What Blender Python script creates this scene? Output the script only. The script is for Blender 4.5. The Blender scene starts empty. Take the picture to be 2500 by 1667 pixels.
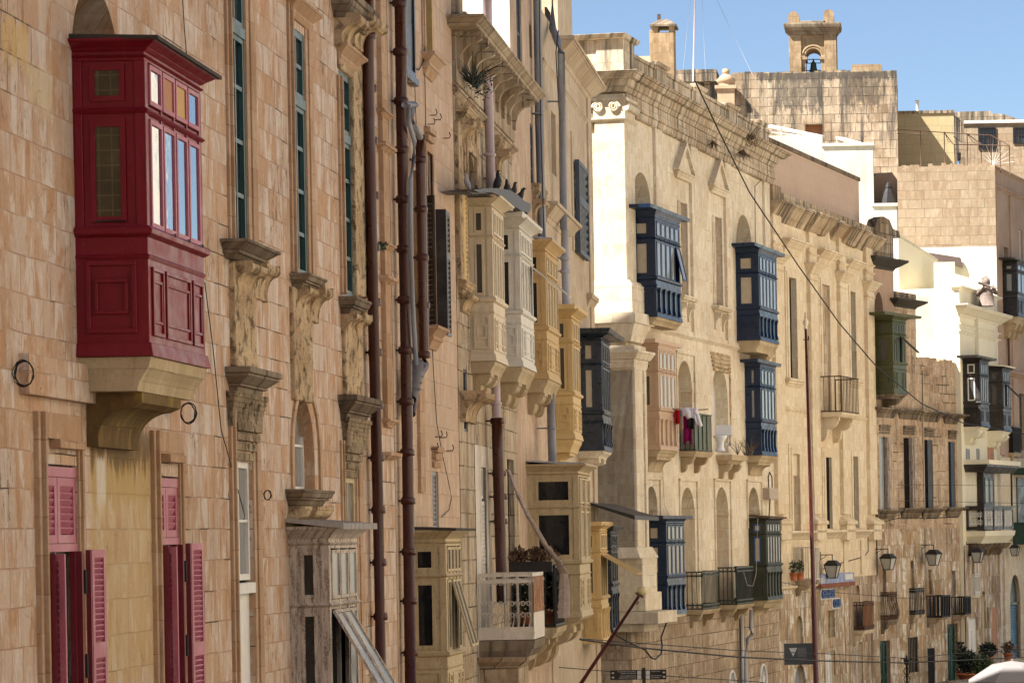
import bpy, bmesh, math, random
from mathutils import Vector, Matrix
random.seed(7)
R = math.radians
SC = bpy.context.scene
COL = SC.collection

# ------------------------------------------------------------------ camera
F, CX, CY, TH, H = 6944.4, 2250.0, 1290.0, R(1.03), 6.0
CT, ST = math.cos(TH), math.sin(TH)
cam = bpy.data.cameras.new("camera")
co = bpy.data.objects.new("camera", cam)
COL.objects.link(co)
co.matrix_world = Matrix(((CT, ST, 0, 0), (0, 0, -1, 0), (-ST, CT, 0, H), (0, 0, 0, 1)))
cam.sensor_fit = 'HORIZONTAL'; cam.sensor_width = 36.0; cam.lens = F / 2500 * 36
cam.shift_x = 0.5 - CX / 2500; cam.shift_y = (CY - 833.5) / 2500
cam.clip_start = 0.5; cam.clip_end = 3000
SC.camera = co

# ------------------------------------------------------------------ sky, sun, exposure
SUN_AZ, SUN_EL = R(55), R(51)      # azimuth from -Y (behind the camera) towards -X (left)
sdir = Vector((-math.sin(SUN_AZ) * math.cos(SUN_EL), -math.cos(SUN_AZ) * math.cos(SUN_EL), math.sin(SUN_EL)))
W = bpy.data.worlds.new("World"); SC.world = W; W.use_nodes = True
nt = W.node_tree
sky = nt.nodes.new("ShaderNodeTexSky"); sky.sky_type = 'NISHITA'; sky.sun_disc = False
sky.sun_elevation = SUN_EL; sky.sun_rotation = math.atan2(sdir.x, sdir.y)
sky.air_density = 0.8; sky.dust_density = 0.3; sky.ozone_density = 1.6; sky.altitude = 50
bg = nt.nodes["Background"]; bg.inputs[1].default_value = 0.047
nt.links.new(sky.outputs[0], bg.inputs[0])
sl = bpy.data.lights.new("sun", 'SUN'); sl.energy = 5.0; sl.angle = R(0.53); sl.color = (1, .955, .88)
so = bpy.data.objects.new("sun", sl); COL.objects.link(so)
so.rotation_euler = sdir.to_track_quat('Z', 'Y').to_euler()
SC.view_settings.view_transform = 'Standard'; SC.view_settings.look = 'None'
SC.view_settings.exposure = 1.75; SC.view_settings.gamma = 1
SC.cycles.max_bounces = 6; SC.cycles.diffuse_bounces = 4; SC.cycles.glossy_bounces = 3
SC.cycles.use_denoising = True
SC.cycles.sample_clamp_indirect = 6

# ------------------------------------------------------------------ picking points on real planes
def ray(px, py):
    dx, dy = (px - CX) / F, (CY - py) / F
    return Vector((dx * CT + dy * ST, 1.0, -dx * ST + dy * CT))
def proj(P):
    q = Vector((P[0], P[1], P[2] - H))
    a, b = (q.x * CT - q.z * ST) / q.y, (q.x * ST + q.z * CT) / q.y
    return CX + F * a, CY - F * b
def at(px, py, Y):
    q = ray(px, py) * Y
    return Vector((q.x, q.y, q.z + H))
class Fac:
    """A vertical plane in plan; local x runs along it away from the camera, local -y points at the street."""
    def __init__(s, x, y, slope):
        n = math.hypot(slope, 1); s.d = Vector((slope / n, 1 / n, 0)); s.n = Vector((s.d.y, -s.d.x, 0))
        s.o = Vector((x, y, 0)); s.rot = math.atan2(s.d.y, s.d.x)
    def hit(s, px, py, out=0.0):
        v = ray(px, py); t = (s.n.dot(s.o) + out) / s.n.dot(v)
        P = v * t; P.z += H
        return (P - s.o).dot(s.d), P.z
    def s(s, px, py, out=0.0): return s.hit(px, py, out)[0]
    def z(s, px, py, out=0.0): return s.hit(px, py, out)[1]
    def w(s, x, y, z): return s.o + s.d * x - s.n * y + Vector((0, 0, z))
    def out_for(s, x, px, py):
        lo, hi = 0.0, 4.0
        for _ in range(40):
            m = (lo + hi) / 2
            zz = s.hit(px, py, m)[1]
            if proj(s.w(x, -m, zz))[0] < px: lo = m
            else: hi = m
        return lo
class Wld(Fac):
    def __init__(s):
        s.o = Vector((0, 0, 0)); s.rot = 0.0; s.d = Vector((1, 0, 0)); s.n = Vector((0, -1, 0))
WORLD = Wld()
class Front(Fac):
    """A plane facing the camera squarely at depth Y (local x = world x)."""
    def __init__(s, Y):
        s.Y = Y; s.o = Vector((0, Y, 0)); s.rot = 0.0; s.d = Vector((1, 0, 0)); s.n = Vector((0, -1, 0))

# ------------------------------------------------------------------ objects
BASE = {}
def thing(name, label, cat, fac, x=0, y=0, z=0, group=None, kind=None):
    o = bpy.data.objects.new(name, None); COL.objects.link(o)
    o.empty_display_size = .2
    o.location = fac.w(x, y, z); o.rotation_euler = (0, 0, fac.rot)
    o['label'] = label; o['category'] = cat
    if group: o['group'] = group
    if kind: o['kind'] = kind
    BASE[o.name] = Vector((x, y, z))
    return o
def base_of(o):
    while o.parent: o = o.parent
    return BASE.get(o.name, Vector((0, 0, 0)))

class MB:
    def __init__(s): s.v = []; s.f = []; s.xf = None; s.sm = []
    def add(s, vs, fs, smooth=False):
        n = len(s.v)
        s.v += [Vector(s.xf(*p)) if s.xf else Vector(p) for p in vs]
        s.f += [tuple(i + n for i in f) for f in fs]; s.sm += [smooth] * len(fs)
    def box(s, x0, x1, y0, y1, z0, z1):
        s.add([(x, y, z) for z in (z0, z1) for y in (y0, y1) for x in (x0, x1)],
              [(0, 2, 3, 1), (4, 5, 7, 6), (0, 1, 5, 4), (2, 6, 7, 3), (0, 4, 6, 2), (1, 3, 7, 5)])
    def quad(s, *p): s.add(p, [tuple(range(len(p)))])
    def frus(s, x0, x1, yb, o0, o1, z0, z1, e0=None, e1=None):
        e0 = o0 if e0 is None else e0; e1 = o1 if e1 is None else e1
        s.add([(x0 - e0, yb, z0), (x1 + e0, yb, z0), (x0 - e0, -o0, z0), (x1 + e0, -o0, z0),
               (x0 - e1, yb, z1), (x1 + e1, yb, z1), (x0 - e1, -o1, z1), (x1 + e1, -o1, z1)],
              [(0, 1, 3, 2), (4, 6, 7, 5), (0, 4, 5, 1), (2, 3, 7, 6), (0, 2, 6, 4), (1, 5, 7, 3)])
    def ledge(s, x0, x1, z, layers, yb=.05, base=0.0, ends=1.0):
        """mouldings stacked upwards from z: (height, out at bottom, out at top)"""
        for h, a, b in layers:
            s.frus(x0, x1, yb, base + a, base + b, z, z + h, a * ends, b * ends); z += h
        return z
    def prism(s, pts, a0, a1, fn):
        """polygon pts (p,q) extruded from a0 to a1; fn(a,p,q)->xyz"""
        n = len(pts)
        s.add([fn(a0, *p) for p in pts] + [fn(a1, *p) for p in pts],
              [tuple(range(n)), tuple(range(2 * n - 1, n - 1, -1))] + [(i, (i + 1) % n, n + (i + 1) % n, n + i) for i in range(n)])
    def tube(s, path, r, n=8, cap=True):
        P = [Vector(p) for p in path]; rs = r if isinstance(r, (list, tuple)) else [r] * len(P)
        vs = []; fs = []; up = Vector((.13, .21, 1)).normalized()
        for i, p in enumerate(P):
            t = (P[min(i + 1, len(P) - 1)] - P[max(i - 1, 0)]).normalized()
            if abs(t.dot(up)) > .97: up2 = Vector((1, .1, 0))
            else: up2 = up
            a = t.cross(up2).normalized(); b = t.cross(a)
            for k in range(n):
                an = 2 * math.pi * k / n
                vs.append(p + a * (math.cos(an) * rs[i]) + b * (math.sin(an) * rs[i]))
        for i in range(len(P) - 1):
            for k in range(n):
                fs.append((i * n + k, i * n + (k + 1) % n, (i + 1) * n + (k + 1) % n, (i + 1) * n + k))
        if cap: fs += [tuple(range(n)), tuple(range(len(vs) - 1, len(vs) - 1 - n, -1))]
        s.add(vs, fs, True)
    def lathe(s, c, prof, n=16, ax=None):
        vs = []; fs = []
        for r, z in prof:
            for k in range(n):
                a = 2 * math.pi * k / n; vs.append((c[0] + r * math.cos(a), c[1] + r * math.sin(a), c[2] + z))
        for i in range(len(prof) - 1):
            for k in range(n): fs.append((i * n + k, i * n + (k + 1) % n, (i + 1) * n + (k + 1) % n, (i + 1) * n + k))
        fs += [tuple(range(n)), tuple(range(len(vs) - 1, len(vs) - 1 - n, -1))]
        s.add(vs, fs, True)
    def ball(s, c, r, n=12, sq=(1, 1, 1)):
        vs = []; fs = []; m = n // 2
        for i in range(m + 1):
            t = math.pi * i / m
            for k in range(n):
                a = 2 * math.pi * k / n
                vs.append((c[0] + r * sq[0] * math.sin(t) * math.cos(a), c[1] + r * sq[1] * math.sin(t) * math.sin(a), c[2] + r * sq[2] * math.cos(t)))
        for i in range(m):
            for k in range(n): fs.append((i * n + k, i * n + (k + 1) % n, (i + 1) * n + (k + 1) % n, (i + 1) * n + k))
        s.add(vs, fs, True)
    def ring(s, a0, a1, b0, b1, t, c0, c1):
        """rectangular frame in (a, c, b) axes: a along, b up, c depth"""
        s.box(a0, a1, c0, c1, b0, b0 + t); s.box(a0, a1, c0, c1, b1 - t, b1)
        s.box(a0, a0 + t, c0, c1, b0 + t, b1 - t); s.box(a1 - t, a1, c0, c1, b0 + t, b1 - t)
    def wall(s, x0, x1, z0, z1, holes, y=0.0, thick=.3):
        """sheet at depth y with openings (a,b,c,d,depth,arch rise) and their reveals"""
        hs = []
        for h in holes:
            a, b, c, d = max(h[0], x0), min(h[1], x1), max(h[2], z0), min(h[3], z1)
            if b - a > .01 and d - c > .01: hs.append((a, b, c, d, h[4] if len(h) > 4 else thick, h[5] if len(h) > 5 else 0))
        xs = sorted({x0, x1, *[h[0] for h in hs], *[h[1] for h in hs]}); zs = sorted({z0, z1, *[h[2] for h in hs], *[h[3] for h in hs]})
        idx = {}
        vs = []; fs = []
        def vid(i, j):
            if (i, j) not in idx: idx[(i, j)] = len(vs); vs.append((xs[i], y, zs[j]))
            return idx[(i, j)]
        for i in range(len(xs) - 1):
            for j in range(len(zs) - 1):
                mx, mz = (xs[i] + xs[i + 1]) / 2, (zs[j] + zs[j + 1]) / 2
                if any(h[0] < mx < h[1] and h[2] < mz < h[3] for h in hs): continue
                fs.append((vid(i, j), vid(i + 1, j), vid(i + 1, j + 1), vid(i, j + 1)))
        s.add(vs, fs)
        for a, b, c, d, dp, ar in hs:
            y1 = y + dp
            s.quad((a, y, c), (a, y1, c), (b, y1, c), (b, y, c))
            sp = d - ar
            s.quad((a, y, c), (a, y, sp), (a, y1, sp), (a, y1, c)); s.quad((b, y, c), (b, y1, c), (b, y1, sp), (b, y, sp))
            if ar <= 0: s.quad((a, y, d), (b, y, d), (b, y1, d), (a, y1, d))
            else:
                n = 14; pr = None
                for k in range(n + 1):
                    t = math.pi * (1 - k / n); px = (a + b) / 2 + (b - a) / 2 * math.cos(t); pz = sp + ar * math.sin(t)
                    if pr:
                        s.quad((pr[0], y, pr[1]), (px, y, pz), (px, y, d), (pr[0], y, d))
                        s.quad((pr[0], y, pr[1]), (pr[0], y1, pr[1]), (px, y1, pz), (px, y, pz))
                    pr = (px, pz)
    def build(s, name, mat, parent=None, bevel=0, fac=None):
        me = bpy.data.meshes.new(name); b = base_of(parent) if parent else Vector((0, 0, 0))
        me.from_pydata([v - b for v in s.v], [], s.f); me.materials.append(mat); me.update()
        if any(s.sm): me.polygons.foreach_set("use_smooth", s.sm)
        o = bpy.data.objects.new(name, me); COL.objects.link(o)
        if parent: o.parent = parent
        elif fac: o.location = fac.o; o.rotation_euler = (0, 0, fac.rot)
        if bevel:
            m = o.modifiers.new("bevel", 'BEVEL'); m.width = bevel; m.segments = 2; m.limit_method = 'ANGLE'
        return o
def split_build(mb, name, mat, parent, bevel=0, gap=.012):
    """one object per group of touching pieces"""
    n = len(mb.v); par = list(range(n))
    def find(i):
        while par[i] != i: par[i] = par[par[i]]; i = par[i]
        return i
    for f in mb.f:
        r = find(f[0])
        for i in f[1:]: par[find(i)] = r
    isl = {}
    for i, f in enumerate(mb.f): isl.setdefault(find(f[0]), []).append(i)
    B = []
    for k, fs in isl.items():
        vs = [mb.v[i] for f in fs for i in mb.f[f]]
        B.append([fs, [min(v[a] for v in vs) - gap for a in range(3)], [max(v[a] for v in vs) + gap for a in range(3)]])
    ch = True
    while ch:
        ch = False; out = []
        for b in B:
            for o in out:
                if all(b[1][a] <= o[2][a] and o[1][a] <= b[2][a] for a in range(3)):
                    o[0] = o[0] + b[0]; o[1] = [min(p, q) for p, q in zip(o[1], b[1])]; o[2] = [max(p, q) for p, q in zip(o[2], b[2])]; ch = True; break
            else: out.append(b)
        B = out
    for b in B:
        m = MB(); mp = {}
        for fi in b[0]:
            ff = []
            for i in mb.f[fi]:
                if i not in mp: mp[i] = len(m.v); m.v.append(mb.v[i])
                ff.append(mp[i])
            m.f.append(tuple(ff)); m.sm.append(mb.sm[fi])
        m.build(name, mat, parent, bevel)
def single(name, label, cat, mb, mat, group=None, kind=None, fac=None):
    """a thing that is one mesh, its origin moved to its base"""
    n = len(mb.v); c = Vector((sum(v.x for v in mb.v) / n, sum(v.y for v in mb.v) / n, min(v.z for v in mb.v)))
    mb.v = [v - c for v in mb.v]
    o = mb.build(name, mat)
    f = fac or WORLD
    o.location = f.w(c.x, c.y, c.z); o.rotation_euler = (0, 0, f.rot)
    o['label'] = label; o['category'] = cat
    if group: o['group'] = group
    if kind: o['kind'] = kind
    return o

# ------------------------------------------------------------------ materials
class NT:
    def __init__(s, name):
        s.m = bpy.data.materials.new(name); s.m.use_nodes = True; s.t = s.m.node_tree
        s.b = s.t.nodes["Principled BSDF"]
    def n(s, typ, *ins, **props):
        nd = s.t.nodes.new("ShaderNode" + typ)
        for k, v in props.items(): setattr(nd, k, v)
        for i, v in enumerate(ins):
            if v is None: continue
            s.set(nd.inputs[i], v)
        return nd
    def set(s, sock, v):
        if isinstance(v, bpy.types.NodeSocket): s.t.links.new(v, sock)
        elif isinstance(v, bpy.types.Node): s.t.links.new(v.outputs[0], sock)
        else:
            if sock.type == 'RGBA' and len(v) == 3: v = (*v, 1)
            sock.default_value = v
    def math(s, op, a, b=None, c=None, clamp=False):
        nd = s.n("Math", a, b, c, operation=op); nd.use_clamp = clamp; return nd.outputs[0]
    def noise(s, vec, scale=1, detail=3, rough=.55, dist=0):
        nd = s.n("TexNoise"); s.set(nd.inputs["Vector"], vec); nd.inputs["Scale"].default_value = scale
        nd.inputs["Detail"].default_value = detail; nd.inputs["Roughness"].default_value = rough; nd.inputs["Distortion"].default_value = dist
        return nd.outputs[0]
    def vmul(s, vec, xyz, add=None):
        r = s.n("VectorMath", vec, xyz, operation='MULTIPLY').outputs[0]
        if add is not None: r = s.n("VectorMath", r, add, operation='ADD').outputs[0]
        return r
    def rng(s, v, a, b, lo=0.0, hi=1.0):
        nd = s.n("MapRange", v, a, b, lo, hi); nd.interpolation_type = 'SMOOTHSTEP'; return nd.outputs[0]
    def mix(s, f, a, b, mode='MIX'):
        nd = s.t.nodes.new("ShaderNodeMix"); nd.data_type = 'RGBA'; nd.blend_type = mode
        s.set(nd.inputs[0], f); s.set(nd.inputs[6], a); s.set(nd.inputs[7], b); return nd.outputs[2]
    def wallvec(s):
        co = s.n("TexCoord").outputs[3]; sp = s.n("SeparateXYZ", co)
        u = s.math('SUBTRACT', sp.outputs[0], sp.outputs[1])
        return s.n("CombineXYZ", u, sp.outputs[2], 0.0).outputs[0], u, sp.outputs[2], co
    def bump(s, h, strength, dist=.02):
        nd = s.n("Bump"); nd.inputs["Strength"].default_value = strength; nd.inputs["Distance"].default_value = dist
        s.set(nd.inputs["Height"], h); s.set(s.b.inputs["Normal"], nd.outputs[0])

def stone(name, c1, c2, mort, bw=.5, bh=.335, ms=.012, stripe=.5, blotch=.35, pit=.3, streak=.3, bump=.5, joint=1.0, crack=0.0,
          dirt=(.11, .085, .06), stains_shade=(), seed=0.0, light=None, wob=.02):
    t = NT(name); vec, u, z, co = t.wallvec()
    wn = t.n("TexNoise"); t.set(wn.inputs["Vector"], vec); wn.inputs["Scale"].default_value = 1.3; wn.inputs["Detail"].default_value = 4
    wv = t.n("VectorMath", wn.outputs[1], (.5, .5, .5), operation='SUBTRACT').outputs[0]
    bvec = t.n("VectorMath", vec, t.vmul(wv, (wob * 2,) * 3), operation='ADD').outputs[0]
    bvec = t.n("VectorMath", bvec, (seed * 3.7, seed * 1.3, 0), operation='ADD').outputs[0]
    def brick(a, b, m):
        nd = t.n("TexBrick", bvec, a, b, m); nd.offset = .5; nd.offset_frequency = 2; nd.squash = .7; nd.squash_frequency = 3
        nd.inputs["Scale"].default_value = 1; nd.inputs["Mortar Size"].default_value = ms; nd.inputs["Mortar Smooth"].default_value = .3
        nd.inputs["Bias"].default_value = 0; nd.inputs["Brick Width"].default_value = bw; nd.inputs["Row Height"].default_value = bh
        return nd
    rnd = brick((0, 0, 0), (1, 1, 1), (.5, .5, .5))
    rv = t.n("SeparateColor", rnd.outputs[0]).outputs[0]
    lt = light or tuple(min(.8, c * 1.18 + .03) for c in c1)
    col = t.mix(rv, c1, c2)
    # weathering stripes that stop at block edges
    sh = t.math('MULTIPLY', rv, 7.3)
    sv = t.n("CombineXYZ", t.math('MULTIPLY', u, 3.2), t.math('ADD', t.math('MULTIPLY', z, .95), sh), seed).outputs[0]
    n1 = t.noise(sv, 1.5, 4, .62, .25)
    col = t.mix(t.math('MULTIPLY', t.rng(n1, .52, .62), stripe), col, lt)
    col = t.mix(t.math('MULTIPLY', t.rng(n1, .47, .36), stripe), col, tuple(c * k for c, k in zip(c2, (.92, .82, .74))))
    bl = t.noise(vec, .45, 5, .6)
    col = t.mix(t.math('MULTIPLY', t.rng(bl, .42, .66), blotch), col, t.mix(1.0, col, (.62, .55, .48), 'MULTIPLY'))
    fine = t.noise(t.vmul(vec, (22, 19, 1)), 1, 4, .7)
    col = t.mix(.55, col, t.mix(1.0, col, t.mix(fine, (.62, .6, .57), (1.3, 1.3, 1.3)), 'MULTIPLY'))
    # mortar
    mf = rnd.outputs[1]
    mk = t.math('MULTIPLY', mf, t.rng(t.noise(vec, 2.3, 3), .35, .6, .2 * joint, joint))
    col = t.mix(mk, col, mort)
    # cracks and pits
    area = t.rng(t.noise(t.vmul(vec, (1, .6, 1), (3 + seed, 1, 0)), .9, 3), .52, .66)
    pv = t.noise(t.vmul(vec, (17, 5, 1)), 1, 4, .7, .4)
    pm = t.math('MULTIPLY', t.math('MULTIPLY', t.rng(pv, .57, .66), area), pit)
    # a few darker open joints
    oj = t.math('MULTIPLY', t.math('MULTIPLY', mf, t.rng(t.noise(t.vmul(vec, (1, 1, 1), (9, seed, 4)), 1.1, 2), .57, .64)), min(1, pit * 1.6))
    pm = t.math('MAXIMUM', pm, oj)
    if crack:
        vo = t.n("TexVoronoi", t.vmul(t.n("VectorMath", vec, t.vmul(wv, (.5,) * 3), operation='ADD').outputs[0], (1.7, .8, 1))); vo.feature = 'DISTANCE_TO_EDGE'
        cr = t.math('MULTIPLY', t.rng(vo.outputs[0], .022, .006), t.rng(t.noise(t.vmul(vec, (1, 1, 1), (2, 7 + seed, 0)), .8, 3), .53, .6))
        pm = t.math('MAXIMUM', pm, t.math('MULTIPLY', cr, crack))
    col = t.mix(pm, col, dirt)
    stv = t.noise(t.n("CombineXYZ", t.math('MULTIPLY', u, 3.5), t.math('MULTIPLY', z, .22), seed + 5).outputs[0], 1, 5, .65)
    col = t.mix(t.math('MULTIPLY', t.rng(stv, .55 - .14 * max(0, min(1, streak - .4)), .78 - .16 * max(0, min(1, streak - .4))), min(1.0, streak)), col, dirt)
    if stains_shade:
        ew = t.noise(t.n("CombineXYZ", t.math('MULTIPLY', u, 6), t.math('MULTIPLY', z, 1.4), 3.0).outputs[0], 1, 5, .7)
        eo = t.math('MULTIPLY', t.math('SUBTRACT', ew, .5), 1.0)
        for (u0, u1, z0, z1, sc, k, ed, br) in stains_shade:
            uu = t.math('MULTIPLY_ADD', eo, ed, u); zz = t.math('MULTIPLY_ADD', eo, ed * 3, z)
            f = t.math('MULTIPLY', t.math('MULTIPLY', t.rng(uu, u0 - .04, u0 + .04), t.rng(uu, u1 + .04, u1 - .04)),
                       t.math('MULTIPLY', t.rng(zz, z0 - .06, z0 + .12), t.rng(zz, z1 + .05, z1 - .05)))
            f = t.math('MULTIPLY', f, t.rng(ew, .5 - .28 * br, .52, 1 - br, 1.0))
            col = t.mix(t.math('MULTIPLY', f, k), col, sc)
    t.set(t.b.inputs["Base Color"], col); t.b.inputs["Roughness"].default_value = .92
    t.b.inputs["Specular IOR Level"].default_value = .15
    g = t.noise(vec, 9, 5, .7)
    h = t.math('ADD', t.math('MULTIPLY', g, .5), t.math('MULTIPLY', fine, .35))
    h = t.math('SUBTRACT', h, t.math('MULTIPLY', pm, 1.6)); h = t.math('SUBTRACT', h, t.math('MULTIPLY', mf, 1.1))
    h = t.math('ADD', h, t.math('MULTIPLY', rv, .25))
    t.bump(h, bump, .03)
    return t.m

def rubble(name, c1, c2, dirt, sc=1.0, deep=1.0):
    """eroded, spalled limestone"""
    t = NT(name); vec, u, z, co = t.wallvec()
    a = t.noise(t.vmul(vec, (6 * sc, 5 * sc, 1)), 1, 6, .72, .3); b = t.noise(t.vmul(vec, (2, 1.4, 1), (4, 1, 0)), 1, 4)
    v = t.n("TexVoronoi", t.vmul(vec, (9 * sc, 5 * sc, 1))); v.feature = 'DISTANCE_TO_EDGE'
    col = t.mix(t.rng(b, .35, .65), c1, c2)
    f = t.rng(a, .52, .72)
    col = t.mix(t.math('MULTIPLY', f, .8 * deep, clamp=True), col, dirt)
    col = t.mix(t.math('MULTIPLY', t.rng(v.outputs[0], .06, .0), t.math('MULTIPLY', t.rng(b, .45, .6), .8)), col, dirt)
    col = t.mix(.5, col, t.mix(1.0, col, t.mix(t.noise(vec, 40, 3, .7), (.6, .6, .6), (1.35, 1.35, 1.35)), 'MULTIPLY'))
    t.set(t.b.inputs["Base Color"], col); t.b.inputs["Roughness"].default_value = .95; t.b.inputs["Specular IOR Level"].default_value = .1
    t.bump(t.math('SUBTRACT', t.noise(vec, 14, 4, .7), t.math('MULTIPLY', f, 1.6)), .9, .05)
    return t.m

def paint(name, c, wear=.3, wearc=None, rough=.45, spec=.5, grain=.25, fade=None, bump=.15, peel=0):
    t = NT(name); co = t.n("TexCoord").outputs[3]
    sp = t.n("SeparateXYZ", co); u = t.math('SUBTRACT', sp.outputs[0], sp.outputs[1])
    sv = t.n("CombineXYZ", t.math('MULTIPLY', u, 9), t.math('MULTIPLY', sp.outputs[2], 1.1), 0.0).outputs[0]
    a = t.noise(co, 3.1, 5, .65); st = t.noise(sv, 1.4, 4, .65); fi = t.noise(co, 34, 4, .7)
    fade = fade or tuple(min(.9, x * 1.25 + .03) for x in c)
    col = t.mix(t.math('MULTIPLY', t.rng(a, .45, .7), grain * 1.6), c, fade)
    col = t.mix(t.math('MULTIPLY', t.rng(st, .52, .74), grain * 1.5), col, tuple(x * .6 for x in c))
    if wear > 0:
        wearc = wearc or tuple(min(.8, x * .5 + .22) for x in c)
        f = t.math('MULTIPLY', t.math('MULTIPLY', t.rng(fi, .55 - .2 * peel, .68 - .14 * peel), t.rng(t.noise(sv, 2.2, 5, .75), .5 - .03 * peel, .62 - .05 * peel)), wear)
        col = t.mix(f, col, wearc)
    t.set(t.b.inputs["Base Color"], col)
    t.set(t.b.inputs["Roughness"], t.rng(a, .3, .75, max(.05, rough - .1), min(1, rough + .18)))
    t.b.inputs["Specular IOR Level"].default_value = spec
    t.bump(t.math('ADD', t.math('MULTIPLY', st, .6), t.math('MULTIPLY', fi, .5)), bump, .012)
    return t.m

def plain(name, c, rough=.6, spec=.3, metal=0.0, var=.2, sc=12):
    t = NT(name); co = t.n("TexCoord").outputs[3]
    col = t.mix(t.noise(co, sc, 4, .65), tuple(x * (1 - var) for x in c), tuple(min(1, x * (1 + var)) for x in c))
    t.set(t.b.inputs["Base Color"], col); t.b.inputs["Roughness"].default_value = rough
    t.b.inputs["Specular IOR Level"].default_value = spec; t.b.inputs["Metallic"].default_value = metal
    return t.m
def glassy(name, c, rough=.04, spec=.8, wav=.02):
    t = NT(name); co = t.n("TexCoord").outputs[3]
    col = t.mix(t.noise(co, 2.2, 3), tuple(x * .7 for x in c), tuple(min(1, x * 1.3) for x in c))
    t.set(t.b.inputs["Base Color"], col); t.b.inputs["Roughness"].default_value = rough
    t.b.inputs["IOR"].default_value = 1.6; t.b.inputs["Specular IOR Level"].default_value = spec
    t.bump(t.noise(co, 3.0, 2), wav, .05)
    return t.m
def meshglass(name, c, line, gx=.12):
    """old wired glass with a drawn blind behind"""
    t = NT(name); vec, u, z, co = t.wallvec()
    b = t.n("TexBrick", vec, c, tuple(x * .9 for x in c), line); b.offset = 0
    b.inputs["Scale"].default_value = 1; b.inputs["Mortar Size"].default_value = .006; b.inputs["Brick Width"].default_value = gx; b.inputs["Row Height"].default_value = gx * 1.15
    col = t.mix(t.rng(t.noise(vec, 3, 4), .3, .7), b.outputs[0], t.mix(1.0, b.outputs[0], (.6, .6, .6), 'MULTIPLY'))
    t.set(t.b.inputs["Base Color"], col); t.b.inputs["Roughness"].default_value = .25; t.b.inputs["Specular IOR Level"].default_value = .4
    return t.m
def leafm(name, c):
    t = NT(name); oi = t.n("TexCoord").outputs[3]
    t.set(t.b.inputs["Base Color"], t.mix(t.noise(oi, 7, 3), tuple(x * .5 for x in c), tuple(x * 1.5 for x in c)))
    t.b.inputs["Roughness"].default_value = .6
    return t.m
# ------------------------------------------------------------------ facade planes (street bends gently to the right)
def plane_at(px, py, Y, slope):
    P = at(px, py, Y); return Fac(P.x, P.y, slope)
FA = Fac(-7.72, 20.0, 0.0)
FB = Fac(-7.72, 41.8, 0.0)
FC = Fac(-7.72, 47.7, -.0144)
FE = plane_at(1528, 900, 77.0, .187)
FF = plane_at(1885, 900, 93.6, .245)
FG = plane_at(2131, 900, 106.3, .49)
FH = plane_at(2349, 900, 113.0, .281)
FI = plane_at(2432, 900, 118.4, .281)

# ------------------------------------------------------------------ palette
def px_box(f, x0, x1, yt, yb, ym=None):
    """opening on plane f from pixel edges -> (s0, s1, z0, z1)"""
    ym = (yt + yb) / 2 if ym is None else ym
    s0 = f.s(x0, ym); s1 = f.s(x1, ym)
    return s0, s1, f.z(x0, yb), f.z(x0, yt)
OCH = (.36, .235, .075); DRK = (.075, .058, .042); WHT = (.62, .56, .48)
def st(f, x0, x1, yt, yb, c, k=.9, ed=.25, br=.8):
    a, b, c0, d = px_box(f, x0, x1, yt, yb); return (a, b, c0, d, c, k, ed, br)
M = {}
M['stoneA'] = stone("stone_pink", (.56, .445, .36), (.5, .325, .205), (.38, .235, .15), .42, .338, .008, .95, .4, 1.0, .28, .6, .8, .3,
    light=(.62, .53, .46), stains_shade=[st(FA, 222, 372, 1075, 1230, OCH, .9, .3, .5), st(FA, 222, 385, 1150, 1700, (.5, .36, .17), .6, .3, .9),
            st(FA, 222, 376, 1040, 1135, (.13, .085, .05), .85, .3, .3), st(FA, 236, 258, 1118, 1235, WHT, .9, .06, .2),  # first entry: shade under the balcony bracket put into the stone colour
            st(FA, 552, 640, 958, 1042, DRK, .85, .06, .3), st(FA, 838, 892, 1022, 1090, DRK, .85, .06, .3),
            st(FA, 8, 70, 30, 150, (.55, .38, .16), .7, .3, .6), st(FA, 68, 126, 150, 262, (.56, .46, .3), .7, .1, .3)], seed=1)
M['stoneB'] = stone("stone_rose", (.54, .41, .305), (.5, .355, .25), (.38, .25, .17), .5, .36, .008, .5, .2, .2, .15, .35, seed=4)
M['spall'] = rubble("spalled_stone", (.56, .42, .26), (.46, .32, .19), (.15, .1, .055))
M['spall_dark'] = rubble("spalled_stone_dark", (.38, .29, .19), (.24, .18, .115), (.07, .05, .035))
M['trim'] = stone("stone_trim", (.47, .325, .215), (.4, .25, .15), (.3, .18, .1), 3, .34, .006, .5, .4, .15, .3, .4, seed=2)
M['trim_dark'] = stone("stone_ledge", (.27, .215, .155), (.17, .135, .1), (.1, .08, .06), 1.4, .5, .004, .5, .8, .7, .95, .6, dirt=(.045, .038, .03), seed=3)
M['corbel'] = stone("stone_corbel", (.5, .4, .26), (.43, .33, .2), (.25, .19, .12), 2, .8, .003, .3, .6, .35, .55, .4, dirt=(.09, .065, .04), seed=6)
M['corbel_ochre'] = stone("stone_corbel_ochre", (.19, .125, .05), (.13, .085, .04), (.07, .05, .03), 2, .8, .003, .6, .6, .4, .6, .4, dirt=(.06, .045, .03), seed=7, light=(.3, .21, .055))
M['stoneC'] = stone("stone_carved", (.5, .41, .3), (.41, .32, .22), (.2, .15, .1), .7, .4, .012, .7, .7, 1.0, .8, .8, 1, .9, seed=8)
M['plasterD'] = stone("plaster_pink", (.53, .4, .29), (.5, .37, .265), (.44, .32, .22), 5, 5, .001, .7, .5, .6, .4, .4, 1, .8, seed=9)
M['stoneD'] = stone("stone_smooth", (.54, .44, .32), (.5, .4, .285), (.44, .35, .25), .9, .42, .004, .6, .4, .15, .3, .25, seed=10)
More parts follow.
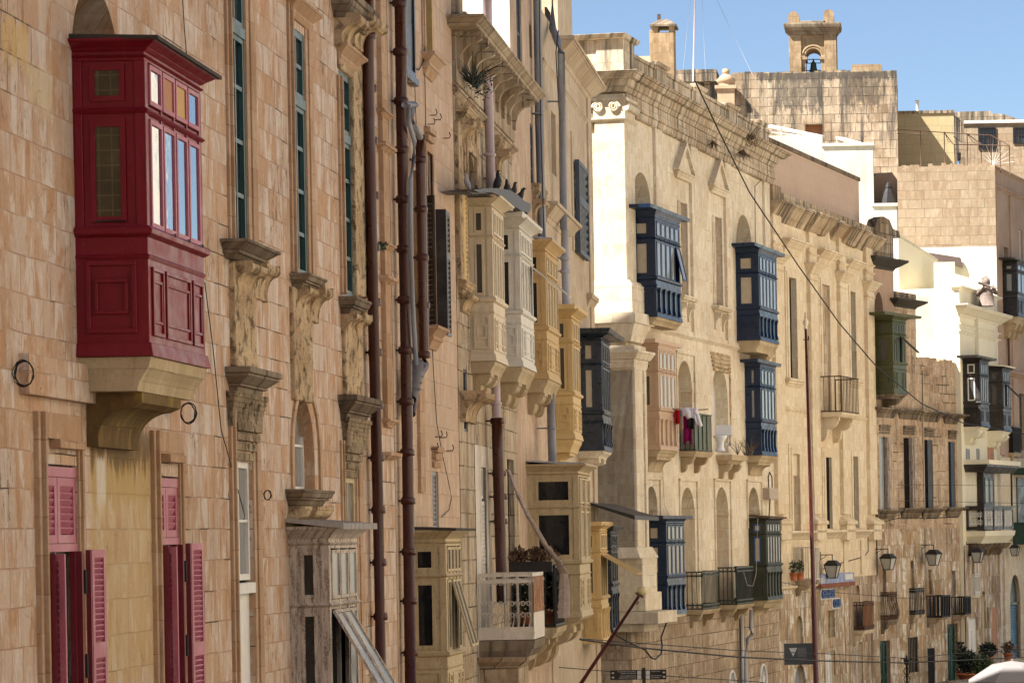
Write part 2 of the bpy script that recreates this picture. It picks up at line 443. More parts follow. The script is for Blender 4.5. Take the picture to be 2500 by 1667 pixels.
M['whiteD'] = stone("plaster_white", (.8, .77, .7), (.78, .75, .68), (.72, .68, .6), 3, 3, .001, .2, .12, .12, .06, .1, seed=11)
M['stoneE'] = stone("stone_cream", (.7, .615, .48), (.64, .54, .395), (.7, .63, .52), .62, .31, .006, .6, .35, .4, .3, .35, .8, .3, seed=12)
M['stoneE2'] = stone("stone_cream_stained", (.58, .49, .37), (.48, .39, .28), (.34, .27, .19), .62, .33, .008, .7, .8, .9, 1.1, .6, dirt=(.1, .085, .065), seed=13)
M['stoneE3'] = stone("stone_cream_rough", (.48, .385, .28), (.38, .29, .2), (.22, .165, .11), .6, .4, .012, .8, .8, 1.0, .6, .9, 1, .9, seed=14)
M['stoneF'] = stone("stone_honey", (.69, .58, .42), (.63, .51, .345), (.56, .45, .31), .7, .33, .005, .55, .18, .1, .2, .2, seed=15)
M['stoneF2'] = stone("stone_honey_stained", (.54, .43, .3), (.46, .36, .24), (.36, .28, .19), .7, .33, .004, .6, .8, .6, 1.1, .5, dirt=(.1, .08, .06), seed=16)
M['stoneF3'] = stone("plaster_patchy", (.5, .4, .28), (.42, .3, .18), (.3, .23, .16), 1.2, .5, .006, 1.0, .9, .9, .9, .5, dirt=(.12, .1, .08), light=(.7, .66, .6), seed=17)
M['stoneG'] = stone("stone_weathered", (.5, .385, .27), (.4, .285, .19), (.56, .44, .31), .55, .34, .018, .7, .6, 1.0, .7, .9, 1, .7, seed=18)
M['stoneG2'] = stone("plaster_worn", (.48, .385, .28), (.38, .285, .19), (.3, .22, .15), 1.3, .7, .004, 1.0, .9, .9, .9, .6, dirt=(.12, .1, .08), light=(.66, .6, .54), seed=19)
M['pinkG'] = stone("plaster_rose", (.42, .3, .22), (.4, .285, .2), (.36, .26, .18), 4, 4, .001, .3, .35, .25, .4, .25, seed=20)
M['stoneL'] = stone("ashlar_lichen", (.42, .335, .235), (.29, .225, .15), (.13, .1, .07), .66, .38, .012, .6, .9, 1.0, 1.3, .7, dirt=(.06, .053, .046), seed=21)
fL_ = Front(128); LX = fL_.s(1990, 400)
def stL(x0, x1, y0, y1, c, k, ed, br): return (fL_.s(x0, y0) - LX, fL_.s(x1, y0) - LX, fL_.z(x0, y1), fL_.z(x0, y0), c, k, ed, br)
M['stoneL2'] = stone('ashlar_blackened', (.42, .335, .235), (.3, .235, .16), (.13, .1, .07), .72, .4, .014, .6, .9, .9, 1.0, .7, dirt=(.06, .053, .046), seed=21,
    stains_shade=[stL(1850, 2200, 170, 200, (.05, .046, .04), .8, .5, 1), stL(1890, 2010, 190, 270, (.07, .06, .05), .7, 1.2, 1), stL(2050, 2150, 185, 262, (.07, .06, .05), .7, 1.2, 1)])
M['stoneM'] = stone("ashlar_pale", (.34, .265, .18), (.29, .215, .14), (.18, .135, .09), .75, .38, .01, .5, .35, .35, .3, .5, seed=22)
M['stoneT'] = stone("stone_tower", (.33, .235, .14), (.27, .19, .11), (.19, .14, .085), .5, .33, .006, .6, .9, .3, .8, .3, dirt=(.11, .09, .07), seed=23)
M['blockN'] = stone("block_yellow", (.42, .35, .2), (.39, .32, .175), (.25, .215, .15), .78, .42, .012, .1, .2, .1, .1, .2, seed=24)
M['whiteK'] = stone("render_cream", (.6, .57, .46), (.58, .55, .44), (.5, .47, .38), 2.6, 1.1, .002, .25, .3, .3, .35, .15, seed=25)
M['creamH'] = stone("render_ivory", (.72, .66, .5), (.72, .66, .5), (.7, .64, .48), 6, 6, .001, .15, .15, .12, .12, .15, seed=26)
M['whiteJ'] = stone("render_white", (.64, .62, .58), (.62, .6, .56), (.56, .54, .5), 3, 1.4, .002, .25, .3, .25, .3, .12, seed=27)
M['pinkF'] = stone("block_rose", (.54, .4, .3), (.53, .39, .29), (.44, .32, .23), 6, .42, .008, .15, .12, .04, .08, .15, seed=28)
M['opp'] = stone("stone_opposite", (.78, .71, .6), (.74, .67, .55), (.4, .31, .2), .6, .34, .01, .4, .3, .3, .3, .2, seed=29)
# paints
M['red'] = paint("paint_red", (.17, .0035, .013), .4, (.4, .1, .13), .42, .35, .35, (.22, .008, .024))
M['pink'] = paint("paint_pink_fade_sheen", (.36, .085, .13), .5, (.58, .4, .4), .5, .5, .45, (.42, .15, .2))  # faded paint; also carries the sky sheen on the red balcony's front
M['crimson'] = paint("paint_crimson", (.14, .007, .018), .2, (.3, .08, .1), .42, .5, .2)
M['teal'] = paint("paint_teal", (.012, .055, .055), .3, (.14, .2, .19), .4, .6, .3)
M['wood'] = paint("paint_peeled_wood", (.48, .41, .34), .72, (.13, .075, .055), .75, .2, .7, (.58, .51, .44), .6, 1.0)
M['straw'] = paint("paint_straw", (.46, .36, .21), .6, (.18, .12, .07), .6, .3, .4, None, .3, .5)
M['cream'] = paint("paint_cream", (.6, .49, .34), .4, (.34, .24, .14), .55, .35, .35)
M['offwhite'] = paint("paint_offwhite", (.62, .58, .5), .35, (.36, .31, .25), .55, .35, .3)
M['tan'] = paint("paint_tan", (.5, .34, .15), .55, (.25, .15, .07), .6, .3, .4)
M['yellow'] = paint("paint_ochre", (.56, .39, .17), .4, (.33, .22, .1), .55, .35, .35)
M['navy'] = paint("paint_navy", (.016, .026, .042), .1, None, .3, .6, .15)
M['blue'] = paint("paint_blue", (.003, .019, .055), .06, None, .34, .5, .12)
M['cobalt'] = paint("paint_cobalt", (.01, .05, .2), .1, None, .4, .5, .2)
M['beige'] = paint("paint_beige", (.5, .34, .22), .1, None, .45, .45, .15)
M['olive'] = paint("paint_olive", (.055, .062, .02), .4, (.25, .25, .15), .45, .5, .4)
M['darkgreen'] = paint("paint_dark_green", (.03, .035, .022), .35, (.2, .2, .16), .5, .4, .35)
M['bottle'] = paint("paint_bottle_green", (.006, .04, .03), .15, None, .35, .6, .2)
M['black'] = paint("paint_black", (.012, .011, .011), .15, (.1, .09, .08), .35, .55, .2)
M['ebony'] = paint("paint_ebony", (.022, .018, .016), .4, (.2, .17, .14), .4, .5, .4)
M['slate'] = paint("paint_slate_blue", (.05, .065, .085), .2, None, .5, .4, .25)
M['brownpipe'] = paint("pipe_brown", (.05, .0105, .005), .25, (.16, .08, .05), .34, .4, .4, (.075, .02, .01))
M['greypipe'] = paint("pipe_grey", (.22, .225, .245), .2, None, .5, .4, .2)
M['lilacpipe'] = paint("pipe_lilac", (.46, .36, .36), .2, None, .5, .4, .2)
M['whitepipe'] = paint("pipe_white", (.6, .58, .56), .2, None, .5, .4, .2)
M['whitepaint'] = paint("paint_white", (.64, .62, .58), .4, (.35, .28, .2), .55, .4, .25)
M['rustwhite'] = paint("paint_white_rusted", (.58, .52, .44), 1.0, (.22, .075, .02), .6, .3, .5)
M['rust'] = paint("rusted_sheet", (.2, .07, .022), 1.0, (.5, .43, .36), .8, .2, .9, (.34, .16, .06), .4, .6)
M['post'] = paint("paint_maroon", (.085, .012, .014), .25, (.2, .12, .1), .35, .6, .3)
M['iron'] = plain("wrought_iron", (.018, .016, .015), .55, .4, .0, .4)
M['rustiron'] = plain("rusty_iron", (.085, .045, .028), .7, .3, .0, .5)
M['lead'] = plain("lead_sheet", (.34, .34, .37), .55, .4)
M['tarp'] = plain("black_sheet", (.02, .018, .018), .5, .4, .0, .4)
M['slateroof'] = plain("roof_felt", (.055, .048, .04), .85, .2, .0, .5, 20)
M['zinc'] = plain("corrugated_sheet", (.34, .31, .28), .6, .4, .0, .35)
M['void'] = plain("unlit_interior", (.014, .012, .011), .9, .05)
M['glass'] = glassy("window_glass", (.012, .013, .014), .05, .35)
M['mirror'] = glassy("window_glass_bright", (.03, .035, .04), .03, 1.0, .012)
M['mirror'].node_tree.nodes["Principled BSDF"].inputs["IOR"].default_value = 3.2
M['paleglass'] = glassy("curtained_glass", (.24, .24, .23), .12, .6)
M['greyglass'] = glassy("dusty_glass", (.055, .053, .05), .18, .4)
M['wired'] = meshglass("blind_behind_glass", (.085, .065, .035), (.15, .12, .06))
M['curtain'] = plain("drawn_curtain", (.5, .42, .3), .8, .2, .0, .25, 6)
M['creamglass'] = glassy("blind_glass", (.4, .34, .24), .15, .6)
M['ply'] = plain("plywood_board", (.42, .2, .1), .7, .3)
M['ply2'] = plain("plywood_board_yellow", (.52, .33, .12), .7, .3)
M['cable'] = plain("black_cable", (.012, .011, .011), .6, .3)
M['palecable'] = plain("pale_cable", (.5, .44, .36), .6, .3)
M['leaf'] = leafm("leaves_green", (.03, .055, .018)); M['leafdark'] = leafm("leaves_dark", (.012, .022, .012))
M['dry'] = leafm("dry_twigs", (.1, .065, .035)); M['succulent'] = leafm("leaves_red_brown", (.12, .065, .035))
M['terracotta'] = plain("terracotta", (.42, .14, .06), .8, .2)
M['ceramic'] = plain("white_ceramic", (.78, .78, .79), .12, .5, .0, .02)
M['skin'] = plain("skin", (.42, .24, .16), .6, .3); M['denim'] = plain("denim", (.06, .13, .26), .9, .1)
M['cloth_black'] = plain("black_cloth", (.012, .012, .014), .9, .1)
def window(root, r, depth, frame, glass, cols=1, rows=1, t=.05, mt=.03, fd=.05, label=None, name='window', sub='pane'):
    a, b, c, d = r; w = MB()
    w.ring(a, b, c, d, t, depth - fd, depth)
    for k in range(1, cols):
        x = a + (b - a) * k / cols; w.box(x - mt / 2, x + mt / 2, depth - fd * .9, depth, c + t, d - t)
    for k in range(1, rows):
        z = c + (d - c) * k / rows; w.box(a + t, b - t, depth - fd * .85, depth - .002, z - mt / 2, z + mt / 2)
    o = w.build(name, frame, root); p = MB(); p.box(a, b, depth - .012, depth + .02, c, d); p.build(sub, glass, o)
    if label: o['label'] = label
    return o
def void(root, r, depth, mat=None, name='window'):
    a, b, c, d = r; p = MB(); p.box(a - .02, b + .02, depth - .01, depth + .05, c - .02, d + .02); return p.build(name, mat or M['void'], root)
def surround(mb, r, w, out, top=None, y=.06):
    """two stepped architrave round an opening"""
    a, b, c, d = r; a -= .003; b += .003; d += .003; top = w if top is None else top
    for k, (ww, oo) in enumerate(((w, out * .55), (w * .6, out))):
        mb.box(a - ww, a, -oo, y + .001 * k, c, d + (ww if top else 0)); mb.box(b, b + ww, -oo, y + .001 * k, c, d + (ww if top else 0))
        if top: mb.box(a, b, -oo, y + .001 * k, d, d + ww)
def louvre(name, root, a0, a1, z0, z1, xf, mat, t=.05, pitch=.055, th=.035, split=None):
    """louvered leaf in (a, c, z); xf maps it to the building"""
    m = MB(); m.xf = xf; gaps = [(z0, z1)] if not split else [(z0, split), (split, z1)]
    for g0, g1 in gaps:
        m.ring(a0, a1, g0, g1, t, 0, th)
        n = max(3, int((g1 - g0 - 2 * t) / pitch))
        for k in range(n):
            z = g0 + t + (g1 - g0 - 2 * t) * (k + .5) / n; h = (g1 - g0 - 2 * t) / n
            m.add([(a0 + t, th * .1, z + h * .42), (a1 - t, th * .1, z + h * .42), (a1 - t, th * .85, z - h * .38), (a0 + t, th * .85, z - h * .38),
                   (a0 + t, th * .1 + .006, z + h * .42 + .012), (a1 - t, th * .1 + .006, z + h * .42 + .012), (a1 - t, th * .85 + .006, z - h * .38 + .012), (a0 + t, th * .85 + .006, z - h * .38 + .012)],
                  [(0, 1, 2, 3), (4, 5, 6, 7), (3, 2, 6, 7), (0, 1, 5, 4)])
    return m.build(name, mat, root)
def ccurve(w, h, kind=0, n=10):
    """bracket outline in (out, down)"""
    if kind == 0:   # bold quarter scroll
        p = [(0, 0), (w, 0), (w, -.16 * h)]
        for k in range(n + 1):
            t = k / n * math.pi / 2; p.append((w * (.42 + .5 * math.cos(t) - .0), -.16 * h - .34 * h * math.sin(t)))
        for k in range(1, n + 1):
            t = k / n * math.pi / 2; p.append((w * .42 * math.cos(t) ** .7, -.5 * h - .5 * h * math.sin(t)))
        p.append((0, -h)); return p
    p = [(0, 0), (w, 0), (w, -.2 * h), (w * .9, -.24 * h)]     # cavetto
    for k in range(n + 1):
        t = k / n * math.pi / 2; p.append((w * .2 + w * .62 * (1 - math.sin(t)), -.28 * h - .6 * h * (1 - math.cos(t))))
    p += [(w * .2, -h), (0, -h)]; return p
def corbel(mb, s0, s1, ztop, w, h, kind=0, y0=0.0):
    mb.prism(ccurve(w, h, kind), s0, s1, lambda a, p, q: (a, y0 - p, ztop + q))

def gallarija(f, name_label, xw, xo, xf_, yref, ys, mat, group='timber balconies hung on the facades', n=4, style='panel', pane=None, side_pane=None,
              roof='slate', roof_over=.14, base=None, corb=None, sash=None, opens=(), wide=None, corn=1.0, side_light=(.22, .78), bars=5,
              lead=False, wall_side=True, sash_mat=None, side_sash=None, baymat=None, special=None, fluted=False, panemats=None):
    """closed Maltese balcony. ys = pixel rows on the near outer edge: roof top, cornice foot, transom, sill ledge, wooden floor, stone floor"""
    s0 = f.s(xw, yref); o = f.out_for(s0, xo, yref); s1 = f.s(xf_, yref, o)
    Z = [f.z(xo, y, o) if y is not None else None for y in ys]
    zt, zc, zm, zs, zb, zst = Z
    L = s1 - s0; hh = zt - zb; q = hh / 3.0
    g = thing('enclosed_balcony', name_label, 'balcony', f, s0, 0, zst if zst is not None else zb, group)
    mat = M[mat] if isinstance(mat, str) else mat
    pane = M[pane or 'greyglass']; side_pane = M[side_pane] if side_pane else pane
    fr = MB(); pw = .085 * q + .02
    # lower box with plinth and ledge
    fr.box(s0, s1, -o, .0, zb, zs)
    fr.frus(s0, s1, 0, o + .045 * q, o + .02, zb, zb + .13 * q, .045 * q, .02)
    fr.ledge(s0, s1, zs - .05 * q, [(.03 * q, .0, .05 * q), (.05 * q, .05 * q, .06 * q), (.03 * q, .045 * q, .02)], 0, o)
    fr.ledge(s0, s1, zs - .26 * q, [(.035 * q, .0, .02 * q), (.02 * q, .02 * q, .0)], 0, o)
    # corner posts, rails
    for x in (s0, s1 - pw): fr.box(x, x + pw, -o, -o + pw, zs, zc)
    for x in (s0, s1 - pw): fr.box(x, x + pw, -pw * .8, 0, zs, zc)
    fr.box(s0 + pw, s1 - pw, -o + .015, -o + .05, zm - .06 * q, zm + .06 * q); fr.box(s0 + .012, s0 + .05, -o + pw, -pw * .8, zm - .06 * q, zm + .06 * q)
    fr.ledge(s0, s1, zm - .03 * q, [(.03 * q, .0, .035 * q), (.03 * q, .035 * q, .0)], 0, o)
    # entablature and cornice
    fr.box(s0, s1, -o + .004, 0, zc, zt - .02)
    hc = zt - zc
    fr.ledge(s0, s1, zc + hc * .12, [(hc * .08, 0, .03 * corn), (hc * .06, .03 * corn, .0)], 0, o)
    fr.ledge(s0, s1, zc + hc * .42, [(hc * .16, .01, .05 * corn), (hc * .22, .05 * corn, .12 * corn), (hc * .14, .13 * corn, .14 * corn)], 0, o)
    # floor board inside and dark room so that light does not leak
    body = fr
    # mullions on the front
    fx = [s0 + pw + (L - 2 * pw) * k / n for k in range(n + 1)]
    if wide: fx = [s0 + pw + (L - 2 * pw) * w for w in wide]; n = len(fx) - 1
    for x in fx[1:-1]: fr.box(x - .022 * q, x + .022 * q, -o, -o + .05, zs, zc)
    ya, yb_ = -o + pw, -pw * .8
    la, lb = -(o - pw) + (o - pw * 1.8) * (1 - side_light[1]), -(o - pw) + (o - pw * 1.8) * (1 - side_light[0])
    fr.box(s0 + .013, s0 + .048, la, lb, zs, zs + .12 * q); fr.box(s0 + .013, s0 + .048, la, lb, zm - .12 * q, zm + .11 * q); fr.box(s0 + .013, s0 + .048, la, lb, zc - .06 * q, zc)
    # side boards beside the side light
    fr.box(s0 + .014, s0 + .05, ya, la, zs, zc); fr.box(s0 + .014, s0 + .05, lb, yb_, zs, zc)
    fr.box(s1 - .05, s1 - .014, ya, yb_, zs, zc)
    # front lower face: panels or balusters
    pz0, pz1 = zb + .2 * q, zs - .32 * q
    if style == 'panel':
        cut = [(.05, .24), (.28, .72), (.76, .95)]
        for a, b in cut:
            a, b = s0 + L * a, s0 + L * b
            fr.ring(a, b, pz0, pz1, .04 * q, -o - .022, -o); fr.ring(a + .05 * q, b - .05 * q, pz0 + .12 * q, pz1 - .12 * q, .03 * q, -o - .016, -o)
    elif style == 'baluster':
        for k in range(bars):
            x = s0 + L * (k + .5) / bars; w = .045 * q
            fr.box(x - w, x + w, -o - .05 * q, -o, pz0 + .1 * q, pz1 - .08 * q)
            fr.frus(x - w, x + w, -o, o + .05 * q, o + .085 * q, pz1 - .08 * q, pz1 + .06 * q, 0, .035 * q)
            fr.frus(x - w, x + w, -o, o + .085 * q, o + .05 * q, pz0 - .06 * q, pz0 + .1 * q, .035 * q, 0)
        if style == 'baluster': fr.box(s0, s1, -o - .02, -o, pz1 + .02 * q, pz1 + .16 * q)
    if fluted:
        for k in range(n + 1):
            x = fx[k]
            for e in (-.03, 0, .03): fr.box(x + e * q - .008, x + e * q + .008, -o - .03, -o, zs + .05, zc - .05)
    # side panel
    sa, sb = -o + .16 * o, -.14 * o
    sm = MB(); sm.xf = lambda a, c, b: (s0 - c, a, b)
    sm.ring(sa, sb, pz0 + .02, pz1 + .05 * q, .045 * q, 0, .025)
    sm.ring(sa + .17 * (sb - sa), sb - .17 * (sb - sa), pz0 + .2 * q, pz1 - .12 * q, .035 * q, 0, .03)
    fr.v += sm.v; fr.f += [tuple(i + len(fr.v) - len(sm.v) for i in ff) for ff in sm.f]; fr.sm += sm.sm
    fr.build('frame', mat, g, bevel=.006 if q > .7 and xo < 700 else 0)
    smat = M[sash_mat] if sash_mat else mat
    side_mat = M[side_sash] if side_sash else mat
    # lights
    def light(a0, a1, z0, z1, xf, t, pm, smat=smat, nm='window'):
        m = MB(); m.xf = xf; m.ring(a0, a1, z0, z1, t, -.02, .014)
        ob = m.build(nm, smat, g); p = MB(); p.xf = xf; p.box(a0 + t * .8, a1 - t * .8, -.012, -.002, z0 + t * .8, z1 - t * .8)
        p.build('pane', pm, ob); return ob
    tt = .042 * q; fxf = lambda a, c, b: (a, -o - c, b)
    op = {}
    for o_ in opens:
        for k in range(o_[0], o_[1]): op[k] = o_[2]
    for k in range(n):
        a0, a1 = fx[k] + .02 * q, fx[k + 1] - .02 * q
        pm = pane
        pu = M[panemats[('u', k)]] if panemats and panemats.get(('u', k)) else pane
        light(a0, a1, zm + .07 * q, zc - .02, fxf, tt, pu)
        z0, z1 = zs + .06 * q, zm - .07 * q
        if k in op:
            an = op[k]; ca, sa_ = math.cos(an), math.sin(an); h = z1 - z0
            def hung(a, c, b, z1=z1, ca=ca, sa_=sa_): d = z1 - b; return (a, -o - c * ca - d * sa_ - .02, z1 - d * ca + c * sa_)
            light(a0, a1, z0, z1, hung, tt, pm)
        else: light(a0, a1, z0, z1, fxf, tt, pm)
    sxf = lambda a, c, b: (s0 - c + .012, a, b)
    light(la, lb, zm + .09 * q, zc - .04 * q, sxf, min(tt * 1.2, (lb - la) * .2), side_pane, side_mat); light(la, lb, zs + .1 * q, zm - .1 * q, sxf, min(tt * 1.2, (lb - la) * .2), side_pane, side_mat)
    rm = MB(); rm.box(s0 + .06, s1 - .06, -o + .1, -.01, zs + .02, zc - .01); rm.build('interior', M['void'], g)
    # roof
    ro = MB(); r = roof_over
    if roof == 'slate':
        ro.add([(s0 - r * .5, 0.02, zt + .04), (s1 + r, .02, zt + .04), (s1 + r, -o - r, zt), (s0 - r, -o - r, zt), (s0 - r * .5, .02, zt + .0), (s1 + r, .02, zt + .0), (s1 + r, -o - r, zt - .035), (s0 - r, -o - r, zt - .035)],
               [(0, 1, 2, 3), (4, 7, 6, 5), (2, 3, 7, 6), (0, 3, 7, 4), (1, 5, 6, 2)])
        ro.build('roof', M['slateroof'], g)
    elif roof == 'board':
        ro.frus(s0, s1, .01, o + r * .85, o + r, zt - .05 * q, zt + .05 * q); ro.build('roof', mat, g)
    elif roof in M:
        ro.add([(s0 - r, 0.02, zt + .07), (s1 + r, .02, zt + .07), (s1 + r, -o - r, zt), (s0 - r, -o - r, zt), (s0 - r, .02, zt + .04), (s1 + r, .02, zt + .04), (s1 + r, -o - r, zt - .05), (s0 - r, -o - r, zt - .05)],
               [(0, 1, 2, 3), (4, 7, 6, 5), (2, 3, 7, 6), (0, 3, 7, 4), (1, 5, 6, 2)])
        if roof == 'zinc':
            for k in range(26): x = s0 - r + (s1 - s0 + 2 * r) * (k + .3) / 26; ro.add([(x, .02, zt + .085), (x + .05, .02, zt + .085), (x + .05, -o - r - .02, zt + .015), (x, -o - r - .02, zt + .015), (x, .02, zt + .05), (x + .05, .02, zt + .05), (x + .05, -o - r - .02, zt - .06), (x, -o - r - .02, zt - .06)], [(0, 1, 2, 3), (2, 3, 7, 6), (0, 3, 7, 4), (1, 2, 6, 5)])
        ro.build('roof', M[roof], g)
    # stone floor slab and brackets
    if zst is not None:
        b = MB(); h = zb - zst - .004; bm = M[base or 'corbel']
        b.ledge(s0, s1, zst, [(h * .3, -.2 * o, -.16 * o), (h * .12, -.15 * o, -.12 * o), (h * .26, -.12 * o, -.03 * o), (h * .32, -.02 * o, .012)], .02, o, .3)
        b.build('stone_slab', bm, g)
        for (ca, cb, cw, ch, ck) in (corb or ()):
            c = MB(); corbel(c, s0 + L * ca, s0 + L * cb, zst, o * cw, ch, ck); c.build('corbel', M['corbel_ochre'] if base == 'corbel_ochre' else bm, g)
    return g, dict(s0=s0, s1=s1, o=o, zt=zt, zc=zc, zm=zm, zs=zs, zb=zb, zst=zst, L=L, q=q)

def railing(f, label, xw, xo, xf_, yref, ytop, ybot, mat, group='open iron balconies', slab=(.14, .5), nb=8, sheet=None, sheet_side=None, corb=2, ch=.4, smat='corbel', scroll=False, rim=.02, sheet_label=None, bar=.011, belly=0):
    """open balcony: stone slab on brackets with an iron railing round it"""
    s0 = f.s(xw, yref); o = f.out_for(s0, xo, yref); s1 = f.s(xf_, yref, o)
    zt, zb = f.z(xo, ytop, o), f.z(xo, ybot, o); L = s1 - s0
    g = thing('open_balcony', label, 'balcony', f, s0, 0, zb - slab[0], group)
    r = MB()
    def bars(p0, p1, n):
        for k in range(n + 1):
            x = p0[0] + (p1[0] - p0[0]) * k / n; y = p0[1] + (p1[1] - p0[1]) * k / n
            if belly:
                dx, dy = (0, -1) if abs(p1[0] - p0[0]) > abs(p1[1] - p0[1]) else (-1 if p0[0] == s0 + .03 else 1, 0)
                pts = [(x + dx * belly * b, y + dy * belly * b, zb + (zt - zb) * t) for t, b in ((0, .3), (.15, .9), (.3, 1), (.5, .5), (.75, .1), (1, 0))]
                r.tube(pts, bar, 5)
            else: r.box(x - bar, x + bar, y - bar, y + bar, zb, zt)
            if scroll:
                for zz, rad in ((zt - .1, .045), (zb + .12, .05)):
                    pts = []
                    for q in range(9):
                        a = q / 8 * 2 * math.pi; ax = (p1[0] - p0[0]) / (abs(p1[0] - p0[0]) + abs(p1[1] - p0[1])); ay = 1 - abs(ax)
                        pts.append((x + rad * math.cos(a) * abs(ax), y + rad * math.cos(a) * ay, zz + rad * math.sin(a)))
                    r.tube(pts, .008, 4)
    ns = max(3, int(nb * o / L)) if L > 0 else 4
    bars((s0 + .03, -.04), (s0 + .03, -o + .03), ns); bars((s0 + .03, -o + .03), (s1 - .03, -o + .03), nb); bars((s1 - .03, -.04), (s1 - .03, -o + .03), ns)
    for z in (zt, zb + .03, zb + (zt - zb) * .12, zt - (zt - zb) * .1) if scroll else (zt, zb + .03):
        h = rim
        r.box(s0, s1, -o, -o + .045, z - h, z + h); r.box(s0, s0 + .045, -o, -.0, z - h + .001, z + h + .001); r.box(s1 - .045, s1, -o, -.0, z - h + .001, z + h + .001)
    r.build('railing', M[mat], g)
    if sheet:
        p = MB(); p.box(s0 + .05, s1 - .05, -o + .045, -o + .06, zb + .05, zt - .03); p.build('railing_sheet', M[sheet], g)
    if sheet_side:
        p = MB(); p.box(s0 + .046, s0 + .06, -o + .07, -.05, zb + .05, zt - .03); p.build('railing_sheet', M[sheet_side], g)
    b = MB(); b.ledge(s0, s1, zb - slab[0], [(slab[0] * .45, -.1 * o, -.03 * o), (slab[0] * .5, .0, .03)], .03, o, .2); b.build('stone_slab', M[smat], g)
    for k in range(corb):
        c = MB(); x = s0 + L * (.12 + .76 * (k / max(1, corb - 1))); corbel(c, x - .09, x + .09, zb - slab[0], o * .82, ch, 0); c.build('corbel', M[smat], g)
    return g, dict(s0=s0, s1=s1, o=o, zt=zt, zb=zb)
def pipe(f, label, pts, r, mat, collars=(), group=None, out=.12, name='drainpipe', cat='pipe', n=12, cr=1.28, ch=.055):
    """pts: pixel polyline on the plane `out` in front of facade f"""
    P = []
    for p in pts:
        oo = p[2] if len(p) > 2 else out; s, z = f.hit(p[0], p[1], oo); P.append((s, -oo, z))
    b = P[-1]; g = thing(name, label, cat, f, b[0], b[1], min(p[2] for p in P), group)
    m = MB(); m.tube(P, r, n); m.build('tube', M[mat], g)
    for (cx, cy) in collars:
        s, z = f.hit(cx, cy, out); c = MB(); c.lathe((s, -out, z), [(r * 1.05, -ch), (r * cr, -ch * .8), (r * cr, ch * .5), (r * 1.16, ch * .8), (r * 1.05, ch)], 14)
        c.box(s - .02, s + .02, -out + r * .5, 0, z - .015, z + .015); c.build('collar', M[mat], g)
    return g
def cable(f, label, pts, r=.008, mat='cable', out=.03, group='loose cables', sub=1):
    P = []
    for p in pts:
        oo = p[2] if len(p) > 2 else out; s, z = f.hit(p[0], p[1], oo); P.append((s, -oo, z))
    m = MB(); m.tube(P, r, 5); return single('cable', label, 'cable', m, M[mat], group, fac=f)
M['rubblegrey'] = rubble('rubble_grey', (.3, .26, .23), (.24, .2, .18), (.1, .085, .07), 1.4, .6)
M['limewash'] = stone('limewash', (.66, .61, .54), (.6, .54, .47), (.5, .43, .36), 3, 3, .001, .6, .6, .9, .6, .4, seed=31)
# ------------------------------------------------------------------ ground
g_ = MB(); g_.quad((-900, -300, 0), (900, -300, 0), (900, 1500, 0), (-900, 1500, 0))
gr = g_.build('ground', plain("ground_stone", (.17, .145, .115), .9, .1, 0, .3, 2)); gr['kind'] = 'structure'
rd = MB(); rd.add([(-5.9, -20, .004), (3.0, -20, .004), (3.0, 62, .004), (-5.9, 62, .004), (6.5, 122, .004), (-.2, 122, .004), (10, 150, .004), (5, 150, .004)], [(0, 1, 2, 3), (3, 2, 4, 5), (5, 4, 6, 7)])
ro_ = rd.build('road', plain("asphalt", (.05, .05, .05), .9, .2, 0, .35, 8)); ro_['kind'] = 'structure'

def building(f, name, label, s0, s1, z0, z1, holes, mat, depth=8.0, cat='building', side=None, group=None, parts=(), roof=True, front='wall'):
    g = thing(name, label, cat, f, 0, 0, 0, group)
    m = MB(); m.wall(s0, s1, z0, z1, holes)
    sd = MB() if side else m
    sd.quad((s0, 0, z0), (s0, 0, z1), (s0, depth, z1), (s0, depth, z0))
    m.quad((s1, 0, z0), (s1, depth, z0), (s1, depth, z1), (s1, 0, z1)); m.quad((s0, depth, z0), (s0, depth, z1), (s1, depth, z1), (s1, depth, z0))
    m.quad((s0, 0, z1), (s1, 0, z1), (s1, depth, z1), (s0, depth, z1))
    m.build(front, mat, g)
    if side: sd.build('side_wall', side, g)
    return g
def ledge_px(f, mb, xw, xc, xf, y, hpx, prof, xe=None, ends=1.0):
    """stone ledge: wall px, near outer corner px, far corner px; y = top row; hpx = height in px; prof from bottom: (frac h, frac out, frac out)"""
    s0 = f.s(xw, y); o = f.out_for(s0, xc, y); s1 = f.s(xf, y, o) - o * 0; zt = f.z(xc, y, o); zb = f.z(xc, y + hpx, o); h = zt - zb
    mb.ledge(s0 + o, max(s1 - o, s0 + o + .05), zb, [(h * a, o * b, o * c) for a, b, c in prof], .05, 0, ends); return s0, s1, o, zb, zt
CYM = [(.3, .3, .36), (.1, .5, .5), (.25, .5, .86), (.12, .9, .9), (.23, 1, 1)]
SIL = [(.35, .45, .6), (.15, .75, .75), (.3, .85, .95), (.2, 1, 1)]
def tall(f, mb, r, o1=.035, o2=.07, far=.4, top=.3):
    """jambs of the tall windows: thin and proud on the near side, broad and flat on the far side"""
    a, b, c, d = r; a -= .003; b += .003
    mb.box(a - .12, a - .055, -o1, .05, c, d + top); mb.box(a - .045, a, -o2, .05, c, d + top)
    mb.box(b, b + far * .35, -o1 * .5, .05, c, d + top); mb.box(b + far * .4, b + far, -o1, .05, c, d + top)

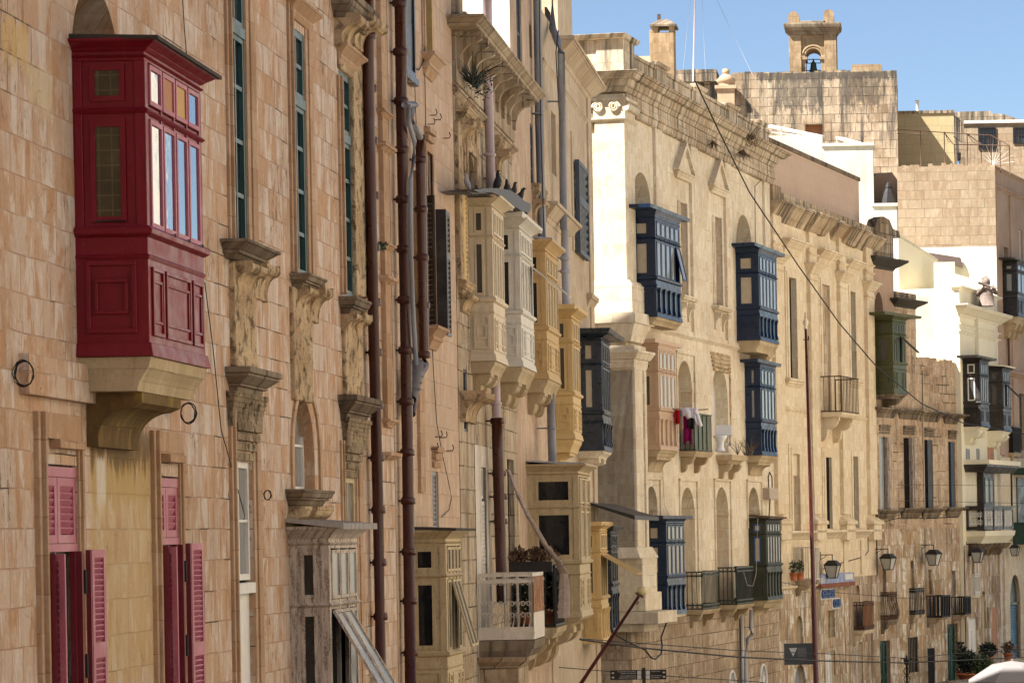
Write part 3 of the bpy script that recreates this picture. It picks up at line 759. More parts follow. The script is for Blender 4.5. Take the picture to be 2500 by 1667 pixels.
# ------------------------------------------------------------------ A: the old palace at the left
rA1 = px_box(FA, 558, 601, -160, 594, 300); rA2 = px_box(FA, 709, 746, 62, 664, 300); rA3 = px_box(FA, 830, 859, 172, 716, 400)
rD1 = px_box(FA, 95, 188, 1130, 1790, 1230); rD2 = px_box(FA, 377, 436, 1160, 1790, 1230)
rL1 = px_box(FA, 568, 618, 1124, 1800, 1300); rL2 = px_box(FA, 714, 768, 968, 1196, 1120); rL3 = px_box(FA, 836, 869, 1166, 1700, 1200)
nA = px_box(FA, 174, 290, -70, 400, 80)
sA0, sA1 = FA.s(-160, 800), FA.s(957, 800)
A = building(FA, 'stone_building', 'weathered pinkish stone palace with tall green windows and a red balcony', sA0, sA1, 0, 22,
             [(*nA, .9, (nA[1] - nA[0]) / 2), (*rA1, .07), (*rA2, .06), (*rA3, .055), (*rD1, .12), (*rD2, .12), (*rL1, .1), (*rL2, .2, .75), (*rL3, .08)], M['stoneA'])
o = MB(); o.box(nA[0], nA[1], .88, .95, nA[2], nA[3]); o.build('niche', M['spall_dark'], A)
for r, rows in ((rA1, 7), (rA2, 6), (rA3, 6)):
    zt_ = r[3] - (r[3] - r[2]) * .3
    window(A, (r[0], r[1], r[2], zt_), .07, M['teal'], M['glass'], 2, 4, .09, .05, .06)
    window(A, (r[0], r[1], zt_ + .06, r[3]), .07, M['teal'], M['greyglass'], 2, 2, .09, .05, .06)
    b_ = MB(); b_.box(r[0], r[1], -.01, .07, zt_ - .03, zt_ + .09); b_.build('transom', M['teal'], A)
t_ = MB()
tall(FA, t_, rA1); tall(FA, t_, rA2, far=.36); tall(FA, t_, (rA3[0], rA3[1], rA3[2], rA3[3] - .1), far=.1, top=.0); tall(FA, t_, rL1, .04, .07, .3, .55); tall(FA, t_, (rL3[0], rL3[1], rL3[2], rL3[3]), .03, .05, .28, .5)
tall(FA, t_, (rD1[0], rD1[1], rD1[2], rD1[3] + .25), .05, .09, .1, .2); tall(FA, t_, (rD2[0], rD2[1], rD2[2], rD2[3] + .25), .045, .08, .1, .2)
for r in (rA2, rA3): t_.ledge(r[0], r[1] + .25, r[3] + .1, [(.05, .03, .06), (.05, .06, .06), (.09, .05, .16), (.04, .17, .17)])
for r in (rD1, rD2):
    t_.box(r[0], r[1] + .02, -.05, .03, r[3] + .22, r[3] + .45); t_.box(r[0] + .3 * (r[1] - r[0]), r[1] - .02, -.1, .0, r[3] + .14, r[3] + .22)
lt_ = MB()
for r in (rL1, rL3):
    for k in range(4): lt_.box(r[0] - .01, r[1] + .2 - .05 * k, -.09 + .02 * k, .05, r[3] + .34 - .11 * k, r[3] + .43 - .11 * k)
split_build(t_, 'window_surround', M['trim'], A, bevel=.008); split_build(lt_, 'lintel', M['spall_dark'], A, bevel=.01)
ap = MB()     # spalled aprons and quoins
for (xa, xb, ya, yb, oo) in ((560, 612, 640, 893, .07), (708, 752, 700, 975, .06), (835, 876, 770, 962, .06)):
    a, b, c, d = px_box(FA, xa, xb, ya, yb); ap.box(a, b, -oo, .05, c, d)
a, b, c, d = px_box(FA, 858, 884, 120, 716, 400); ap.box(a, b, -.05, .05, c, d)
a, b, c, d = px_box(FA, 822, 880, 60, 165, 120); ap.box(a, b, -.04, .05, c, d)
split_build(ap, 'spalled_panel', M['spall'], A, bevel=.02)
fz = MB()
for (xa, xb, ya, yb) in ((556, 630, 955, 1040), (836, 888, 1018, 1090)):
    a, b, c, d = px_box(FA, xa, xb, ya, yb)
    n = 7
    for k in range(n):
        zz0, zz1 = c + (d - c) * k / n, c + (d - c) * (k + 1) / n; w = .1 * (k / n) ** 2
        fz.box(a - w, b + w, -.05 - w * .8, .05, zz0, zz1)
split_build(fz, 'frieze', M['spall_dark'], A)
ld = MB()
ledge_px(FA, ld, 548, 612, 690, 893, 66, CYM); ledge_px(FA, ld, 824, 872, 934, 962, 62, CYM)
ledge_px(FA, ld, 706, 758, 800, 665, 34, SIL); ledge_px(FA, ld, 826, 872, 908, 722, 42, SIL)
ledge_px(FA, ld, 696, 745, 818, 1193, 40, SIL)
s_, z_ = FA.hit(640, 606, .3); ld.ledge(s_ - .42, s_ + .55, FA.z(640, 640, .3), [(.05, .1, .16), (.04, .2, .2), (.07, .2, .3), (.04, .32, .32)])
ledge_px(FA, ld, 806, 862, 924, -26, 60, [(.2, .5, .55), (.3, .6, .9), (.2, .9, .9), (.3, 1, 1)])
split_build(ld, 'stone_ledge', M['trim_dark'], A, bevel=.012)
cb = MB()
for (xa, xb, y, w, h) in ((560, 600, 640, .25, .35), (606, 640, 640, .2, .4), (715, 738, 700, .2, .3), (745, 765, 700, .24, .42), (832, 850, 764, .2, .3), (856, 876, 764, .18, .38), (815, 838, 34, .34, .42), (850, 885, 34, .34, .42)):
    s0_, s1_ = FA.s(xa, y), FA.s(xb, y); corbel(cb, s0_, s1_, FA.z(xa, y), w, h, 1)
for (xa, xb, y) in ((703, 722, 1236), (735, 775, 1236)): corbel(cb, FA.s(xa, y), FA.s(xb, y), FA.z(xa, y), .2, .3, 0)
split_build(cb, 'bracket', M['spall'], A, bevel=.015)
# arched window: splayed rings, then the glazing
ar = MB()
for k, (e, oo) in enumerate(((.34, .03), (.2, -.03), (.1, -.1))):
    a, b, c, d = rL2; a2, b2 = a - e * .35, b + e
    pts = []
    for i in range(17):
        t = math.pi * i / 16; pts.append(((a2 + b2) / 2 - (b2 - a2) / 2 * math.cos(t), d - .7 + (.7 + e * .6) * math.sin(t)))
    inn = []
    for i in range(17):
        t = math.pi * i / 16; inn.append(((a2 + b2) / 2 - (b2 - a2 - .24) / 2 * math.cos(t), d - .7 + (.62 + e * .6) * math.sin(t)))
    for i in range(16):
        p, q, r2, s2 = pts[i], pts[i + 1], inn[i + 1], inn[i]
        ar.add([(p[0], -oo, p[1]), (q[0], -oo, q[1]), (r2[0], -oo, r2[1]), (s2[0], -oo, s2[1]), (p[0], .25, p[1]), (q[0], .25, q[1]), (r2[0], .25, r2[1]), (s2[0], .25, s2[1])],
               [(0, 1, 2, 3), (0, 4, 5, 1), (3, 2, 6, 7)])
    for x in (a2, b2 - .12): ar.box(x, x + .12, -oo, .25, c, d - .7)
split_build(ar, 'arch_surround', M['trim'], A)
window(A, rL2, .18, M['whitepaint'], M['paleglass'], 2, 2, .06, .03)
window(A, (rL1[0], rL1[1], rL1[3] - 1.35, rL1[3]), .09, M['whitepaint'], M['paleglass'], 2, 2, .07, .03, .05)
d_ = MB(); d_.box(rL1[0] + .05, rL1[1], .06, .1, rL1[2], rL1[3] - 1.5); d_.box(rL1[0], rL1[1], -.02, .1, rL1[3] - 1.5, rL1[3] - 1.38); d_.build('door', M['whitepaint'], A)
window(A, rL3, .07, M['straw'], M['paleglass'], 2, 4, .06, .03, .05)
bd = MB(); a, b, c, d = px_box(FA, 46, 212, 862, 962, 900); bd.box(a, b, -.09, .05, c, d); bd.build('band', M['stoneA'], A, bevel=.01)
# louvered doors at the lower left
for r in (rD1, rD2):
    a, b, c, d = r; w = b - a; zt_ = d - .02; zm_ = d - (.78 if r is rD1 else .7)
    fr_ = MB(); fr_.box(a, b, .0, .06, zt_ - .09, zt_); fr_.box(a, b, .0, .06, zm_, zm_ + .07)
    split_build(fr_, 'shutter_frame', M['pink'], A)
    for k in (0, 1):
        xa = a + w * k / 2
        louvre('shutter', A, xa + .01, xa + w / 2 - .005, zm_ + .075, zt_ - .095, lambda p, q, z: (p, .01 + q, z), M['pink'], .075, .062)
    zb_ = c
    l1 = MB(); l1.box(a + .01, a + .045, -.13, .11, zb_, zm_ - .01); l1.build('shutter_leaf', M['crimson'], A)
    louvre('shutter_leaf', A, -.11, .2, zb_, zm_ - .02, lambda p, q, z, a=a: (a + .05 + q, -p * .9 - .02, z), M['pink'], .06, .06)
    bk = MB(); bk.box(a, b, .1, .16, c, d); bk.build('blocked_wall', M['rubblegrey'], A)
    rr = MB(); rr.box(b - .05, b - .01, -.05, .05, zb_, zm_); rr.box(b - .09, b - .055, .0, .05, zb_, zm_); rr.build('shutter_leaf', M['crimson'], A)
    xx = b + .1
    s2_ = MB(); s2_.box(xx - .03, xx, -.095, -.035, zb_, zm_ + .01); s2_.build('shutter_leaf', M['crimson'], A)
    louvre('shutter_leaf', A, xx, xx + (.44 if r is rD1 else .5), zb_, zm_ + .01, lambda p, q, z: (p, -.1 + q, z), M['pink'], .07, .052, split=zb_ + (zm_ - zb_) * .42)
    hg = MB()
    for zz in (zm_ - .28, zm_ - 1.05):
        hg.box(xx - .075, xx - .032, -.06, -.015, zz - .1, zz + .1); hg.box(xx - .115, xx - .034, -.03, -.02, zz - .09, zz + .09)
        hg.lathe((xx - .05, -.05, zz), [(.014, -.11), (.016, -.1), (.016, .1), (.014, .11)], 8)
    split_build(hg, 'hinge', M['iron'], A)
sm_ = MB(); a, b, c, d = px_box(FA, 926, 944, -120, 1040, 500); sm_.box(a, a + .06, -.07, .04, c, d); sm_.box(a + .09, b, -.04, .04, c, d)
for y in (370, 690, 1120): z_ = FA.z(930, y); sm_.ledge(a - .02, b, z_, [(.05, .05, .12), (.05, .14, .14)]); sm_.ledge(a, b, z_ + .5, [(.05, .05, .1), (.03, .12, .12)])
split_build(sm_, 'window_surround', M['trim'], A)

# ------------------------------------------------------------------ B: the flat rose-stone front beyond the drainpipes
sB1 = FB.s(1106, 300)
rB1 = px_box(FB, 1033, 1047, -200, 135, 60); rB2 = px_box(FB, 1040, 1054, 372, 800, 600); rB3 = px_box(FB, 1056, 1071, 1150, 1290, 1230); rB0 = px_box(FB, 974, 998, -200, 172, 60)
B = building(FB, 'stone_building', 'plain rose stone house front between the brown drainpipes and the carved old front', 0, sB1, 0, 22, [(*rB1, .1), (*rB2, .1), (*rB3, .1)], M['stoneB'])
for r in (rB1, rB2, rB3): void(B, r, .09)
sB = MB(); surround(sB, rB1, .16, .05); surround(sB, rB2, .16, .05)
for r in (rB1, rB2): sB.ledge(r[0] - .05, r[1] + .1, r[2] - .32, [(.14, .03, .1), (.06, .12, .12), (.1, .1, .2), (.05, .22, .22)])
for r in (rB2, rB3):
    for k in range(3): sB.box(r[0], r[1] + .05, -.1 + .03 * k, .03, r[3] + .3 - .12 * k, r[3] + .39 - .12 * k)
split_build(sB, 'window_surround', M['trim'], B)
louvre('shutter', B, rB2[0], rB2[1], rB2[2] + (rB2[3] - rB2[2]) * .66, rB2[3], lambda p, q, z: (p, .04 + q, z), M['ebony'], .06, .075)
zq = FB.z(1056, 510)
louvre('shutter', B, 0, .5, rB2[2] + .05, zq + .12, lambda p, q, z, r=rB2: (r[0] - .05 - p * .25, -.03 - p * .3 + q, z), M['ebony'], .06, .075, split=rB2[2] + 1.2)
louvre('shutter', B, 0, .62, rB2[2] - .05, zq, lambda p, q, z, r=rB2: (r[1] + .25 + p * .95, -.16 + q * 1.0, z), M['ebony'], .06, .075, split=rB2[2] + 1.25)
e_ = MB(); e_.box(rB2[1] + .21, rB2[1] + .25, -.2, -.02, rB2[2] - .05, zq); e_.build('shutter', M['ebony'], B)
louvre('shutter', B, rB3[0], rB3[1], rB3[2], rB3[3], lambda p, q, z: (p, .03 + q, z), M['greypipe'], .05, .07)
b0 = MB(); b0.box(rB0[0], rB0[1], -.07, .02, rB0[2], rB0[3]); b0.ring(rB0[0], rB0[1], rB0[2], rB0[3], .08, -.1, -.07); b0.box(rB0[0] - .1, rB0[1] + .08, -.13, .0, rB0[2] - .1, rB0[2]); b0.build('timber_box', M['black'], B)
b1 = MB(); b1.box(rB1[1] - .05, rB1[1] + .03, -.06, .09, rB1[2], rB1[3]); b1.build('shutter', M['ply2'], B)
pl = MB(); a, b, c, d = px_box(FB, 1012, 1024, 420, 1200, 700); pl.box(a, b, -.05, .04, c, d); pl.build('pilaster_strip', M['trim'], B)

# ------------------------------------------------------------------ C: carved baroque front with the cream balconies
sC0, sC1 = 0.0, FC.s(1245, 100)
zC = FC.z(1108, 66)
rC1 = px_box(FC, 1137, 1158, 368, 480, 420); rC2 = px_box(FC, 1118, 1133, 425, 690, 560)
rC4 = px_box(FC, 1175, 1187, 1140, 1420, 1250); rC5 = px_box(FC, 1132, 1141, 900, 1052, 980); rC6 = px_box(FC, 1240, 1256, 1120, 1370, 1250)
C = building(FC, 'stone_building', 'carved old stone front with arched brackets under its cornice', sC0, sC1, 0, zC, [(*rC1, .3, .35), (*rC4, .1), (*rC5, .08), (*rC6, .12)], M['stoneC'])
void(C, rC1, .28); void(C, rC6, .11); window(C, rC5, .07, M['slate'], M['greyglass'], 1, 2)
louvre('shutter', C, rC4[0], rC4[1], rC4[2], rC4[3] - .6, lambda p, q, z: (p, .03 + q, z), M['whitepaint'], .05, .07)
window(C, (rC4[0], rC4[1], rC4[3] - .55, rC4[3]), .1, M['whitepaint'], M['greyglass'])
louvre('shutter', C, rC2[0], rC2[1], rC2[2], rC2[3], lambda p, q, z: (p, -.06 + q, z), M['yellow'], .05, .08)
wp = MB(); a, b, c, d = px_box(FC, 1160, 1196, 1085, 1700, 1250); wp.wall(a, b, c, d, [rC4], -.012)
wp.build('painted_strip', M['limewash'], C)
cm = MB(); n = 9; span = (sC1 - sC0)
zc_ = zC - .95
for k in range(n + 1):   # brackets carrying the cornice
    s_ = sC0 + .05 + (span - .4) * k / n; corbel(cm, s_, s_ + .16, zC - .1, .46, .62, 1)
cm.box(sC0, sC1, -.06, .02, zc_, zC - .1); cm.ledge(sC0, sC1, zc_ - .22, [(.06, .02, .1), (.06, .12, .12), (.05, .06, .06)])
cm.ledge(sC0, sC1, zC - .1, [(.05, .48, .5), (.07, .5, .6), (.05, .62, .62)], .2)
for x0, x1, h in ((.1, .6, .5), (1.0, 1.9, .34), (2.1, 2.7, .45), (2.9, 3.4, .2)): cm.box(x0, x1, -.1, .4, zC + .06, zC + .07 + h)
split_build(cm, 'cornice', M['stoneC'], C, bevel=.02)
cl = MB()
ledge_px(FC, cl, 1110, 1146, 1168, 258, 34, SIL); ledge_px(FC, cl, 1206, 1222, 1240, 332, 34, SIL); ledge_px(FC, cl, 1116, 1140, 1162, 682, 34, SIL)
for (xa, xb, y, w, h) in ((1114, 1122, 292, .28, .4), (1130, 1138, 292, .28, .4), (1208, 1214, 366, .25, .4), (1122, 1140, 716, .2, .3), (1122, 1148, 955, .42, .5)):
    corbel(cl, FC.s(xa, y), FC.s(xb, y), FC.z(xa, y), w, h, 1)
a, b, c, d = px_box(FC, 1112, 1120, 300, 680, 500); cl.box(a, b, -.08, .03, c, d)
for k in range(5): z0_ = FC.z(1120, 170) - .22 * 0; cl.box(.2 + .55 * k, .5 + .55 * k, -.05, .02, zc_ - .8, zc_ - .25)
surround(cl, rC1, .25, .06)
split_build(cl, 'carved_trim', M['spall'], C, bevel=.015)
# D: taller pink plaster house with a bright side wall
sD1 = FC.s(1323, 300); rDa = px_box(FC, 1262, 1274, -60, 205, 100); rDb = px_box(FC, 1292, 1299, 50, 140, 95); rDc = px_box(FC, 1295, 1301, 302, 460, 380)
D = building(FC, 'plastered_house', 'tall faded pink plaster house with a blue-framed window and a bright white side wall', sC1, sD1, 0, 25, [(*rDa, .09), (*rDb, .07), (*rDc, .07)], M['plasterD'], 9, side=M['whiteD'])
window(D, rDa, .08, M['slate'], M['mirror'], 2, 2, .06, .05); window(D, rDb, .06, M['trim'], M['greyglass']); window(D, rDc, .06, M['slate'], M['greyglass'], 1, 3)
db = MB(); ledge_px(FC, db, 1298, 1318, 1338, 446, 40, SIL); corbel(db, FC.s(1299, 486), FC.s(1312, 486), FC.z(1299, 486), .25, .35, 1)
a, b, c, d = px_box(FC, 1300, 1322, 490, 600); db.box(a, b, -.06, .02, c, d); db.build('stone_ledge', M['spall'], D, bevel=.01)
# D2: the smooth corner house before the side street
sE1 = FC.s(1446, 700); zD = FC.z(1362, 86)
rS = px_box(FC, 1346, 1357, 270, 420, 340)
D2 = building(FC, 'corner_house', 'smooth beige corner house with deep cornice, blue shutters and grey drainpipes', sD1, sE1, 0, zD, [(*rS, .12)], M['stoneD'], 17)
sb = MB(); sb.box(rS[0], rS[1], .1, .16, rS[2], rS[3]); sb.build('blocked_window', M['stoneD'], D2)
up = MB(); rU = px_box(FC, 1388, 1396, 18, 78, 50); up.xf = lambda x, y, z: (x, y + .35, z)
sU0 = FC.s(1362, 50, -.35); up.wall(sU0, sE1 - .3, zD, 26, [(*rU, .2)]); up.quad((sU0, 0, zD), (sU0, 0, 26), (sU0, 16, 26), (sU0, 16, zD)); up.quad((sE1 - .3, 0, zD), (sE1 - .3, 16, zD), (sE1 - .3, 16, 26), (sE1 - .3, 0, 26)); up.quad((sU0, 0, 26), (sE1 - .3, 0, 26), (sE1 - .3, 16, 26), (sU0, 16, 26))
up.build('upper_storey', M['stoneD'], D2); v_ = MB(); v_.box(rU[0], rU[1], .5, .55, rU[2], rU[3]); v_.build('window', M['void'], D2)
dc = MB(); sK = FC.s(1364, 90)
dc.ledge(sK, sE1, zD - .5, [(.1, .02, .06), (.22, .06, .34), (.05, .36, .36), (.08, .4, .4)], .3); dc.ledge(sD1 + .2, sE1, zD - 1.15, [(.06, .0, .05), (.05, .06, .06)])
a = FC.s(1332, 505); dc.ledge(a, FC.s(1386, 540), FC.z(1332, 540), [(.1, .02, .06), (.22, .06, .26), (.08, .3, .3)])
dc.ledge(sE1 - 1.3, sE1, FC.z(1428, 745), [(.2, .0, .12), (.12, .14, .16)])
q0 = sE1 - .75; dc.box(q0, sE1 + .0, -.05, .02, 0, zD - .5); dc.box(sD1, sD1 + .12, -.04, .02, 0, zD - 1.2)
rSh = px_box(FC, 1401, 1424, 392, 615, 500); dc.box(rSh[0] - .5, rSh[0] - .3, -.04, .02, rSh[2], rSh[3] + .6)
split_build(dc, 'cornice', M['stoneD'], D2, bevel=.015)
for k in (0,): louvre('shutter', D2, rSh[0], rSh[1], rSh[2], rSh[3], lambda p, q, z: (p, -.14 + q, z), M['slate'], .1, .17, .1, split=(rSh[2] * .42 + rSh[3] * .58))

# ------------------------------------------------------------------ E: the cream palazzo beyond the side street
sEe = FE.s(1886, 900); zE = FE.z(1532, 190)      # top of main cornice
zPar = FE.z(1532, 126)
eh = dict(a1=px_box(FE, 1544, 1588, 412, 560, 480), w1=px_box(FE, 1658, 1675, 492, 716, 600), w2=px_box(FE, 1743, 1760, 527, 742, 640), a2=px_box(FE, 1797, 1835, 517, 640, 580),
          n1=px_box(FE, 1655, 1690, 877, 1092, 980), n2=px_box(FE, 1739, 1777, 893, 1102, 1000), l1=px_box(FE, 1577, 1605, 1186, 1290, 1240), l2=px_box(FE, 1663, 1697, 1189, 1488, 1300), l3=px_box(FE, 1748, 1779, 1188, 1476, 1300), l4=px_box(FE, 1826, 1854, 1189, 1290, 1230))
holes = [(*eh[k], .55, (eh[k][1] - eh[k][0]) / 2) for k in ('a1', 'a2', 'n1', 'n2', 'l1', 'l2', 'l3', 'l4')] + [(*eh[k], .14) for k in ('w1', 'w2')]
zBase = FE.z(1600, 1512)
E = building(FE, 'palazzo', 'cream limestone palazzo with corner pilaster, pedimented windows and blue timber balconies', 0, sEe, zBase, zE, holes, M['stoneE'], 9)
for k in ('a1', 'a2', 'n1', 'l1', 'l2', 'l3', 'l4'): void(E, eh[k], .53, M['stoneE'], 'niche')
void(E, eh['n2'], .4, M['whiteJ'], 'niche'); void(E, eh['w1'], .12, M['spall'], 'blocked_window'); void(E, eh['w2'], .12, M['stoneE3'], 'blocked_window')
eb = MB(); eb.wall(-.12, sEe, 0, zBase - .0, [], -.06); eb.quad((-.12, -.06, 0), (-.12, -.06, zBase), (-.12, 9, zBase), (-.12, 9, 0)); eb.quad((-.12, -.06, zBase), (sEe, -.06, zBase), (sEe, 0.0, zBase), (-.12, 0, zBase)); eb.build('base_wall', M['stoneE3'], E)
fan = MB()
for (x, y) in ((1786, 1690), (1862, 1672)):
    s_, z_ = FE.hit(x, y, .06)
    for k in range(9):
        t = math.pi * (k + .5) / 9; fan.tube([(s_, -.08, z_), (s_ + .42 * math.cos(t), -.08, z_ + .62 * math.sin(t))], .02, 5)
    fan.tube([(s_ + .45 * math.cos(math.pi * k / 12), -.08, z_ + .66 * math.sin(math.pi * k / 12)) for k in range(13)], .05, 6)
split_build(fan, 'fanlight', M['whitepaint'], E)
# corner pier, upper and lower order
zcap, zsh, zb1, zb2, zb3 = FE.z(1528, 300), FE.z(1528, 690), FE.z(1530, 705), FE.z(1530, 765), FE.z(1530, 792)
pi_ = MB()
pi_.box(-.13, .8, -.12, .72, zsh, zE - .55); pi_.box(-.13, -.05, .95, 1.6, zsh, zE - .55)
pi_.ledge(-.1, .85, zcap - .03, [(.05, .05, .1), (.04, .1, .1)], 1.6, .08)
pi_.ledge(-.1, .85, zb1, [(.1, .2, .2), (.1, .16, .1)], 1.6, .1); pi_.box(-.3, 1.0, -.3, 1.9, zb2, zb1)
pi_.box(-.45, 1.45, -.42, 2.2, zb3, zb2)
z5, z6 = FE.z(1535, 845), FE.z(1535, 905); pi_.ledge(-.1, .95, z5 + .1, [(zb3 - z5 - .1, .1, .28)], 2.0, .1)
pi_.box(-.16, .95, -.3, 1.7, z6, z5); pi_.ledge(-.06, .9, z6 + .05, [(.14, .16, .2), (.1, .2, .2), (.16, .24, .34), (.08, .36, .36)], 1.8, .12)
z7 = FE.z(1545, 1335); pi_.box(-.16, .55, -.3, 1.7, z7, z6); pi_.box(-.16, .95, -.24, 1.7, z7, z6); pi_.box(.75, .95, -.3, .0, z7, z6)
pi_.ledge(-.1, .9, z7 - .3, [(.3, .4, .26)], 1.8, .06); z8 = FE.z(1550, 1490); pi_.box(-.32, 1.1, -.46, 1.9, z8, z7 - .3); pi_.box(-.4, 1.2, -.55, 2.0, z8, z8 + .5)
pi_.box(-.6, 1.3, -.95, 2.2, z8 - .33, z8 - .01); pi_.box(-.4, 1.0, -.5, 2.0, z8 - .55, z8 - .34)
pi_.build('corner_pier', M['stoneE'], E, bevel=.015)
vo = MB(); vz = zcap + .36
for y0 in (.14, .6):
    pts = []
    for k in range(30):
        a_ = k / 29 * 2 * math.pi * 2.2; r_ = .155 * (1 - k / 29 * .82)
        pts.append((-.2, y0 + r_ * math.cos(a_) * (1 if y0 > .3 else -1), vz + r_ * math.sin(a_)))
    vo.tube(pts, .03, 6); vo.prism([(y0 + .13 * math.cos(a / 8 * math.pi), vz + .13 * math.sin(a / 8 * math.pi)) for a in range(16)], -.17, -.1, lambda a, p, q: (a, p, q))
vo.box(-.2, .9, -.2, .9, vz + .17, vz + .25); vo.tube([(-.16, -.16, vz), (.2, -.2, vz), (.9, -.16, vz)], [.12, .1, .12], 8)
vo.box(-.15, .82, -.14, .74, zcap + .06, vz + .17)
vo.build('capital', M['stoneE'], E)
ec = MB()
ec.ledge(0, sEe, zE - 1.05, [(.18, .0, .04), (.05, .08, .1), (.3, .06, .06)], 1.8, .12); ec.ledge(-.08, sEe, zE - .5, [(.12, .1, .18), (.2, .2, .3), (.05, .42, .46), (.06, .46, .5), (.07, .54, .6)], 2.2, .06)
ec.build('cornice', M['stoneE2'], E, bevel=.02)
pa = MB(); pa.box(.8, sEe, -.02, .35, zE + .0, zPar - .1); pa.frus(.8, sEe, .42, .06, .08, zPar - .1, zPar)
for x in (1600, 1694, 1775, 1845):
    s_ = FE.s(x, 220); pa.box(s_ - .1, s_ + .9, -.09, .4, zE, zPar + .02); pa.frus(s_ - .1, s_ + .9, .45, .13, .17, zPar + .02, zPar + .13)
zPe = FE.z(1520, 100); pa.box(-.05, .9, -.06, 1.7, zE, zPe); pa.box(-.1, .95, -.12, .65, zE, zPe); pa.frus(-.1, .98, 1.8, .16, .24, zPe, zPe + .12)
split_build(pa, 'parapet', M['stoneE2'], E, bevel=.015)
et = MB()
for x in (1597, 1684, 1767, 1862):
    s_ = FE.s(x, 560); et.box(s_, s_ + .7, -.09, .02, FE.z(1632, 812) + .05, zE - 1.05)
a = FE.s(1560, 800); et.ledge(a, sEe, FE.z(1632, 818), [(.08, .0, .08), (.05, .1, .1), (.12, .06, .06)])
for k, (xp, yp, w) in (('w1', (1640, 430, 1)), ('w2', (1722, 465, 1))):
    a, b, c, d = eh[k]; surround(et, (a, b, c, d), .16, .06, 0)
    zz = FE.z(xp, yp); m_ = (a + b) / 2; et.ledge(a - .3, b + .3, zz, [(.1, .08, .12), (.06, .14, .16), (.05, .2, .2)])
    for off, th in ((0, .1),):
        for sgn in (-1, 1):
            P = [(m_ + sgn * .85, zz + .21), (m_, zz + .95), (m_, zz + 1.1), (m_ + sgn * 1.0, zz + .21)]
            et.prism(P, -.2, .0, lambda q, p, r: (p, q, r))
    et.prism([(m_ - .8, zz + .2), (m_ + .8, zz + .2), (m_, zz + .95)], -.1, .0, lambda q, p, r: (p, q, r))
    et.ledge(a - .15, b + .25, c - .26, [(.08, .05, .1), (.06, .2, .24), (.06, .26, .26)]); 
    for xx in (a - .1, b + .0): corbel(et, xx, xx + .14, c - .26, .22, .5, 1)
for k in ('n1', 'l1', 'l2', 'l3', 'l4'):
    a, b, c, d = eh[k]; t = .1
    et.box(a - .18, a - .1, -.05, .02, c, d + .25); et.box(b + .22, b + .3, -.05, .02, c, d + .25); et.box(a - .18, b + .3, -.05, .02, d + .18, d + .25)
    zi = d - (b - a) / 2
    et.box(a - .03, a + .02, -.02, .5, zi - .08, zi); et.box(b - .06, b + .12, -.03, .5, zi - .1, zi)
split_build(et, 'stone_trim', M['stoneE'], E, bevel=.01)
es = MB(); a, b, c, d = px_box(FE, 1735, 1778, 855, 905, 880)
for k in range(5): es.box(a - .05 + .07 * k, b + .25 - .05 * k, -.03 - .012 * k, .02, d - .12 * (k + 1), d - .12 * k - .03)
es.box(b + .05, b + .2, -.03, .02, c - 1.6, c); split_build(es, 'broken_lintel', M['spall'], E, bevel=.02)

# ------------------------------------------------------------------ F: honey-coloured front with pilasters
sFe = FF.s(2131, 900); zF = FF.z(1885, 462)
fw = dict(u1=px_box(FF, 1924, 1942, 677, 922, 800), u2=px_box(FF, 2005, 2023, 694, 1002, 800), u3=px_box(FF, 2074, 2086, 712, 925, 800), l1=px_box(FF, 1933, 1949, 1108, 1312, 1200), l2=px_box(FF, 2013, 2027, 1116, 1290, 1200), l3=px_box(FF, 2080, 2092, 1114, 1288, 1200),
          k1=px_box(FF, 1939, 1958, 1504, 1572, 1540), g1=px_box(FF, 1936, 1964, 1624, 1760, 1650), c1=px_box(FF, 2018, 2035, 1490, 1556, 1520), c2=px_box(FF, 2085, 2097, 1428, 1478, 1450), d1=px_box(FF, 2012, 2036, 1590, 1760, 1640), d2=px_box(FF, 2082, 2104, 1570, 1760, 1640), b1=px_box(FF, 1940, 1962, 1336, 1412, 1370))
arch = ('k1', 'c2', 'g1'); FD = dict(u1=.17, u2=.07, u3=.14, l1=.12, l2=.06, l3=.12, k1=.2, c1=.15, b1=.1)
FFb = building(FF, 'stone_building', 'honey stone house front with flat pilasters and tall slot-like dark windows', 0, sFe, 0, zF, [(*v, FD.get(k, .2), (v[1] - v[0]) / 2 if k in arch else 0) for k, v in fw.items()], M['stoneF'], 6)
for k in ('u1', 'u3', 'l2', 'l3'): void(FFb, fw[k], FD[k] - .02)
for k in ('u2', 'k1', 'c2', 'l1'): void(FFb, fw[k], FD.get(k, .2) - .02, M['stoneF2'], 'blocked_window')
m = MB(); a, b, c, d = fw['l1']; m.box(a, b, .03, .1, d - (d - c) * .26, d); m.build('lintel_panel', M['stoneF'], FFb)
void(FFb, fw['c1'], .14, M['spall_dark']); void(FFb, fw['g1'], .15, M['greypipe'], 'door'); void(FFb, fw['b1'], .09, M['curtain'], 'door')
for k, mt in (('d1', 'whitepaint'), ('d2', 'wood')):
    a, b, c, d = fw[k]; m = MB(); m.box(a, b, .1, .2, c, d)
    for xx in (a + .1, (a + b) / 2 + .05): m.ring(xx, xx + (b - a) / 2 - .15, d - 1.2, d - .2, .08, .06, .1)
    m.build('door', M[mt], FFb)
ft = MB()
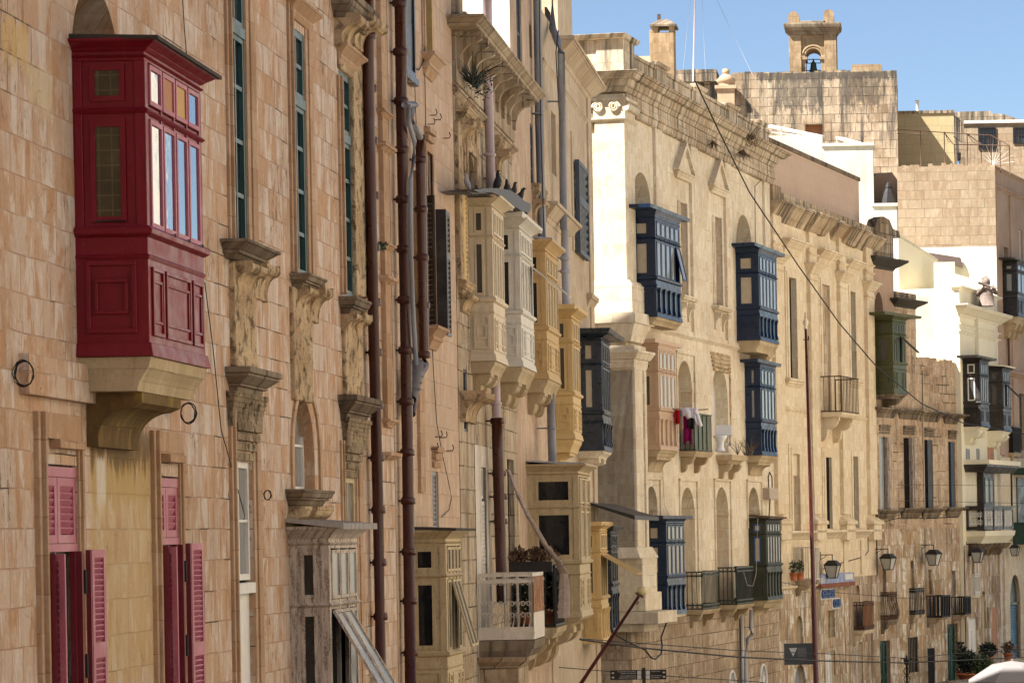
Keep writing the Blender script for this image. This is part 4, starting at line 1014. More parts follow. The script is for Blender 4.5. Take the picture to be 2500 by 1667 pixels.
for x in (1880, 1973, 2046, 2112):
    s_ = max(0.0, FF.s(x, 900)); zc0 = FF.z(x, {1880: 640, 1973: 668, 2046: 688, 2112: 710}[x]); w = 1.0
    ft.box(s_, min(s_ + w, sFe), -.14, .02, FF.z(x, 1255), zc0)
    ft.ledge(s_, min(s_ + w, sFe - .02), zc0 - .25, [(.05, .0, .05), (.05, .02, .02)], 0, .14); ft.ledge(s_, min(s_ + w, sFe - .02), zc0, [(.12, .02, .1), (.06, .12, .14), (.1, .14, .24), (.06, .26, .26)], 0, .14)
    ft.box(s_ + .02, min(s_ + w - .02, sFe), -.12, .02, zc0 + .3, zF - .2)
    for q in (.6, .9): ft.ledge(s_, min(s_ + w, sFe - .02), zc0 + q, [(.06, .0, .06), (.05, .07, .07)], 0, .12)
    ft.ledge(s_ - .02, min(s_ + w, sFe), FF.z(x, 1280), [(.12, .2, .2), (.14, .18, .0)], 0, .12); ft.box(s_ - .08, min(s_ + w + .06, sFe), -.26, .02, FF.z(x, 1318), FF.z(x, 1280))
for k, yh in (('u1', 570), ('u2', 595), ('u3', 620)):
    a, b, c, d = fw[k]; surround(ft, (a, b, c, d), .34, .07); z0 = FF.z({'u1': 1924, 'u2': 2005, 'u3': 2074}[k], yh + 32); ft.ledge(a - .35, b + .45, z0 - .25, [(.2, .02, .12), (.14, .14, .3), (.06, .34, .34), (.07, .4, .4)])
    ft.ledge(a - .3, b + .4, c - .3, [(.12, .02, .1), (.08, .14, .14), (.08, .2, .2)]) if k != 'u2' else None
for k in ('l1', 'l2', 'l3'): surround(ft, fw[k], .34, .08)
ft.ledge(0, sFe, FF.z(1907, 1004), [(.08, .0, .05), (.05, .07, .07), (.06, .04, .0)]); ft.ledge(0, sFe, FF.z(1900, 1318), [(.12, .02, .1), (.1, .12, .22), (.08, .26, .26)]); ft.ledge(0, FF.s(2000, 1470), FF.z(1900, 1445), [(.1, .02, .1), (.08, .14, .14)])
for x in (1985, 2058, 2100): s_ = FF.s(x, 1360); ft.box(s_, s_ + .5, -.06, .02, FF.z(x, 1400), FF.z(x, 1318))
split_build(ft, 'pilaster', M['stoneF'], FFb, bevel=.012)
fc = MB(); zc1 = FF.z(1880, 520)
for (xa, xb, up_) in ((1874, 1962, 0), (1962, 2002, .18), (2026, 2046, 0), (2046, 2082, .18), (2082, 2131, 0)):
    a, b = max(0, FF.s(xa, 540)), FF.s(xb, 540); fc.ledge(a, b, zc1 - .2, [(.16, .0, .12), (.3, .14, .42), (.05, .46, .46), (.08, .52, .52)], .02, up_, .4)
split_build(fc, 'cornice', M['stoneF2'], FFb, bevel=.03)
fp = MB(); fp.box(0, sFe, -.03, .4, zc1 + .39, zF); fp.box(-.02, .9, -.15, .5, zc1 + .4, zF + .12); fp.build('parapet', M['stoneF2'], FFb)
pf = MB(); zU = FF.z(1880, 348, -.7); sU1 = FF.s(2097, 470, -.7); pf.box(-.5, sU1, .7, 5, zF - .4, zU); pf.build('upper_wall', M['pinkF'], FFb)
pc = MB(); pc.box(-.55, sU1 + .05, .64, 5.1, zU, zU + .14); pc.build('coping', M['trim_dark'], FFb)
lf = MB(); a = FF.s(2068, 1600); lf.wall(0, a, 0, FF.z(1920, 1420), [(*fw[k], .1, (fw[k][1] - fw[k][0]) / 2 if k in arch else 0) for k in ('k1', 'g1', 'c1', 'd1')], -.05); lf.build('ground_floor_wall', M['stoneF3'], FFb)
lf = MB(); lf.wall(a, sFe, 0, FF.z(1920, 1420), [(*fw[k], .1, (fw[k][1] - fw[k][0]) / 2 if k in arch else 0) for k in ('c2', 'd2')], -.045); lf.build('ground_floor_wall', M['stoneG2'], FFb)

# ------------------------------------------------------------------ G: three weathered neighbours beyond
sG1, sG2, sGe = FG.s(2184, 800), FG.s(2237, 850), FG.s(2350, 1000)
zG1, zG2, zG3 = FG.z(2131, 568), FG.z(2190, 712), FG.z(2240, 878)
gw = dict(g1=px_box(FG, 2146, 2169, 1066, 1243, 1150), g2=px_box(FG, 2207, 2230, 1068, 1240, 1150), g3=px_box(FG, 2257, 2278, 1073, 1240, 1150), g4=px_box(FG, 2316, 2332, 1078, 1238, 1150))
ga = px_box(FG, 2135, 2156, 712, 790, 750)
def lowholes(ks): return [(*gl[k], .18, (gl[k][1] - gl[k][0]) / 2 if k in ('wA', 'wC', 'n') else 0) for k in ks]
gl = dict(dk=px_box(FG, 2147, 2171, 1564, 1760, 1640), wd=px_box(FG, 2181, 2196, 1576, 1760, 1640), bw=px_box(FG, 2214, 2240, 1556, 1642, 1600), ad=px_box(FG, 2263, 2281, 1582, 1760, 1650), gd=px_box(FG, 2311, 2337, 1523, 1760, 1600), n=px_box(FG, 2338, 2349, 1533, 1590, 1560),
          wA=px_box(FG, 2219, 2230, 1368, 1440, 1400), wB=px_box(FG, 2151, 2161, 1380, 1450, 1400), wD=px_box(FG, 2264, 2272, 1390, 1450, 1420), wE=px_box(FG, 2320, 2331, 1393, 1455, 1420))
G1 = building(FG, 'stone_building', 'rose plastered house with a dark cornice above the green balcony', 0, sG1, 0, zG1, [(*gw['g1'], .12), (*ga, .5, .7)] + lowholes(('dk', 'wB')), M['pinkG'], 5)
G2 = building(FG, 'stone_building', 'narrow weathered stone house with dark cornice and louvered brown shutters', sG1, sG2, 0, zG2, [(*gw['g2'], .12)] + lowholes(('wd', 'wA', 'bw')), M['stoneG'], 5)
G3 = building(FG, 'stone_building', 'low weathered stone house with two narrow windows and a ragged wall top', sG2, sGe, 0, zG3, [(*gw['g3'], .12), (*gw['g4'], .12)] + lowholes(('ad', 'gd', 'wD', 'wE')), M['stoneG'], 6)
void(G1, ga, .45, M['stoneG2'], 'niche')
fac = MB(); fac.box(0, sG1, -.04, .02, FG.z(2131, 1300), FG.z(2131, 985)); fh = MB(); fh.wall(0, sG1, FG.z(2131, 1300), FG.z(2131, 985), [(*gw['g1'], .1)], -.03); fh.build('stone_facing', M['stoneG'], G1)
for b_, ks in ((G1, ('g1',)), (G2, ('g2',)), (G3, ('g3', 'g4'))):
    tr = MB()
    for k in ks:
        a, b, c, d = gw[k]; void(b_, gw[k], .11)
        if k in ('g3', 'g4'): m = MB(); m.box(a + (b - a) * .45, b, .02, .1, c, d); m.build('shutter', M['slate'] if k == 'g4' else M['ebony'], b_)
        tr.ledge(a - .25, b + .3, c - .42, [(.16, .0, .1), (.1, .12, .12), (.1, .14, .28), (.06, .3, .3)]); tr.ledge(a - .3, b + .45, d + .7, [(.2, .02, .12), (.12, .14, .3), (.07, .38, .38)])
        for q in range(3): tr.box(a, b + .1, -.1 + .03 * q, .02, d + .35 - .12 * q, d + .45 - .12 * q)
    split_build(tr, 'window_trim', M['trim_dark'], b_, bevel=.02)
a, b, c, d = gw['g1']; ls = (b - a) * .22
m = MB(); m.box(a + .02, a + .5, .05, .09, c, d); m.build('curtain', M['paleglass'], G1)
for bb, (a, b, c, d) in ((G1, gw['g1']), (G2, gw['g2'])):
    louvre('shutter', bb, b + .06, b + .06 + ls, c, d, lambda p, q, z: (p, -.04 + q, z), M['wood'], .05, .09, split=c + (d - c) * .5)
    louvre('shutter', bb, -.08, .08, c, d, lambda p, q, z, a=a: (a + .6 + q, -p, z), M['wood'], .07, .09, split=c + (d - c) * .5)
tr = MB(); zc_ = FG.z(2131, 655)
tr.ledge(0, sG1, zc_, [(.12, .0, .08), (.2, .1, .4), (.1, .42, .46)]); tr.build('cornice', M['slateroof'], G1, bevel=.02)
tr = MB(); zc_ = FG.z(2190, 750); tr.ledge(sG1, sG2, zc_, [(.1, .0, .08), (.14, .1, .34), (.08, .36, .38)]); tr.build('cornice', M['slateroof'], G2, bevel=.02)
pr = MB(); pr.box(0, sG1, -.02, .4, FG.z(2131, 625), zG1); pr.prism([(.2, 0), (2.6, 0), (2.5, .25), (2.0, .3), (1.7, .62), (1.2, .7), (.7, .55), (.5, .25), (.2, .2)], 0.05, .45, lambda a, p, q: (p, a, zG1 + q)); pr.build('parapet', M['stoneL'], G1)
pr = MB(); pr.box(sG1, sG2, -.03, .4, zc_ + .32, zG2); pr.build('parapet', M['stoneL'], G2)
pr = MB(); random.seed(5)
for k in range(14): s_ = sG2 + (sGe - sG2) * k / 14; pr.box(s_, s_ + (sGe - sG2) / 14 - .02, -.02, .3, zG3, zG3 + random.uniform(.02, .14))
pr.build('wall_top', M['stoneG'], G3)
gm = {'dk': 'bottle', 'wd': 'whitepaint', 'bw': 'curtain', 'ad': 'whitepaint', 'gd': 'bottle', 'n': 'stoneG2', 'wA': 'stoneG2', 'wB': 'spall_dark', 'wD': 'spall', 'wE': 'greypipe'}
for k, bb in (('dk', G1), ('wB', G1), ('wd', G2), ('wA', G2), ('bw', G2), ('ad', G3), ('gd', G3), ('wD', G3), ('wE', G3)):
    a, b, c, d = gl[k]; m = MB(); m.box(a, b, .1, .17, c, d)
    if k in ('wd', 'gd', 'ad', 'dk'):
        for xx in (a + .05, (a + b) / 2 + .03):
            w = (b - a) / 2 - .08; m.ring(xx, xx + w, d - 1.3, d - .1, .07, .07, .1); m.ring(xx, xx + w, d - 2.4, d - 1.4, .07, .07, .1)
    o = m.build('door' if k in ('wd', 'gd', 'ad', 'dk') else 'window', M[gm[k]], bb)
    if k in ('bw', 'ad'):
        m = MB()
        for q in range(7): xx = a + (b - a) * (q + .5) / 7; m.box(xx - .015, xx + .015, -.02, .02, c, d)
        m.build('bars', M['iron'], o)
for bb, s0_, s1_, ks, mt in ((G1, 0, sG1, ('dk', 'wB'), 'stoneG2'), (G2, sG1, sG2, ('wd', 'wA', 'bw'), 'stoneF3'), (G3, sG2, sGe, ('ad', 'gd', 'wD', 'wE'), 'stoneG2')):
    lf = MB(); lf.wall(s0_, s1_, 0, FG.z(2240, 1290), [(*gl[k], .1, (gl[k][1] - gl[k][0]) / 2 if k == 'wA' else 0) for k in ks], -.05); lf.build('lower_wall', M[mt], bb)

# ------------------------------------------------------------------ H and I: the last fronts at the right
sHe = FH.s(2441, 900); zH = FH.z(2349, 704)
hw = dict(a=px_box(FH, 2392, 2405, 1443, 1600, 1500), b=px_box(FH, 2407, 2413, 1482, 1590, 1540), w=px_box(FH, 2362, 2386, 1508, 1640, 1570), c=px_box(FH, 2368, 2376, 1360, 1402, 1380), d=px_box(FH, 2420, 2432, 1482, 1600, 1540), r=px_box(FH, 2428, 2438, 1345, 1400, 1370))
Hb = building(FH, 'rendered_house', 'ivory rendered house carrying two dark timber balconies side by side', -.3, sHe, 0, zH, [(*v, .14, (v[1] - v[0]) / 2 if k in 'a' else 0) for k, v in hw.items()], M['creamH'], 5)
for k, mt in (('a', 'stoneG2'), ('b', 'spall_dark'), ('w', 'whitepaint'), ('c', 'stoneG2'), ('d', 'whitepaint'), ('r', 'ply')): void(Hb, hw[k], .12, M[mt], 'door' if k in 'awd' else 'window')
hm = MB(); hm.box(hw['w'][0], hw['w'][1], .08, .119, hw['w'][2], hw['w'][3]); a, b, c, d = hw['w']
for xx in (a + .1, a + (b - a) * .55): hm.ring(xx, xx + .12, d - 1.3, d - .5, .03, .05, .08)
hm.build('door', M['whitepaint'], Hb)
hc = MB(); hc.ledge(-.3, sHe, FH.z(2349, 775), [(.14, .0, .1), (.2, .12, .4), (.08, .44, .48), (.06, .5, .5)]); hc.ledge(-.3, sHe, FH.z(2349, 800), [(.1, .03, .06), (.05, .08, .08)]); hc.ledge(-.3, sHe, FH.z(2349, 815), [(.08, .03, .06), (.05, .08, .08)])
hc.ledge(-.3, sHe, zH - .1, [(.1, .0, .1), (.08, .14, .14)], .3); split_build(hc, 'cornice', M['creamH'], Hb, bevel=.02)
lf = MB(); lf.wall(-.3, sHe, 0, FH.z(2360, 1330), [(*v, .1, (v[1] - v[0]) / 2 if k in 'a' else 0) for k, v in hw.items()], -.05); lf.build('lower_wall', M['stoneG2'], Hb)
rp = MB(); rp.box(FH.s(2414, 1280), FH.s(2428, 1280), -.03, .02, FH.z(2414, 1600), FH.z(2414, 1090)); rp.build('painted_strip', M['ply'], Hb)
for (x0_, x1_, y0_, y1_) in ((2358, 2366, 1095, 1120), (2384, 2390, 1095, 1122), (2418, 2424, 1108, 1124)):
    r = px_box(FH, x0_, x1_, y0_, y1_); m = MB(); m.ring(r[0], r[1], r[2], r[3], .05, -.03, .0); m.box(r[0], r[1], -.01, .0, r[2], r[3]); m.build('window', M['greypipe'], Hb)
sIe = FI.s(2640, 900); zI = FI.z(2432, 412)
iw = dict(a=px_box(FI, 2464, 2490, 1403, 1608, 1500), w=px_box(FI, 2451, 2462, 602, 632, 615), t=px_box(FI, 2488, 2497, 560, 640, 600), d=px_box(FI, 2489, 2505, 960, 1098, 1030))
Ib = building(FI, 'stone_building', 'reddish stone house at the right edge with a patched pale side wall', 0, sIe, 0, zI, [(*v, .3, (v[1] - v[0]) / 2 * 1.25 if k == 'a' else 0) for k, v in iw.items()], M['pinkG'], 10)
void(Ib, iw['w'], .25); void(Ib, iw['d'], .2, M['bottle'], 'door'); window(Ib, iw['t'], .15, M['whitepaint'], M['mirror'], 1, 3)
sh = MB(); a, b, c, d = iw['a']; zs_ = d - (d - c) * .34; sh.box(a, b, .12, .28, zs_, d); sh.box(a, b, .04, .28, zs_ - .08, zs_ + .03); nn = 18
for k in range(nn): z0 = c + (zs_ - .1 - c) * k / nn; sh.frus(a, b, .26, -.06, -.11, z0, z0 + (zs_ - .1 - c) / nn, 0, 0)
sh.build('roller_shutter', M['bottle'], Ib)
it = MB(); it.ledge(0, sIe, zI - .9, [(.1, .0, .1), (.08, .12, .16)]); it.ledge(0, sIe, zI - .1, [(.08, .0, .1), (.08, .14, .14)]); a = FI.s(2470, 880)
it.ledge(FI.s(2445, 905), sIe, FI.z(2445, 925), [(.14, .0, .1), (.14, .12, .3), (.08, .34, .34)])
for x in (2436, 2470): s_ = FI.s(x, 900); it.box(s_, s_ + .8, -.08, .02, FI.z(2436, 1110), zI - .9)
split_build(it, 'stone_trim', M['pinkG'], Ib, bevel=.02)
lf = MB(); lf.wall(0, sIe, 0, FI.z(2440, 1115), [(*iw['a'], .1, (iw['a'][1] - iw['a'][0]) / 2 * 1.25)], -.05); lf.build('lower_wall', M['stoneF'], Ib)
fm = Front(118.2); mm = MB(); x0, zt0 = fm.hit(2190, 415); x1, _ = fm.hit(2429, 415); zw = fm.z(2300, 604)
mm.box(x0, x1, 0, 1.5, zw, fm.z(2300, 409)); random.seed(3)
for k in range(22): xx = x0 + (x1 - x0) * k / 22; mm.box(xx, xx + (x1 - x0) / 22, .1, 1.2, fm.z(2300, 410), fm.z(2300, 409) + random.uniform(.05, .2))
P_ = thing('boundary_wall', 'big patched ashlar end wall facing the camera under the iron terrace frame', 'wall', fm, 0, 0, 0); mm.build('masonry', M['stoneM'], P_)
ml = MB(); ml.box(x0, x1, -.02, 1.5, 0, zw); ml.build('whitewashed_part', M['whiteJ'], P_)
# ------------------------------------------------------------------ buildings stepping up behind
def fbox(mb, fr, x0, x1, yt, yb, dep, y0=0.0, zb=None):
    a, z1 = fr.hit(x0, yt); b, _ = fr.hit(x1, yt); z0 = fr.z(x0, yb) if zb is None else zb
    mb.box(a, b, y0, y0 + dep, z0, z1); return a, b, z0, z1
fL = Front(128); L_ = thing('stone_building', 'high ashlar block streaked with black lichen under the bell tower', 'building', fL, fL.s(1990, 400), 0, 0)
m = MB(); rh = (fL.s(1966, 305), fL.s(2008, 305), fL.z(1966, 345), fL.z(1966, 304)); a, zt_ = fL.hit(1787, 181); b, _ = fL.hit(2189, 178)
m.wall(a, b, 0, zt_, [(*rh, .5)]); m.quad((b, 0, 0), (b, 4.5, 0), (b, 4.5, zt_), (b, 0, zt_)); m.quad((a, 0, 0), (a, 6.5, 0), (a, 6.5, zt_), (a, 0, zt_)); m.quad((a, 0, zt_), (b, 0, zt_), (b, 6.5, zt_), (a, 6.5, zt_)); m.quad((a, 6.5, 0), (b, 4.5, 0), (b, 4.5, zt_), (a, 6.5, zt_)); m.build('wall', M['stoneL2'], L_)
void(L_, rh, .48, M['ply'], 'window')
m = MB(); random.seed(11)
for k in range(26): xx = a + (b - a) * k / 26; m.box(xx, xx + (b - a) / 26, .02, .5, zt_, zt_ + random.uniform(.01, .1))
m.build('wall_top', M['stoneL'], L_)
zr = zt_
# belfry
fT = Front(129); T_ = thing('bell_tower', 'small arched stone belfry with two rounded horns and a green bronze bell', 'bell tower', fT, fT.s(1984, 150), 0, zr - .05)
def X(x, y=100): return fT.s(x, y)
def Zf(y, x=1984): return fT.z(x, y)
m = MB(); ax0, ax1, zsp, ztop = X(1966), X(2004), Zf(141), Zf(60)
D_ = 1.1
m.wall(X(1926), X(2042), zr - .05, ztop, [(ax0, ax1, zr - .06, Zf(121), D_, (ax1 - ax0) / 2)], .06); m.quad((X(1926), .06, zr), (X(1926), D_, zr), (X(1926), D_, ztop), (X(1926), .06, ztop)); m.quad((X(2042), .06, zr), (X(2042), D_, zr), (X(2042), D_, ztop), (X(2042), .06, ztop))
m.quad((X(1926), .06, ztop), (X(2042), .06, ztop), (X(2042), D_, ztop), (X(1926), D_, ztop))
m.box(X(1926), X(1956), -.06, D_, zr - .05, ztop); m.box(X(2012), X(2042), -.06, D_, zr - .05, ztop); m.build('pier_wall', M['stoneT'], T_, bevel=.02)
m = MB(); c_ = (ax0 + ax1) / 2
for q in range(2):
    rr = (ax1 - ax0) / 2 + .06 + .1 * q
    m.tube([(c_ - rr * math.cos(math.pi * k / 14), .04 - .02 * q, Zf(121) - (ax1 - ax0) / 2 + rr * math.sin(math.pi * k / 14)) for k in range(15)], .06, 6)
for x_, s_ in ((ax0, -1), (ax1, 1)): m.box(min(x_ - s_ * .06, x_ + s_ * .22), max(x_ - s_ * .06, x_ + s_ * .22), -.02, D_ - .05, Zf(146), Zf(139))
m.build('arch_moulding', M['stoneT'], T_)
m = MB(); m.ledge(X(1930), X(2038), Zf(86), [(.12, .02, .1), (.16, .1, .22), (.12, .26, .3), (.1, .3, .3)], D_ + .1, .06); m.box(X(1950), X(2016), .1, .8, Zf(58), Zf(50)); m.build('cornice', M['trim_dark'], T_, bevel=.02)
for x_, y_ in ((1938, 28), (2024, 25)):
    m = MB(); w = .21; z0, z1 = Zf(58), Zf(y_); pts = [(-w, 0), (w, 0), (w, (z1 - z0) - w)] + [(w * math.cos(t * math.pi / 8), z1 - z0 - w + w * math.sin(t * math.pi / 8)) for t in range(1, 8)] + [(-w, z1 - z0 - w)]
    m.prism(pts, .1, .6, lambda a, p, q, x_=x_, z0=z0: (X(x_) + p, a, z0 + q)); m.build('horn', M['stoneT'], T_, bevel=.03)
bz = Zf(181); bx = X(1985, 160); bell = MB(); hb = Zf(143) - bz
bell.lathe((bx, .55, bz + .1), [(.36 * hb * .9, 0), (.33 * hb, .06 * hb), (.24 * hb, .2 * hb), (.2 * hb, .42 * hb), (.18 * hb, .62 * hb), (.1 * hb, .76 * hb), (.05 * hb, .8 * hb), (.04 * hb, .95 * hb)], 18)
B_ = single('bronze_bell', 'green-topped bronze bell hanging in the belfry arch', 'bell', bell, paint('bronze_green', (.03, .045, .03), .4, (.08, .16, .1), .5, .5, .4), fac=fT)
m = MB(); 
for yy in (141, 150, 168): m.tube([(ax0 - .1, .55, Zf(yy)), (ax1 + .1, .55, Zf(yy))], .02, 6)
m.build('crossbar', M['iron'], T_)
# block on the roof, rough lumps and chimneys
m = MB(); fbox(m, fL, 2078, 2152, 151, 182, 1.6, .8); single('roof_block', 'plain grey stone block on the roof right of the bell tower', 'roof block', m, M['stoneT'], fac=fL)
fK = Front(118.3)
m = MB(); k1 = fbox(m, fK, 1868, 2007, 332, 352, 1.5, 0, 0); m.build
K_ = thing('rendered_house', 'bright cream rendered house stepping down behind the honey stone front', 'building', fK, fK.s(2090, 500), 0, 0)
m.build('wall', M['whiteK'], K_)
m = MB(); fbox(m, fK, 2007, 2131, 357, 400, 1.5, .01, 0); m.build('wall', M['whiteK'], K_)
m = MB(); fbox(m, fK, 2005, 2134, 351, 358, 1.7, -.08); m.build('coping', M['whiteK'], K_)
m = MB(); fbox(m, fK, 2131, 2190, 503, 600, 1.6, .02, 0); m.build('terrace_wall', M['whiteK'], K_)
m = MB(); fbox(m, fK, 2128, 2193, 497, 504, .5, -.06); m.build('coping', M['whiteK'], K_)
pA, pB = at(2193, 578, 113.7), at(2289, 639, 115.9); FK = Fac(pA.x, pA.y, (pB.x - pA.x) / (pB.y - pA.y)); LK = (pB - pA).xy.length
m = MB(); m.prism([(0, 0), (LK, 0), (LK, pB.z), (0, pA.z)], 0, .35, lambda a, p, q: (p, a, q)); k_ = single('flank_wall', 'ivory rendered flank wall with a long slanting top edge', 'wall', m, M['creamH'], fac=FK)
m = MB(); m.prism([(0, pA.z), (LK, pB.z), (LK, pB.z + .1), (0, pA.z + .1)], -.03, .38, lambda a, p, q: (p, a, q)); dv_ = FK.o - k_.location; c_k = m.build('coping', M['whiteK'], None); c_k.parent = k_
n_ = len(m.v); lo_ = Matrix.Rotation(-FK.rot, 3, 'Z') @ Vector(dv_); c_k.location = lo_
fJ = Front(113.0); J_ = thing('rendered_house', 'bright white rendered gable with stepped top, sunlit', 'building', fJ, fJ.s(2300, 800), 0, 0)
m = MB(); fbox(m, fJ, 2232, 2341, 722, 890, 1.8, 0, 0); a, z1 = fJ.hit(2280, 640); b, _ = fJ.hit(2331, 640); z0 = fJ.z(2280, 722)
m.box(a, b, .02, 1.7, z0, z1); m.build('wall', M['whiteK'], J_)
m = MB(); fJ2 = Front(116.2); a, z1 = fJ2.hit(2328, 640); b, _ = fJ2.hit(2384, 638); m.box(a, b, 0, .4, 12, z1)
m.box(b - .3, b + .0, -1.2, .4, 12, z1 - .1); single('parapet_wall', 'cream terrace parapet behind the little statue', 'wall', m, M['whiteK'], fac=fJ2)
m = MB(); a, z1 = fJ2.hit(2255, 616); b, z2 = fJ2.hit(2345, 630)
m.add([(a, -.2, z1), (b, -.2, z2), (b, .8, z2), (a, .8, z1), (a, -.2, z1 - .16), (b + .1, -.2, z2 - .4), (b + .1, .8, z2 - .4), (a, .8, z1 - .16)], [(0, 1, 2, 3), (4, 5, 6, 7), (0, 1, 5, 4), (1, 2, 6, 5), (2, 3, 7, 6), (0, 3, 7, 4)])
single('awning', 'brown folded awning box against the whitewashed wall', 'awning', m, plain('awning_brown', (.1, .07, .06), .7), fac=fJ2)
fN = Front(131.2); m = MB(); fbox(m, fN, 2188, 2329, 279, 420, .6, 0, 15); N_ = single('block_wall', 'yellow concrete-block wall with a diagonal shadow across it', 'wall', m, M['blockN'], fac=fN)
m = MB(); fbox(m, fN, 2186, 2331, 272, 279, .7, -.06); m.v = [v - Vector(N_.location) + Vector((0, fN.Y, 0)) for v in m.v]; m.build('coping', M['stoneL'], None).parent = N_
fN2 = Front(136); cw = thing('stone_building', 'pale patched rooftop house with barred windows at the upper right', 'building', fN2, fN2.s(2420, 400), 0, 15)
m = MB(); ws = [(fN2.s(x0, 340), fN2.s(x1, 340), fN2.z(x0, y1), fN2.z(x0, y0)) for x0, x1, y0, y1 in ((2389, 2432, 312, 366), (2474, 2520, 312, 352))]
a, z1 = fN2.hit(2340, 303); b, _ = fN2.hit(2560, 298); m.wall(a, b, 15, z1, [(*w_, .2) for w_ in ws]); m.quad((a, 0, z1), (b, 0, z1), (b, 4, z1), (a, 4, z1)); m.build('wall', M['stoneM'], cw)
m = MB(); m.box(a, b, -.1, .5, z1, z1 + .14); m.build('coping', M['whiteJ'], cw)
for w_ in ws:
    m = MB(); m.ring(w_[0], w_[1], w_[2], w_[3], .05, -.06, -.02)
    for k in range(8): xx = w_[0] + (w_[1] - w_[0]) * k / 7; m.box(xx - .015, xx + .015, -.06, -.03, w_[2], w_[3])
    m.box(w_[0], w_[1], -.06, -.03, (w_[2] + w_[3]) / 2, (w_[2] + w_[3]) / 2 + .03); o = m.build('window', M['iron'], cw); p = MB(); p.box(w_[0], w_[1], .15, .19, w_[2], w_[3]); p.build('pane', M['greyglass'], o)
m = MB(); fA_ = Front(134); fbox(m, fA_, 2329, 2353, 288, 420, .5, 0, 15); single('side_wall', 'narrow grey stone wall beside the yellow block wall', 'wall', m, M['stoneL'], fac=fA_)
m = MB(); fb_ = Front(145); pts = [(2325, 300), (2325, 277), (2345, 273), (2398, 272), (2418, 271), (2420, 277), (2450, 279), (2490, 293), (2495, 305)]
P2 = [fb_.hit(*p) for p in pts]; m.prism(P2, 0, 3, lambda a, p, q: (p, a, q)); single('stone_building', 'jagged lichen-grey wall top behind the barred rooftop house', 'building', m, M['stoneL'], fac=fb_)
m = MB(); s_, z_ = fN.hit(2240, 275); m.lathe((s_, .3, z_), [(.07, 0), (.07, .5), (.1, .52), (.1, .6)], 10); single('vent_pipe', 'short white vent pipe above the yellow block wall', 'pipe', m, M['whitepipe'], fac=fN)
m = MB(); fr6 = Front(108); fbox(m, fr6, 1651, 1749, 171, 200, 1.5); fbox(m, fr6, 1690, 1790, 198, 330, 3, .3); single('roof_wall', 'low pale roof parapet with black lichen behind the palazzo', 'wall', m, M['stoneL'], fac=fr6)
m = MB(); fq = Front(100); P2 = [fq.hit(*p) for p in ((1793, 218), (1806, 224), (1866, 292), (1866, 340), (1793, 330))]; m.prism(P2, 0, 1.0, lambda a, p, q: (p, a, q)); single('gable_wall', 'dark sloping gable wall right of the small chimney pot', 'wall', m, M['stoneL'], fac=fq)
# chimney on the palazzo
fc_ = Front(90); s0_, z0_ = fc_.hit(1596, 190); s1_ = fc_.s(1647, 190); z1_ = fc_.z(1596, 80)
ch = thing('chimney', 'square brown stone chimney with open top and conical cap', 'chimney', fc_, (s0_ + s1_) / 2, .3, z0_ - 1)
m = MB(); m.box(s0_, s1_, 0, .66, z0_ - 1.5, z1_); m.box(s0_ - .12, s0_, .1, .5, z1_ - .9, z1_ + .1); m.build('shaft', M['stoneT'], ch, bevel=.02)
m = MB(); z2_ = fc_.z(1596, 66)
for xx in (s0_, s1_ - .16): 
    for yy in (0, .5): m.box(xx, xx + .16, yy, yy + .16, z1_, z2_)
m.build('cap_post', M['stoneT'], ch)
m = MB(); cx_ = (s0_ + s1_) / 2; hw_ = (s1_ - s0_) / 2 + .09
m.box(cx_ - hw_, cx_ + hw_, -.09, .75, z2_, z2_ + .06)
q0 = [(cx_ - hw_, -.09), (cx_ + hw_, -.09), (cx_ + hw_, .75), (cx_ - hw_, .75)]; q1 = [(cx_ - .14, .2), (cx_ + .14, .2), (cx_ + .14, .48), (cx_ - .14, .48)]
m.add([(*p, z2_ + .06) for p in q0] + [(*p, z2_ + .26) for p in q1], [(0, 1, 5, 4), (1, 2, 6, 5), (2, 3, 7, 6), (3, 0, 4, 7), (4, 5, 6, 7)]); m.build('cap', M['trim_dark'], ch)
m = MB(); a = fc_.s(1605, 40); m.box(a - .05, a + .05, .5, .6, z2_ + .1, fc_.z(1605, 28)); m.build('flue', M['rustiron'], ch)
m = MB(); s_, z_ = fc_.hit(1539, 128); m.lathe((s_, .5, z_ - .3), [(.05, 0), (.05, .55), (.075, .57), (.075, .66)], 10); single('flue_pipe', 'short rusty red flue pipe behind the palazzo parapet', 'pipe', m, M['rustiron'], fac=fc_)
m = MB(); fbox(m, fc_, 1541, 1600, 119, 220, 2, 1.5); single('roof_hut', 'plain yellow rendered roof hut beside the square chimney', 'roof hut', m, M['blockN'] if False else plain('render_yellow', (.66, .55, .28), .9, .1, 0, .06), fac=fc_)
fr7 = Front(84); m = MB(); fbox(m, fr7, 1422, 1450, 86, 92, 1.2); single('roof_sheet', 'dark roof sheet edge behind the palazzo corner', 'roof sheet', m, M['slateroof'], fac=fr7)
m = MB(); s_, z_ = fq.hit(1773, 212); m.box(s_ - .3, s_ + .3, -.3, .3, z_ - 1.2, z_); m.box(s_ - .38, s_ + .38, -.38, .38, z_ - .12, z_)
m.lathe((s_, 0, z_), [(.3, .0), (.26, .08), (.3, .12), (.36, .22), (.16, .4), (.1, .44), (.13, .46), (.13, .6), (.08, .62)], 14); single('chimney_pot', 'squat round chimney pot with a terracotta top', 'chimney', m, paint('pot_stone', (.4, .28, .18), .6, (.12, .1, .08), .9, .1, .5), fac=fq)
